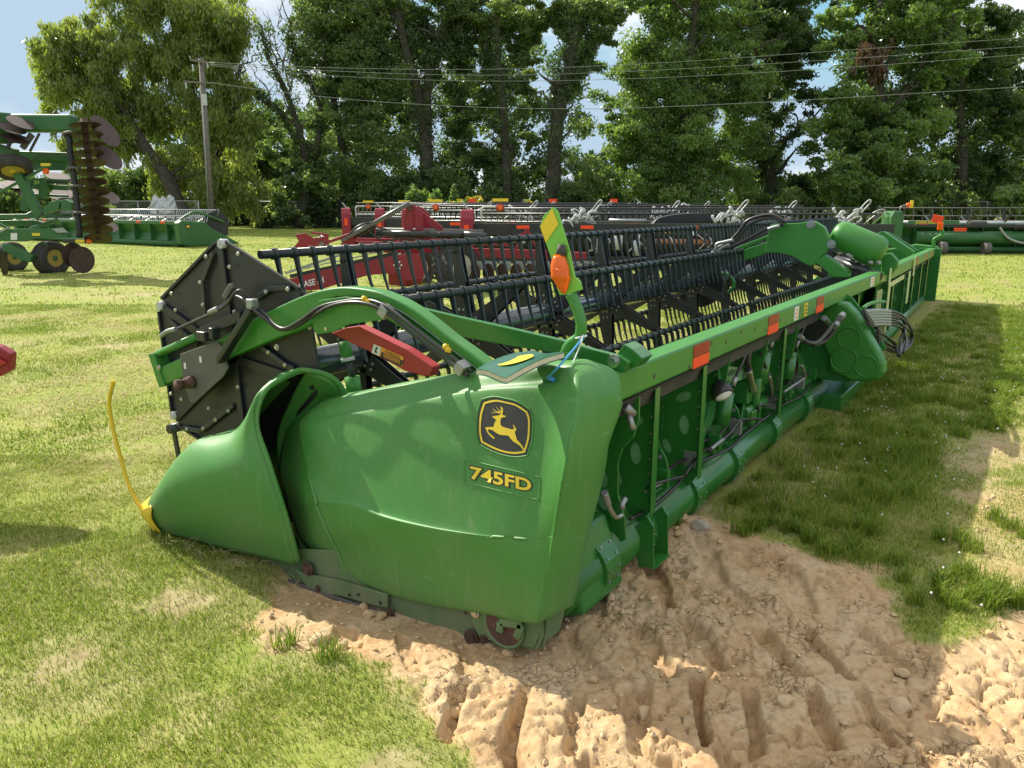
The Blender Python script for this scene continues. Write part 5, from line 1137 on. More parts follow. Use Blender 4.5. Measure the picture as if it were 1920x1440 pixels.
def wheel(name, parent, c, r_, w_, axis, rimm, lug=False, hubm=None, rr=.55):
    ax = Vector(axis).normalized(); g = G(); h = w_/2
    g.lathe([(-h*.75, r_*rr), (-h, r_*.70), (-h*.98, r_*.88), (-h*.8, r_*.97), (-h*.3, r_), (h*.3, r_), (h*.8, r_*.97), (h*.98, r_*.88), (h, r_*.70), (h*.75, r_*rr)], c, ax, 40, cap=False)
    x = ax.cross(Vector((0, 0, 1)))
    if x.length < .1: x = ax.cross(Vector((0, 1, 0)))
    x.normalize(); y = ax.cross(x); c = Vector(c)
    if lug:
        for k in range(22):
            a = 2*math.pi*k/22
            for s in (-1, 1):
                a2 = a+(.14 if s > 0 else 0); d1 = x*math.cos(a2)+y*math.sin(a2); a3 = a2+.22; d2 = x*math.cos(a3)+y*math.sin(a3)
                g.bar(c+d1*r_*.99+ax*s*.02, c+d2*r_*.95+ax*s*h*.98, r_*.09, r_*.09, up=d1)
    else:
        for k in (-.6, -.2, .2, .6): g.lathe([(-.012, r_*.99), (-.012, r_*1.015), (.012, r_*1.015), (.012, r_*.99)], c+ax*h*k, ax, 40, sm=False)
    t_ = g.build(name, 'tyre', parent)
    g = G(); g.lathe([(-h*.72, r_*(rr+.02)), (-h*.78, r_*rr), (-h*.6, r_*(rr-.05)), (-h*.25, r_*(rr-.12)), (-h*.2, r_*.2), (-h*.5, r_*.16), (-h*.5, 0)], c, ax, 36); g.lathe([(h*.72, r_*(rr+.02)), (h*.78, r_*rr), (h*.6, r_*(rr-.05)), (h*.25, r_*(rr-.12)), (h*.2, r_*.2), (h*.5, r_*.16), (h*.5, 0)], c, ax, 36); rim_ = g.build('rim', rimm, t_)
    if hubm: g = G(); g.lathe([(-h*.75, .0), (-h*.75, r_*.16), (h*.75, r_*.16), (h*.75, 0)], c, ax, 16); g.build('hub', hubm, t_)
    return t_
mat('rim_cream', (.55, .50, .38), .5, dust=.2); mat('rim_yellow', (.42, .30, .04), .6, dust=.45)
wheel('wheel', RI, at(856, 501, F=15.3), .46, .44, RT*.8-FW*.75, 'rim_cream', True, 'red')
wheel('wheel', RI, at(778, 503, F=16.9), .45, .40, RT*.8-FW*.75, 'rim_cream', True, 'red')
for k in range(9):
    x_ = 884+k*26; g = G(); g.slab([at(x, y, F=F0+.2) for x, y in [(x_, 489), (x_+22, 490), (x_+22, 506), (x_, 505)]], FW*.03); g.build('gang_shield', 'galv', RI)
    g = G(); p = at(x_+8, 512, F=F0+.1); g.lathe([(-.03, .19), (.0, .10), (.02, .0)], p, RT*.7+FW*.6, 20); g.build('disc', 'disc_rust', RI)
g = G(); g.bar(at(965, 470, F=F0), at(990, 428, F=F0), .05, .05); g.bar(at(962, 448, F=F0), at(992, 432, F=F0), .04, .04); g.bar(at(990, 432, F=F0), at(1005, 462, F=F0), .06, .05); g.build('wing_stop', 'red_paint', RI)
g = G(); g.box(at(760, 520, F=F0+.4), (.5, .5, .3)); g.build('axle_carrier', 'red_paint', RI, bevel=.03)
for h_ in ([(655, 440), (670, 425), (690, 418), (705, 425), (725, 430)], [(690, 432), (710, 445), (735, 436), (738, 455)], [(700, 440), (720, 452), (760, 446), (800, 452)], [(800, 432), (812, 445), (826, 436)]):
    g = G(); g.tube(spline([at(x, y, F=F0-.15) for x, y in h_], 5), .018, 6); g.build('hose', 'hose', RI)

# ---------------- folded disc harrow at the left edge
DH = empty('disc_harrow', 'folded green disc harrow with stacked rusty discs and yellow rims at the left edge', 'disc harrow', gpt(90, 19.5))
FD = 19.3
def dp(name, m, pts, F=FD, th=.15, bevel=.01, parent=None):
    g = G(); g.slab([at(x, y, F=F) for x, y in pts], FW*th); return g.build(name, m, parent or DH, bevel=bevel)
def db(name, m, a, b_, w=.1, h=.1, F=FD, F2=None, bevel=.01):
    g = G(); g.bar(at(*a, F=F), at(*b_, F=F2 or F), w, h); return g.build(name, m, DH, bevel=bevel)
g = G(); g.bar(at(-90, 231, F=FD+.3), at(142, 232, F=FD+.3), .42, .40); g.build('wing_tube', 'green_far', DH, bevel=.06)
g = G(); g.bar(at(-60, 289, F=FD+1.2), at(135, 295, F=FD+1.2), .25, .22); g.build('wing_beam', 'green_far', DH, bevel=.02)
g = G(); g.bar(at(20, 308, F=FD+1.3), at(125, 308, F=FD+1.3), .2, .30); g.build('frame_beam', 'green_far', DH, bevel=.02)
db('strut', 'green_far', (34, 325), (76, 408), .16, .20); db('strut', 'green_far', (-5, 363), (96, 308), .06, .06); db('strut', 'green_far', (55, 335), (45, 395), .12, .16, FD+.8); db('strut', 'green_far', (85, 335), (82, 372), .15, .2, FD+1)
for y in (336, 347, 352, 365): db('cross_tube', 'green_far', (60, y), (128, y+3), .06, .06, FD+1.1)
dp('lower_rail', 'green_far', [(-20, 402), (135, 400), (135, 407), (-20, 412)], FD+.5); dp('lower_rail', 'green_far', [(-20, 414), (60, 412), (95, 420), (60, 424), (-20, 423)], FD+.8)
dp('side_frame', 'green_far', [(-20, 430), (60, 429), (98, 428), (125, 437), (127, 446), (60, 448), (45, 453), (-20, 452)], FD-.2, .18); dp('white_plate', 'galv', [(96, 429), (118, 427), (128, 436), (108, 437)], FD-.25, .02)
dp('side_frame', 'green_far', [(4, 457), (18, 458), (60, 480), (56, 492), (38, 488), (4, 470)], FD-.3, .16)
dp('hinge_block', 'green_far', [(80, 392), (92, 380), (108, 374), (112, 378), (110, 393), (82, 400)], FD-.1, .3); dp('hinge_block', 'green_far', [(114, 378), (120, 373), (134, 380), (134, 394), (114, 395)], FD-.1, .3)
db('strut', 'green_far', (56, 430), (108, 412), .08, .08); db('strut', 'green_far', (-5, 418), (22, 432), .06, .06); db('strut', 'galv', (-5, 438), (18, 426), .05, .04, FD-.3)
dp('warning_plate', 'yellow_decal', [(60, 437), (75, 437), (75, 442), (60, 442)], FD-.22, .01, 0); dp('warning_plate', 'yellow_decal', [(141, 449), (158, 449), (158, 455), (141, 455)], FD-.32, .01, 0); dp('warning_plate', 'yellow_decal', [(76, 306), (94, 306), (94, 311), (76, 311)], FD-.1, .01, 0); dp('warning_plate', 'white', [(20, 437), (32, 437), (32, 450), (20, 450)], FD-.22, .01, 0)
db('gang_bar', 'black_paint', (120, 452), (165, 452), .12, .10, FD-.2); db('gang_bar', 'black_paint', (88, 341), (128, 343), .05, .06, FD+.6)
g = G(); g.lathe([(-.04, .0), (-.03, .06), (.03, .06), (.04, 0)], at(167, 453, F=FD-.3), -FW, 14); g.build('marker_lamp', 'orange_lamp', DH); g = G(); g.lathe([(-.04, .0), (-.03, .07), (.03, .07), (.04, 0)], at(86, 321, F=FD), -FW, 14); g.build('marker_lamp', 'orange_lamp', DH)
# vertical gang of discs
def disc(c, axis, r_, name='disc', dish=.07):
    g = G(); n_ = 24; g.lathe([(dish, r_), (dish*.55, r_*.7), (dish*.15, r_*.35), (0, .0), (.008, 0), (dish*.15+.008, r_*.35), (dish*.55+.008, r_*.7), (dish+.006, r_)], c, axis, n_); return g.build(name, 'disc_rust', DH)
for k in range(13):
    t_ = k/12; x_ = 158+t_*27; y_ = 229+t_*213
    disc(at(x_, y_, F=FD-.1), Vector((0, 0, -1))+RT*.16-FW*(.10+.32*t_), .345+.03*math.sin(k*2), 'disc')
g = G(); g.cyl(at(157, 222, F=FD-.1), at(186, 450, F=FD-.1), .07, 12); g.build('gang_axle', 'rust', DH)
for (x_, y_, rr_, ax) in ((196, 250, .42, (.9, .2, .5)), (203, 300, .36, (.8, .3, .6)), (203, 375, .3, (.5, .3, .8)), (200, 430, .3, (.4, .3, .8))):
    g = G(); g.lathe([(.10, rr_), (.05, rr_*.7), (.01, rr_*.35), (0, 0), (.01, 0), (.06, rr_*.7), (.106, rr_)], at(x_-4, y_, F=FD+.5), RT*ax[0]+Vector((0, 0, ax[2]))-FW*ax[1], 24); g.build('disc', 'disc_rust', DH)
sh_ = [(124, 252), (130, 262), (131, 285), (137, 320), (142, 360), (146, 400), (150, 445)]
g = G(); g.tube(spline([at(x, y, F=FD-.2) for x, y in sh_], 4), .075, 8); g.build('shank_bar', 'black_steel', DH)
for x_, y_ in ((128, 250), (135, 316), (140, 350), (147, 400)):
    g = G(); pts = [at(x_-10, y_+5, F=FD-.3), at(x_-8, y_, F=FD-.3), at(x_+2, y_-2, F=FD-.3), at(x_+14, y_, F=FD-.25), at(x_+22, y_+6, F=FD-.2)]; g.tube(spline(pts, 4), .035, 8); g.build('c_spring', 'grey_plate', DH)
# wheels
def cx(F, x, y): return at(x, y, F=F)
wheel('wheel', DH, at(96, 484, F=19.6)+Vector((0, 0, .0)), .42, .42, RT*.93-FW*.42, 'rim_yellow', False, 'green_far', .50)
wheel('wheel', DH, at(22, 482, F=20.2), .38, .34, RT*.9-FW*.42, 'rim_yellow', False, 'green_far', .50)
wheel('wheel', DH, at(24, 314, F=19.2), .42, .30, RT*.25-FW*.45-Vector((0, 0, .9)), 'rim_yellow', False, 'yellow', .58)
for x_, y_ in ((134, 478), (150, 487)): disc(at(x_, y_, F=FD-.1), RT*.88-FW*.5, .33 if x_ > 140 else .3, 'disc', .08)
disc(at(2, 497, F=FD-.4), RT*.9+FW*.3, .3, 'disc', .06)
db('axle_arm', 'green_far', (60, 478), (90, 458), .14, .12, FD+.1)
# small harrow discs and linkage at the top left
for x_, y_, t_ in ((22, 243, .5), (38, 232, .6), (28, 262, .45)):
    g = G(); g.lathe([(.03, .30), (.01, .15), (0, 0), (.008, 0), (.018, .15), (.036, .30)], at(x_, y_, F=FD-.2), Vector((0, 0, 1))+RT*t_-FW*.25, 22); g.build('disc', 'disc_rust', DH)
db('linkage', 'grey_plate', (42, 278), (60, 252), .10, .12, FD); db('linkage', 'grey_plate', (56, 284), (74, 250), .05, .05, FD); db('linkage', 'black_steel', (24, 250), (52, 262), .08, .08, FD); db('linkage', 'black_steel', (14, 280), (24, 250), .06, .08, FD)
g = G()
for k in range(7): p = at(58+k*2.4, 281-k*4.6, F=FD-.03); g.box(p, (.05, .03, .03))
g.build('chain', 'black_steel', DH)
db('frame_beam', 'green_far', (-10, 275), (30, 288), .25, .2, FD+.3); g = G(); g.box(at(-4, 240, F=FD+.1), (.5, .5, .7)); g.build('end_cap', 'green_far', DH, bevel=.03)
for k, (x_, y_) in enumerate(((115, 340), (108, 335), (120, 366), (112, 372), (26, 350), (14, 352), (50, 362))):
    g = G(); g.lathe([(.06, .28), (.02, .14), (0, 0), (.01, 0), (.03, .14), (.066, .28)], at(x_, y_, F=FD+1.8), RT*.3+Vector((0, 0, 1))-FW*.3, 20); g.build('disc', 'disc_rust', DH)
for h_ in ([(62, 300), (80, 292), (110, 294), (122, 290)], [(78, 400), (70, 410), (76, 420), (96, 416)], [(100, 420), (112, 424), (120, 418)]):
    g = G(); g.tube(spline([at(x, y, F=FD-.2) for x, y in h_], 4), .015, 6); g.build('hose', 'hose', DH)

# ---------------- tip of a red implement at the left edge of the picture
p = Vector((0, 0, 0)); g1 = at(18, 678, F=4.5)
TI = empty('cultivator_sweep', 'pointed red steel implement tip reaching in over the grass at the left edge', 'implement tip', (g1.x, g1.y, 0))
g = G(); a = [at(x, y, F=4.5) for x, y in [(-2, 651), (19, 663), (16, 696), (-3, 707)]]; bck = [p_-RT*1.1+Vector((0, 0, .05)) for p_ in a]
c1 = (a[0]+a[3])/2
g.slab([at(x, y, F=4.5) for x, y in [(-160, 600), (-2, 651), (19, 664), (17, 696), (-3, 707), (-160, 745)]], FW*.07); t_ = g.build('sweep_point', 'red_paint', TI, bevel=.008)
g = G(); g.slab([at(x, y, F=4.49) for x, y in [(-60, 655), (-2, 671), (14, 680), (-2, 688), (-60, 704)]], FW*-.01); g.build('sweep_rib', 'red', TI, bevel=.003)
g = G(); g.bar(at(-160, 675, F=4.55), at(-160, 675, F=4.55)*1-Vector((0, 0, .7)), .08, .08); g.build('shank', 'red_paint', TI)

# ---------------- utility pole with wires, fence and wrapped bundle
pb = at(396, 410, F=46); pb.z = 0; pt = at(377, 110, F=46)
UPO = empty('utility_pole', 'tall grey wooden utility pole in front of the willow, with crossarm and small sign', 'utility pole', (pb.x, pb.y, 0))
g = G(); g.tube([pb-Vector((0, 0, .2)), pb.lerp(pt, .5), pt], [.20, .17, .14], 14); g.build('pole', 'wood_pole', UPO)
g = G(); g.bar(at(357, 112, F=45.8), at(392, 118, F=45.8), .10, .12); g.build('crossarm', 'wood_pole', UPO); g = G(); g.bar(at(345, 153, F=45.8), at(405, 156, F=45.8), .09, .10); g.build('crossarm', 'wood_pole', UPO)
g = G(); g.box(at(383, 187, F=45.75), (.30, .04, .60), Matrix.Rotation(YAW-math.pi/2, 3, 'Z')); g.build('pole_sign', 'white_plastic', UPO)
for x_, y_ in ((362, 128), (349, 160), (389, 122)): g = G(); g.lathe([(-.18, .03), (-.1, .06), (0, .04), (.1, .06), (.18, .03)], at(x_, y_, F=45.8), (0, 0, 1), 10); g.build('insulator', 'white_plastic', UPO)
g = G(); g.tube([pb+Vector((-.2, -.12, 1.2)), pb.lerp(pt, .75)+Vector((-.16, -.1, 0))], .03, 6); g.build('conduit', 'galv', UPO)
def wire_(pts, r_, lab, F1=45.8, F2=44):
    q = []; n_ = len(pts)
    for i, (x, y) in enumerate(pts): q.append(at(x, y, F=F1+(F2-F1)*i/(n_-1)))
    g = G(); g.tube(spline(q, 10), r_, 6); o = g.build('power_line', 'wire', None); prop(o, lab, 'power line', 'wires from the utility pole'); return o
wire_([(392, 117), (620, 127), (900, 130), (1200, 120), (1560, 96), (1960, 68)], .012, 'uppermost grey power line crossing in front of the tall trees')
wire_([(388, 120), (620, 133), (900, 141), (1200, 133), (1560, 112), (1960, 84)], .012, 'second power line from the top, crossing in front of the trees')
wire_([(384, 122), (620, 142), (900, 152), (1200, 147), (1560, 128), (1960, 99)], .012, 'third power line from the top, crossing in front of the trees')
wire_([(402, 156), (520, 172), (700, 190), (900, 201), (1060, 204), (1200, 202), (1500, 188), (1960, 160)], .015, 'lowest thick power line sagging across in front of the trees')
pole2 = empty('utility_pole', 'thin distant utility pole seen against the sky left of the leaning trunk', 'utility pole', tuple(gpt(239, 62)))
g = G(); g.tube([gpt(239, 62), at(237, 262, F=62)], [.14, .12], 10); g.build('pole', 'wood_pole', pole2)
def fence(xa, Fa, xb, Fb, h, lab):
    A = gpt(xa, Fa); B = gpt(xb, Fb); r = empty('chain_link_fence', lab, 'fence', tuple(A)); L_ = (B-A).length; d = (B-A).normalized(); n_ = max(2, int(L_/3))
    for i in range(n_+1): q = A+d*(L_*i/n_); g = G(); g.cyl(q, q+Vector((0, 0, h)), .04, 8); g.build('post', 'galv', r)
    g = G(); g.cyl(A+Vector((0, 0, h)), B+Vector((0, 0, h)), .028, 8); g.build('top_rail', 'galv', r)
    g = G(); s = 0
    while s < L_:
        for sg in (1, -1):
            p0 = A+d*s; p1 = A+d*min(L_, max(0, s+sg*h*.9)); g.bar(p0+Vector((0, 0, .05)), p1+Vector((0, 0, h-.02)), .010, .010)
        s += .22
    g.build('wire_mesh', 'galv', r); return r
fence(150, 52, 372, 50, 1.9, 'grey chain link fence behind the left green header, under the willow')
fence(470, 57, 640, 58, 1.9, 'grey chain link fence in the shade of the trees right of the utility pole')
fence(1560, 60, 2060, 56, 1.9, 'grey chain link fence in the shade behind the right green header')
WB = at(307, 373, F=48); WB.z = 0
r = empty('wrapped_bundle', 'pale bundle wrapped in loose plastic film standing behind the left green header', 'wrapped bundle', tuple(WB))
random.seed(5)
for s_ in range(3):
    g = G(); base_ = at(295+s_*12, 400, F=48); tp_ = at(291+s_*14, 365+(s_ % 2)*3, F=48)
    sec = []
    for i in range(7):
        t_ = i/6; c = base_.lerp(tp_, t_); rad = .42*(1-t_)**.6+.05; sec.append([c+Vector((math.cos(a)*rad*random.uniform(.6, 1.2), math.sin(a)*rad*random.uniform(.6, 1.2), random.uniform(-.05, .05))) for a in [k*math.pi/6 for k in range(12)]])
    vs = [p for q in sec for p in q]; fs = [(i*12+k, i*12+(k+1) % 12, (i+1)*12+(k+1) % 12, (i+1)*12+k) for i in range(6) for k in range(12)]; g.add(vs, fs); g.build('film', 'white_plastic', r)

# ------------------------------------------------------------------ trees, shrubs
def leaf_mat(name, c, c2, tr=.5):
    m = bpy.data.materials.new(name); m.use_nodes = True; t = m.node_tree; n = t.nodes; b = n['Principled BSDF']; L = t.links.new
    at_ = n.new('ShaderNodeAttribute'); at_.attribute_name = 'tint'
    mx_ = n.new('ShaderNodeMix'); mx_.data_type = 'RGBA'; mx_.inputs[6].default_value = (*c, 1); mx_.inputs[7].default_value = (*c2, 1); L(at_.outputs['Fac'], mx_.inputs[0])
    L(mx_.outputs[2], b.inputs['Base Color']); b.inputs['Roughness'].default_value = .34; b.inputs['Specular IOR Level'].default_value = .7
    tr_ = n.new('ShaderNodeBsdfTranslucent'); hs_ = n.new('ShaderNodeMix'); hs_.data_type = 'RGBA'; hs_.blend_type = 'MULTIPLY'; hs_.inputs[0].default_value = 1; hs_.inputs[7].default_value = (1.7, 1.8, .75, 1); L(mx_.outputs[2], hs_.inputs[6]); L(hs_.outputs[2], tr_.inputs[0])
    ms = n.new('ShaderNodeMixShader'); ms.inputs[0].default_value = tr; L(b.outputs[0], ms.inputs[1]); L(tr_.outputs[0], ms.inputs[2]); L(ms.outputs[0], n['Material Output'].inputs[0]); M[name] = m
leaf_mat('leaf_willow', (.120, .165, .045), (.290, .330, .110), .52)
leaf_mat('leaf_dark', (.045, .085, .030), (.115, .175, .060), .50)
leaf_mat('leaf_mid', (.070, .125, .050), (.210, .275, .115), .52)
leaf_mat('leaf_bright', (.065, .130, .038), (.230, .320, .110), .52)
leaf_mat('leaf_dead', (.10, .055, .03), (.20, .12, .07), .3)
leaf_mat('leaf_flower', (.30, .22, .02), (.55, .42, .03), .4)
mat('bark', (.060, .050, .040), .9, var=.3, vscale=3, bump=.5, bscale=12)
mat('bark_pale', (.20, .18, .15), .9, var=.3, vscale=3, bump=.5, bscale=12)
def leaves(name, parent, centers, radii, n_, size, m, seed, droop=0, long=1.6, off=None, flat=.0):
    """many small leaf faces spread through clumps; tint differs from clump to clump"""
    r = np.random.default_rng(seed); C_ = np.array(centers, float); R_ = np.array(radii, float)
    if R_.ndim == 1: R_ = np.repeat(R_[:, None], 3, 1)*np.array([1, 1, .75])
    w = R_.prod(1)**(2/3); k = r.choice(len(C_), n_, p=w/w.sum())
    d = r.normal(size=(n_, 3)); d /= np.linalg.norm(d, axis=1)[:, None]; rad = r.random(n_)**.45
    # second level: twiglets inside each clump so that edges break up
    tw = r.normal(size=(len(C_), 26, 3)); tw /= np.linalg.norm(tw, axis=2)[:, :, None]; tw *= (r.random((len(C_), 26, 1))**.4)
    ti = r.integers(0, 26, n_); P = C_[k]+R_[k]*(tw[k, ti]*.95+d*rad[:, None]*.46)
    if droop: P[:, 2] -= droop*r.random(n_)**2*np.clip(np.linalg.norm(tw[k, ti], axis=1), 0, 1)
    ax = r.normal(size=(n_, 3)); ax[:, 2] *= (1-flat)
    if droop: ax[:, 2] -= 2.2
    ax /= np.linalg.norm(ax, axis=1)[:, None]; b2 = np.cross(ax, r.normal(size=(n_, 3))); b2 /= np.linalg.norm(b2, axis=1)[:, None]
    s = size*(.6+.8*r.random(n_))[:, None]
    q = np.stack([P-ax*s*long/2, P+b2*s*.42, P+ax*s*long/2, P-b2*s*.42], 1).reshape(-1, 3)
    if parent: q = q-np.array(wloc(parent))
    idx = np.arange(n_*4).reshape(-1, 4); me = np_mesh(name, q, idx, smooth=False)
    ct = r.random(len(C_)); tint = np.clip(ct[k]*.6+r.random(n_)*.4, 0, 1)
    a_ = me.attributes.new('tint', 'FLOAT', 'POINT'); a_.data.foreach_set('value', np.repeat(tint, 4).astype(np.float32))
    o = bpy.data.objects.new(name, me); COL.objects.link(o); me.materials.append(M[m])
    if parent: o.parent = parent
    return o
def limb(g, a, b_, r0, r1, wob, rnd, n_=6):
    pts = [a.lerp(b_, i/n_)+Vector((rnd.uniform(-wob, wob), rnd.uniform(-wob, wob), rnd.uniform(-wob, wob)*.4))*(1 if 0 < i < n_ else 0) for i in range(n_+1)]
    q = spline(pts, 3); g.tube(q, [r0+(r1-r0)*i/(len(q)-1) for i in range(len(q))], 8); return pts
def pc(x, y, F): return at(x, y, F=F)
def tree(lab, cat, stems, clumps, nleaf, size, m, seed, group=None, vine=0, name='tree', droop=0, bark='bark', long=1.6, depth=2.6, extra=None, fat=1.0):
    """stems: list of (points in photo px with F, r0, r1); clumps: (x, y, radius px, F)"""
    rnd = random.Random(seed); F = stems[0][0][0][2]; b0 = gpt(stems[0][0][0][0], F)
    r = empty(name, lab, cat, tuple(b0), group); tips = []
    for pts, r0, r1 in stems:
        g = G(); P_ = [pc(*p) for p in pts]
        if pts[0][1] > 360: P_[0].z = -.1
        q = spline(P_, 5); q = [p+Vector((rnd.uniform(-.06, .06), rnd.uniform(-.06, .06), 0)) for p in q]
        g.tube(q, [r0+(r1-r0)*(i/(len(q)-1))**.8 for i in range(len(q))], 10)
        # side limbs
        for _ in range(max(3, int(len(q)*.5))):
            p = q[rnd.randint(len(q)//4, len(q)-1)]; e = p+RT*rnd.uniform(-2.2, 2.2)+FW*rnd.uniform(-1.2, 1.2)+Vector((0, 0, rnd.uniform(.6, 2.6))); limb(g, p, e, r1*.9, .025, .25, rnd); tips.append(e)
        g.build('trunk', bark, r)
        if vine:
            cs = [tuple(p) for p in q]; rr = [[r0*1.6+.28, r0*1.6+.28, .55]]*len(cs); leaves('vine_foliage', r, cs, rr, vine, size*.8, 'leaf_dark', seed+50)
    cs, rs = [], []
    for x, y, rad, Fc in clumps:
        c = pc(x, y, Fc); R0 = rad*Fc/1480*fat
        k = max(6, int(R0*R0*3.4))
        for _ in range(k):
            d = Vector((rnd.gauss(0, 1), rnd.gauss(0, 1), rnd.gauss(0, 1))).normalized()*rnd.random()**.42; rr = R0*rnd.uniform(.22, .46)
            p = c+RT*d.x*R0*1.05+FW*d.y*min(R0, depth)*1.0+Vector((0, 0, d.z*R0*1.05))
            if p.z < .4: p.z = .4+rnd.random()*.5
            cs.append(tuple(p)); rs.append([rr, rr, rr*rnd.uniform(.45, .8)])
    tot = nleaf; leaves('crown', r, cs, rs, tot, size, m, seed, droop, long)
    if extra: extra(r)
    return r
# willow-like trees on the left
tree('feathery pale green willow leaning left behind the disc harrow', 'tree', [([(352, 405, 54), (318, 345, 54), (285, 295, 54), (235, 215, 54), (190, 150, 54)], .62, .16), ([(285, 295, 54), (215, 235, 54), (150, 190, 54)], .28, .08)],
     [(130, 90, 58, 54), (190, 120, 62, 54), (120, 180, 52, 54), (180, 200, 66, 54), (240, 190, 56, 54), (130, 255, 34, 54), (230, 270, 40, 54), (95, 215, 28, 54), (150, 55, 30, 54), (120, 290, 24, 54)], 52000, .115, 'leaf_willow', 3, droop=1.0, long=2.6, name='willow_tree')
tree('tall feathery willow behind the utility pole, filling the picture top', 'tree', [([(400, 405, 56), (395, 330, 56), (375, 230, 56), (345, 120, 56), (320, 20, 56)], .5, .15), ([(395, 330, 56), (430, 230, 56), (450, 120, 56)], .3, .08), ([(380, 250, 56), (300, 190, 56), (270, 90, 56)], .24, .06)],
     [(250, 30, 60, 56), (330, 10, 75, 56), (410, 40, 66, 56), (300, 110, 60, 56), (390, 130, 72, 56), (260, 150, 46, 55), (300, 220, 56, 56), (420, 220, 66, 56), (350, 290, 66, 55), (440, 310, 60, 56), (310, 350, 40, 55), (390, 370, 56, 55), (470, 370, 46, 56), (200, 10, 38, 56), (480, 250, 34, 56), (260, -20, 40, 56), (440, 95, 45, 56), (340, 180, 50, 55)], 90000, .115, 'leaf_willow', 5, droop=1.0, long=2.6, name='willow_tree')
def bare(r):
    rnd = random.Random(4); g = G()
    for x0, y0, x1, y1 in ((545, 170, 500, 20), (545, 170, 560, 10), (530, 130, 545, 25), (520, 210, 470, 110), (520, 120, 488, 50), (555, 120, 590, 40), (505, 200, 462, 160), (540, 90, 520, 10), (575, 200, 600, 90)):
        p = limb(g, pc(x0, y0, 57), pc(x1, y1, 57), .07, .012, .25, rnd)
        for k in range(5): limb(g, p[2+k % 4], p[2+k % 4]+RT*rnd.uniform(-1.3, 1.3)+Vector((0, 0, rnd.uniform(.5, 1.8))), .03, .006, .12, rnd, 4)
    g.build('bare_twigs', 'bark_pale', r)
tree('half dead vine grown tree with bare grey twigs at its top, right of the pole', 'tree', [([(560, 412, 57), (575, 330, 57), (560, 240, 57), (535, 170, 57), (500, 100, 57), (492, 50, 57)], .40, .06), ([(590, 300, 57), (600, 200, 57), (560, 120, 57), (540, 60, 57)], .24, .05), ([(575, 330, 57), (530, 220, 57), (480, 170, 57)], .18, .05)],
     [(590, 250, 40, 57), (540, 290, 50, 58), (600, 330, 55, 57), (520, 350, 45, 58), (560, 380, 45, 57), (620, 180, 40, 58)], 20000, .15, 'leaf_mid', 8, vine=2600, extra=bare)
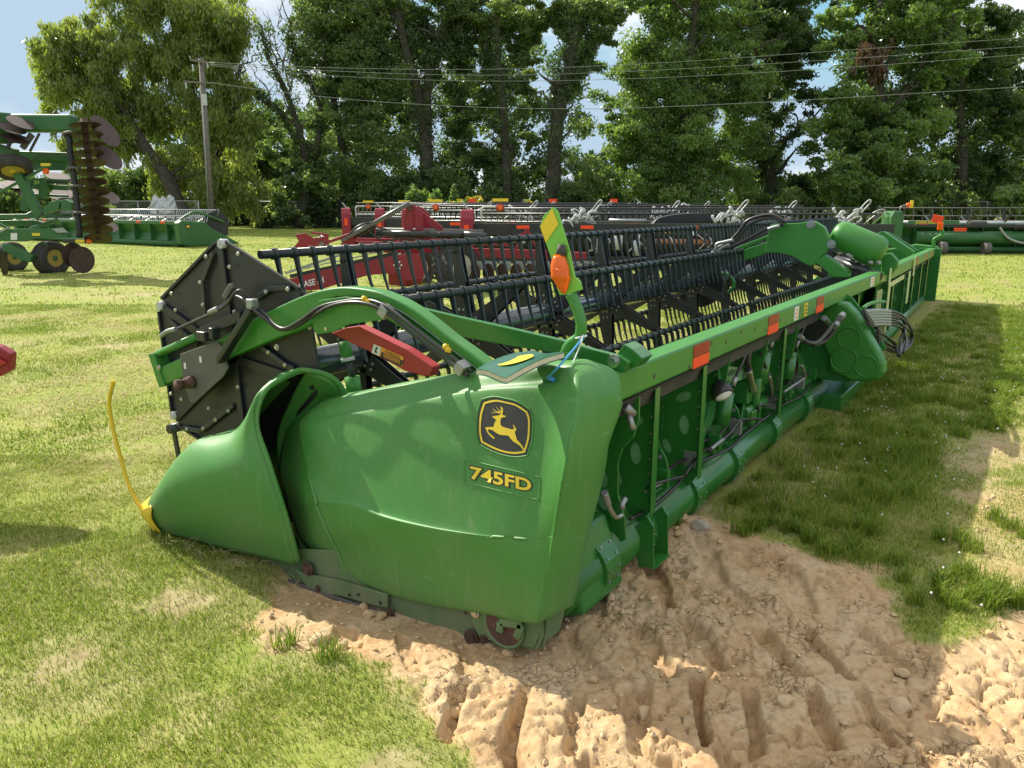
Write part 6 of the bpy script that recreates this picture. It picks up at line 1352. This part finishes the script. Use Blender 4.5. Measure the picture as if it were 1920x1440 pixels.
CAT = [
 ('tall broadleaf tree with pale grey green crown, left of the forked trunk', [([(640, 412, 58), (645, 300, 58), (625, 180, 58), (600, 60, 58), (590, -40, 58)], .36, .12)],
  [(640, 60, 70, 58), (600, 130, 46, 58), (690, 150, 70, 58), (660, 240, 60, 58), (640, 10, 60, 58), (720, 50, 60, 59), (720, 250, 50, 57), (690, 320, 60, 57), (640, 340, 50, 58), (560, 40, 30, 58), (735, 370, 45, 57)], 46000, .16, 'leaf_mid', 12, 2200),
 ('ivy clad forked tree with two thick dark trunks at the picture centre left', [([(798, 414, 57), (800, 330, 57), (795, 230, 57), (770, 130, 57), (745, 20, 57), (735, -60, 57)], .62, .22), ([(797, 240, 57), (805, 140, 57), (830, 60, 57), (850, -20, 57)], .42, .16), ([(800, 120, 57), (850, 70, 57), (900, 40, 57)], .22, .06)],
  [(850, 40, 60, 58), (780, 10, 60, 58), (900, 90, 50, 58), (860, 170, 50, 58), (740, 200, 40, 58), (850, 300, 50, 58), (870, 240, 40, 58), (760, 360, 50, 57), (840, 380, 55, 56), (720, 100, 40, 58)], 34000, .16, 'leaf_dark', 14, 4200),
 ('slender dark ivy column tree just left of the thick ivy clad trunk', [([(952, 414, 56), (950, 320, 56), (945, 220, 56), (935, 110, 56), (930, -30, 56)], .42, .18)],
  [(940, 60, 55, 57), (980, 30, 50, 57), (930, 150, 40, 57), (985, 140, 38, 57), (930, 300, 42, 57), (900, 360, 50, 57), (980, 350, 46, 57), (960, 230, 30, 57), (990, 270, 26, 57)], 30000, .16, 'leaf_mid', 16, 4200),
 ('thick trunk wrapped in ivy with light crown, behind the striped marker', [([(1032, 414, 55), (1038, 320, 55), (1045, 230, 55), (1060, 160, 55), (1075, 90, 55), (1090, 10, 55)], .60, .28), ([(1055, 180, 55), (1090, 130, 55), (1120, 60, 55)], .22, .10)],
  [(1100, 40, 48, 56), (1060, 20, 44, 56), (1130, 70, 28, 56), (1120, 10, 44, 56), (1090, 110, 30, 56), (1060, 300, 22, 56)], 16000, .15, 'leaf_mid', 18, 6500),
 ('broad leafy tree right of the sky gap, dark inside with lit left edge', [([(1290, 414, 56), (1290, 300, 56), (1280, 180, 56), (1300, 60, 56), (1310, -40, 56)], .5, .2), ([(1290, 300, 56), (1220, 220, 56), (1180, 140, 56)], .28, .08), ([(1285, 230, 56), (1370, 160, 56), (1420, 60, 56)], .3, .1)],
  [(1200, 120, 46, 57), (1260, 60, 66, 57), (1330, 30, 66, 57), (1180, 200, 60, 56), (1260, 190, 76, 57), (1350, 150, 74, 57), (1190, 290, 66, 56), (1280, 300, 76, 56), (1370, 280, 60, 57), (1180, 360, 50, 55), (1260, 380, 60, 55), (1350, 370, 60, 56), (1230, -5, 50, 57), (1400, 60, 50, 57), (1150, 240, 30, 56), (1400, 380, 34, 57)], 82000, .16, 'leaf_bright', 20, 2600),
 ('dark dense tree between the broad leafy tree and the brown leaved one', [([(1440, 414, 59), (1445, 330, 59), (1430, 230, 59), (1440, 120, 59), (1450, 0, 59)], .5, .2), ([(1440, 300, 59), (1500, 240, 59), (1560, 230, 59)], .26, .08)],
  [(1440, 60, 60, 60), (1480, 110, 50, 60), (1420, 180, 50, 60), (1500, 40, 60, 60), (1460, 10, 50, 60), (1500, 200, 36, 60), (1430, 290, 32, 59), (1410, 340, 30, 59), (1520, 140, 34, 60), (1440, 385, 34, 58), (1560, 230, 26, 60)], 34000, .17, 'leaf_dark', 22, 2600),
 ('large leaf tree with shining foliage and a brown dead patch, right of centre', [([(1640, 414, 54), (1645, 320, 54), (1650, 200, 54), (1640, 100, 54), (1650, 0, 54)], .55, .22), ([(1648, 240, 54), (1710, 150, 54), (1760, 60, 54)], .3, .1)],
  [(1640, 30, 60, 55), (1700, 40, 66, 55), (1580, 60, 44, 55), (1600, 190, 50, 54), (1560, 260, 46, 54), (1620, 260, 60, 54), (1690, 250, 60, 54), (1600, 320, 60, 53), (1680, 340, 66, 54), (1590, 375, 50, 53), (1740, 110, 54, 55), (1760, 30, 50, 55), (1660, 385, 50, 54), (1720, 200, 40, 55), (1560, 330, 26, 54)], 70000, .18, 'leaf_bright', 24, 2200),
 ('dark tree filling the upper right corner before the sky', [([(1800, 414, 58), (1805, 320, 58), (1800, 200, 58), (1810, 80, 58)], .5, .2)],
  [(1830, 60, 56, 59), (1790, 130, 56, 59), (1860, 150, 56, 59), (1830, 230, 60, 59), (1900, 220, 40, 59), (1780, 330, 44, 58), (1850, 320, 44, 59), (1890, 300, 40, 59), (1800, 20, 44, 59), (1880, 90, 34, 59), (1760, 380, 44, 58), (1840, 385, 44, 58), (1770, 240, 30, 58)], 46000, .17, 'leaf_dark', 26, 1800),
 ('tree beyond the right edge of the picture, only its left branches showing', [([(1960, 414, 60), (1955, 280, 60), (1950, 100, 60)], .5, .2)],
  [(1940, 250, 50, 60), (1960, 150, 46, 60), (1930, 350, 40, 59), (1970, 330, 60, 60)], 20000, .17, 'leaf_mid', 28, 1000),
]
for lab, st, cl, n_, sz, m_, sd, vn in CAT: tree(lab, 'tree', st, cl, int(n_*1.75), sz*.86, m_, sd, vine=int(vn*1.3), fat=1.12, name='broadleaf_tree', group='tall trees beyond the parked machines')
r = [o for o in bpy.data.objects if o.get('label', '').startswith('large leaf tree')][0]
leaves('dead_foliage', r, [tuple(pc(x, y, 53.2)) for x, y in ((1622, 92), (1640, 112), (1652, 132), (1612, 110), (1660, 95), (1636, 150), (1600, 128), (1672, 78))], [[.55, .5, .5], [.6, .5, .7], [.4, .4, .5], [.3, .3, .3], [.35, .3, .3], [.3, .3, .4], [.2, .2, .2], [.25, .2, .2]], 2600, .16, 'leaf_dead', 77, droop=.4)
# undergrowth in front of and between the trunks: each bush is its own thing
bushes = [(500, 392, 34, 58, 'leaf_dark', 5200, 'dark bush at the foot of the half dead tree, beside the fence'), (600, 396, 30, 58, 'leaf_dark', 4200, 'dark low bush behind the left end of the red implement'), (690, 380, 40, 57, 'leaf_dark', 6200, 'dark bush behind the tower of the red implement'), (770, 372, 34, 56, 'leaf_mid', 5200, 'grey green bush at the foot of the forked tree'),
 (1100, 350, 46, 55, 'leaf_mid', 8500, 'round dark shrub right of the thick ivy trunk'), (1115, 315, 30, 60, 'leaf_bright', 4200, 'sunlit yellow green bush in the gap behind the round shrub'), (1050, 392, 26, 54, 'leaf_dark', 3600, 'low dark bush at the foot of the thick ivy trunk'), (900, 388, 34, 56, 'leaf_dark', 5200, 'dark bush between the forked tree and the slender ivy column'),
 (1490, 380, 34, 56, 'leaf_mid', 5600, 'mid green bush under the gap left of the shining tree'), (1500, 355, 26, 58, 'leaf_dark', 3600, 'dark bush farther back in the gap left of the shining tree'), (1905, 372, 40, 50, 'leaf_bright', 9000, 'bright green bush at the right edge behind the right header'), (1430, 392, 30, 57, 'leaf_dark', 4200, 'low dark bush behind the lift arm of the front header'), (1720, 392, 34, 56, 'leaf_dark', 4600, 'low dark bush right behind the amber lamp of the far end'), (1800, 388, 34, 56, 'leaf_mid', 4600, 'bush behind the wire reel of the right header'),
 (215, 345, 36, 60, 'leaf_mid', 5200, 'grey green bush behind the fence, right of the stacked discs'), (265, 350, 40, 60, 'leaf_dark', 6200, 'dark bush below the leaning willow trunk'), (1230, 395, 36, 55, 'leaf_dark', 5200, 'low dark bush at the foot of the broad leafy tree'), (1330, 395, 34, 55, 'leaf_mid', 5000, 'low bush right of the broad leafy tree trunk')]
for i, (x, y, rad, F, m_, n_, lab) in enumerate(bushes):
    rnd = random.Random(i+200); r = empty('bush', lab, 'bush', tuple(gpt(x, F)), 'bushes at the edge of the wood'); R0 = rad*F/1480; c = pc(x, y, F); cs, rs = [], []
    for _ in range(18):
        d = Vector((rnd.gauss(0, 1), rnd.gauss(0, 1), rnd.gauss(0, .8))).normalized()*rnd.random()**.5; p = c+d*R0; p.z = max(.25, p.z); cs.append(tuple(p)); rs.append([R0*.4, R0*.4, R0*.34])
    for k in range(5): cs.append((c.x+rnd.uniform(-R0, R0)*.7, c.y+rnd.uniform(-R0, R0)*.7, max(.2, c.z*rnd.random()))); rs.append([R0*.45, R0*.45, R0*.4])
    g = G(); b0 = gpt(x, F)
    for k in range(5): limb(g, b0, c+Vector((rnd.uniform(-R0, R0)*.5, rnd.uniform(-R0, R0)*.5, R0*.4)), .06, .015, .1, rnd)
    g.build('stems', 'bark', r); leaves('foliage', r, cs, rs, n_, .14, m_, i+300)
# young conical sapling and the yellow flowering weeds
r = empty('sapling', 'young bright green cone shaped sapling behind the black headers', 'sapling', tuple(gpt(851, 44)), None)
b0 = gpt(851, 44); g = G(); g.tube([b0, pc(850, 350, 44)], [.04, .01], 6); g.build('trunk', 'bark', r)
cs = []; rs = []
for k in range(14): t_ = k/13; p = b0.lerp(pc(851, 350, 44), t_); cs.append((p.x, p.y, max(.2, p.z))); rr = .75*(1-t_)+.08; rs.append([rr, rr, .2])
leaves('foliage', r, cs, rs, 6000, .10, 'leaf_bright', 401)
for j, (x, y, rad) in enumerate(((790, 378, 16), (815, 380, 14), (775, 374, 12))):
    r = empty('weed_clump', ['tall light green weeds left of the sapling', 'pale weeds right beside the sapling base', 'feathery weed clump behind the implement tower'][j], 'weeds', tuple(gpt(x, 45))); c = pc(x, y, 45)
    leaves('foliage', r, [(c.x+random.uniform(-.4, .4), c.y, max(.2, c.z+random.uniform(-.6, .3))) for _ in range(9)], [[.25, .25, .45]]*9, 2200, .09, 'leaf_bright', 410+j, long=3)
for j, (x, y) in enumerate(((822, 386), (880, 384), (910, 388), (995, 390))):
    r = empty('flowering_weeds', ['yellow flowering weeds left of the sapling', 'yellow flowering weeds just right of the sapling', 'second yellow flowering patch right of the sapling', 'yellow flowering weeds behind the striped marker'][j], 'weeds', tuple(gpt(x, 43)), 'yellow flowering weeds behind the headers'); c = pc(x, y, 43)
    cs = [(c.x+random.uniform(-.7, .7), c.y+random.uniform(-.7, .7), max(.2, c.z+random.uniform(-.9, .1))) for _ in range(12)]
    leaves('foliage', r, cs, [[.25, .25, .35]]*12, 1800, .08, 'leaf_bright', 420+j, long=2.5); leaves('flowers', r, [(a, b_, e+.25) for a, b_, e in cs], [[.22, .22, .14]]*12, 700, .07, 'leaf_flower', 430+j)
# the wood continues behind as one dark mass
cs, rs = [], []; rnd = random.Random(9)
for _ in range(1150):
    x = rnd.uniform(430, 2050); F = rnd.uniform(64, 76)
    if rnd.random() < .30: x = rnd.uniform(-60, 560)
    hmax = 3.2 if (1090 < x < 1150 or 1450 < x < 1560 or x < 300) else (9 if x < 620 else 15.0)
    p = gpt(x, F); cs.append((p.x, p.y, .4+hmax*rnd.random()**1.25)); rr = rnd.uniform(.8, 1.6); rs.append([rr, rr, rr*.8])
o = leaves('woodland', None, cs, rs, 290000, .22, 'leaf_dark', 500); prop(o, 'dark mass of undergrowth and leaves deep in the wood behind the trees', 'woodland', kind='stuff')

# ------------------------------------------------------------------ grass
def grass_mat(name):
    m = bpy.data.materials.new(name); m.use_nodes = True; t = m.node_tree; n = t.nodes; b = n['Principled BSDF']; L = t.links.new
    a_ = n.new('ShaderNodeAttribute'); a_.attribute_name = 'tint'; r = n.new('ShaderNodeValToRGB'); e = r.color_ramp.elements
    for q in range(3): e.new(.5)
    for k, (p, c) in zip(e, [(0, (.090, .175, .020)), (.35, (.195, .285, .026)), (.6, (.310, .370, .050)), (.8, (.48, .45, .17)), (1, (.62, .54, .31))]): k.position = p; k.color = (*c, 1)
    L(a_.outputs['Fac'], r.inputs[0]); L(r.outputs[0], b.inputs['Base Color']); b.inputs['Roughness'].default_value = .6; b.inputs['Specular IOR Level'].default_value = .3
    tr = n.new('ShaderNodeBsdfTranslucent'); L(r.outputs[0], tr.inputs[0]); ms = n.new('ShaderNodeMixShader'); ms.inputs[0].default_value = .45; L(b.outputs[0], ms.inputs[1]); L(tr.outputs[0], ms.inputs[2]); L(ms.outputs[0], n['Material Output'].inputs[0]); M[name] = m
grass_mat('grass_blade')
def wedge(nn, d0, d1, r, marg=1.12):
    """random ground points inside the seen wedge between two distances"""
    hx = math.tan(math.radians(33.7))*marg; t_ = np.sqrt(r.random(nn)*(d1*d1-d0*d0)+d0*d0); s = (r.random(nn)*2-1)*hx*(t_+.3)
    return CAM.x+FW.x*t_+RT.x*s, CAM.y+FW.y*t_+RT.y*s, t_
def grass(name, nn, d0, d1, h, w, seed, clumpy=.5, tuft=None, keepclay=.0, lab='', thatch=False):
    r = np.random.default_rng(seed)
    if tuft is None: x, y, t_ = wedge(nn, d0, d1, r)
    else:
        cxs, cys, rad = tuft; k = r.integers(0, len(cxs), nn); a = r.random(nn)*6.283; q = rad[k]*r.random(nn)**.6; x = cxs[k]+np.cos(a)*q; y = cys[k]+np.sin(a)*q; t_ = (x-CAM.x)*FW.x+(y-CAM.y)*FW.y
    if tuft is None:
        cm = clay_mask(x, y); bm_ = bare_mask(x, y); den = fbm(x*2.3, y*2.3, 3, 141)
        keep = (r.random(nn) > np.clip(cm*1.0+.0, 0, 1-keepclay)) & (r.random(nn) > bm_*.9) & (r.random(nn) < .35+1.3*sstep(.32, .6, den))
        # nothing grows through the pans, tubes and wheels that rest on the ground
        keep &= ~((x > .0) & (x < 13.4) & (y > .0) & (y < 1.9)); keep &= ~((x > -.05) & (x < 13.4) & (y > -.04) & (y < .25))
        x, y, t_ = x[keep], y[keep], t_[keep]
    n_ = len(x); z = ground_z(x, y)-.004
    lush = fbm(x*1.3, y*1.3, 3, 151); hh = h*(.45+.8*r.random(n_))*(.55+.9*lush)
    az = r.random(n_)*6.283; ln = (.25+.75*r.random(n_))*hh*(1.05 if not thatch else 3.6); dx, dy = np.cos(az), np.sin(az); ww = w*(.6+.7*r.random(n_))
    px, py = -dy*ww/2, dx*ww/2
    b0 = np.stack([x-px, y-py, z], 1); b1 = np.stack([x+px, y+py, z], 1)
    mx_ = x+dx*ln*.35; my_ = y+dy*ln*.35; m0 = np.stack([mx_-px*.8, my_-py*.8, z+hh*.62], 1); m1 = np.stack([mx_+px*.8, my_+py*.8, z+hh*.62], 1)
    tp_ = np.stack([x+dx*ln, y+dy*ln, z+hh*(.85+.15*r.random(n_))], 1)
    co = np.stack([b0, b1, m1, m0, tp_], 1).reshape(-1, 3); i0 = np.arange(n_)*5
    quads = np.stack([i0, i0+1, i0+2, i0+3], 1); tris = np.stack([i0+3, i0+2, i0+4], 1)
    me = np_mesh(name, co, quads, tris, smooth=False)
    dry = sstep(.50, .72, fbm(x*.9+4, y*1.4, 4, 161)); tint = np.clip((.16 if d0 > 4 else .24)+.42*r.random(n_)+.42*dry+.35*(r.random(n_) < .14+.22*dry), 0, 1)
    if tuft is not None: tint = np.clip(.12+.45*r.random(n_), 0, 1)
    if thatch: tint = .72+.28*r.random(n_)
    a_ = me.attributes.new('tint', 'FLOAT', 'POINT'); a_.data.foreach_set('value', np.repeat(tint, 5).astype(np.float32))
    o = bpy.data.objects.new(name, me); COL.objects.link(o); me.materials.append(M['grass_blade']); prop(o, lab, 'grass', kind='stuff'); return o
grass('grass', 330000, 1.2, 5.2, .027, .0038, 1, lab='short mown grass and straw nearest the camera, round the front header')
grass('grass', 120000, 1.2, 7.0, .012, .0030, 9, thatch=True, lab='dead straw coloured thatch lying between the grass blades in the foreground')
grass('grass', 300000, 5.0, 13, .032, .0085, 2, lab='short mown lawn in the middle distance beside the reel')
grass('grass', 260000, 12.8, 62, .045, .022, 3, lab='sunlit lawn between the parked machines, up to the trees')
# taller tufts: along the shaded strip behind the header, at the clay edge, at the sunlit right side
rr_ = np.random.default_rng(55); tx, ty, tr_ = [], [], []
for k in range(420):
    u = rr_.uniform(1.4, 12.5); v = rr_.uniform(-1.2 if u > 4 else -.95, -.12)
    if clay_mask(np.array([u]), np.array([v]))[0] < .5: tx.append(u); ty.append(v); tr_.append(rr_.uniform(.04, .16))
for x, y, n_ in ((1800, 1120, 4), (1760, 1080, 2), (1870, 1130, 4), (1840, 1090, 3), (1740, 1120, 2), (1860, 1040, 2), (1790, 1010, 1), (1560, 1040, 4), (1500, 1000, 5), (1900, 1000, 4), (1460, 990, 3), (690, 1240, 1), (560, 1180, 1), (1640, 640, 5), (1290, 985, 2)):
    p = at(x, y, w=0)
    for q in range(n_): tx.append(p.x+rr_.normal()*.10); ty.append(p.y+rr_.normal()*.10); tr_.append(.03+.03*rr_.random())
for k in range(170):
    u = rr_.uniform(4.2, 12); v = -1.25+rr_.normal()*.08; tx.append(u); ty.append(v); tr_.append(rr_.uniform(.03, .09))
tu = (np.array(tx), np.array(ty), np.array(tr_))
grass('grass', 52000, 0, 0, .085, .0048, 4, tuft=tu, lab='taller green grass tufts behind the front header and along the clay edge')
# white clover heads
rr_ = np.random.default_rng(66); g = G(); n_ = 0
cx_ = np.concatenate([rr_.uniform(2.0, 11, 260), rr_.uniform(.7, 3, 40)]); cy_ = np.concatenate([rr_.uniform(-2.4, -.3, 260), rr_.uniform(-1.9, -1.1, 40)]); cm = clay_mask(cx_, cy_); cz = ground_z(cx_, cy_)
for x, y, z, c in zip(cx_, cy_, cz, cm):
    if c < .3: p = Vector((x, y, z+.05+.03*rr_.random())); g.lathe([(-.005, .002), (-.002, .0055), (.003, .0055), (.006, .002)], p, (0, 0, 1), 6)
mat('clover_white', (.75, .72, .68), .8); o = g.build('clover_flowers', 'clover_white', None); prop(o, 'small white clover heads scattered in the shaded grass', 'clover', kind='stuff')
# loose clods and stones on the clay
def clod(x, y, s, seed, lab=None, m='ground'):
    rnd = random.Random(seed); bm = bmesh.new(); bmesh.ops.create_icosphere(bm, subdivisions=3, radius=s)
    k = [Vector((rnd.gauss(0, 1), rnd.gauss(0, 1), rnd.gauss(0, 1))).normalized() for _ in range(7)]; hh = [rnd.uniform(.55, .95)*s for _ in k]
    for v in bm.verts:
        for a, h_ in zip(k, hh):
            d = v.co.dot(a)
            if d > h_: v.co -= a*(d-h_)*.85
        v.co *= 1+.06*math.sin(v.co.x*40/s*.1+seed)+rnd.uniform(-.02, .02); v.co.z *= .7
    for f_ in bm.faces: f_.smooth = False
    z = float(ground_z(np.array([x]), np.array([y]))[0]); me = bpy.data.meshes.new('clod'); bm.to_mesh(me); bm.free(); me.materials.append(M[m])
    o = bpy.data.objects.new('clod', me); COL.objects.link(o); o.location = (x, y, z+s*.25); o.rotation_euler = (0, 0, rnd.uniform(0, 6)); return o
mat('clod_clay', (.56, .41, .24), .95, var=.2, vscale=20, bump=.5, bscale=60)
mat('stone_grey', (.40, .34, .26), .9, var=.2, vscale=20, bump=.4, bscale=60)
spec = [(1268, 985, .055, 'clod_clay', 'large reddish clod under the foot of the lower tube'), (1312, 1000, .05, 'stone_grey', 'pale grey stone just right of the reddish clod'), (1210, 1310, .035, 'clod_clay', 'upright clay clod in a tyre groove'), (1100, 1020, .03, 'clod_clay', 'clay clod against the end box'),
        (1475, 1310, .03, 'clod_clay', 'clay clod below the small green tuft'), (600, 1185, .045, 'clod_clay', 'clay clod left of the skid rail, in shade'), (640, 1195, .035, 'clod_clay', 'smaller clay clod at the grass edge below the shield'), (1690, 1320, .04, 'clod_clay', 'clay clod at the right shadow edge'), (850, 1310, .03, 'clod_clay', 'sunlit crumbly clay clod nearest the grass')]
for i, (x, y, s, m_, lab) in enumerate(spec): p = at(x, y, w=0); o = clod(p.x, p.y, s, i+1, m=m_); prop(o, lab, 'clod', 'clods and stones on the clay')
mat('ground_clay', (.50, .35, .19), .95, var=.3, vscale=14, bump=.6, bscale=90)
g = G(); rr_ = np.random.default_rng(88); n_ = 9000; x, y, t_ = wedge(n_, 1.6, 5, rr_); cm = clay_mask(x, y); z = ground_z(x, y)
for X_, Y_, Z_, c in zip(x, y, z, cm):
    if c > .5 and fbm(np.array([X_*3]), np.array([Y_*3]), 2, 201)[0] > .45:
        s = .0025+.012*rr_.random()**4; p = Vector((X_, Y_, Z_+s*.4)); q = [p+Vector((rr_.normal(), rr_.normal(), rr_.normal())).normalized()*s for _ in range(6)]
        g.add([p+Vector(a)*s*(.7+.6*rr_.random()) for a in ((1, 0, 0), (-1, 0, 0), (0, 1, 0), (0, -1, 0), (0, 0, .8), (0, 0, -.8))], [(0, 2, 4), (2, 1, 4), (1, 3, 4), (3, 0, 4), (2, 0, 5), (1, 2, 5), (3, 1, 5), (0, 3, 5)])
o = g.build('clay_crumbs', 'clod_clay', None); prop(o, 'small crumbs of dry clay scattered over the churned patch', 'clay crumbs', kind='stuff')
bmi = bmesh.new(); bmesh.ops.create_icosphere(bmi, subdivisions=2, radius=1); IV = [v.co.copy() for v in bmi.verts]; IF = [tuple(v.index for v in f.verts) for f in bmi.faces]; bmi.free()
g = G(); x, y, t_ = wedge(900, 1.7, 4.6, rr_); cm = clay_mask(x, y); z = ground_z(x, y); den = fbm(x*2.4, y*2.4, 3, 211); cnt = 0
for X_, Y_, Z_, c, dn in zip(x, y, z, cm, den):
    if c > .6 and dn > .50 and cnt < 230:
        cnt += 1; s = .008+.026*rr_.random()**3; sq = (.7+.6*rr_.random(), .7+.6*rr_.random(), .5+.4*rr_.random()); ks = [Vector(rr_.normal(size=3)).normalized() for _ in range(5)]; hs_ = [.45+.4*rr_.random() for _ in range(5)]; vv_ = []
        for v in IV:
            q = v.copy()
            for a, h_ in zip(ks, hs_):
                d = q.dot(a)
                if d > h_: q -= a*(d-h_)*.9
            q *= 1+.10*rr_.normal()*.5; vv_.append(Vector((X_+q.x*s*sq[0], Y_+q.y*s*sq[1], Z_+s*.25+q.z*s*sq[2])))
        g.add(vv_, IF)
o = g.build('clay_lumps', 'ground_clay', None); prop(o, 'broken lumps of clay lying on the churned tyre tracks', 'clay lumps', kind='stuff')
mat('straw', (.40, .34, .18), .9, var=.2)
# dry stalks poking out at the nose
g = G(); rnd = random.Random(31)
for k in range(46):
    t_ = rnd.random(); p = at(310+t_*240, 1010+t_*62, w=-.06); p += Vector((rnd.uniform(-.08, .02), rnd.uniform(-.06, .06), 0)); p.z = float(ground_z(np.array([p.x]), np.array([p.y]))[0]); a = rnd.uniform(0, 6.28); l_ = rnd.uniform(.04, .11)
    g.tube([p, p+Vector((math.cos(a)*l_*.5, math.sin(a)*l_*.5, l_*.6)), p+Vector((math.cos(a)*l_*1.1, math.sin(a)*l_*1.1, l_*.7))], [.0014, .0011, .0005], 4)
o = g.build('dry_stalks', 'straw', None); prop(o, 'dry bleached grass stalks under the lower edge of the nose cone', 'dry grass', kind='stuff')
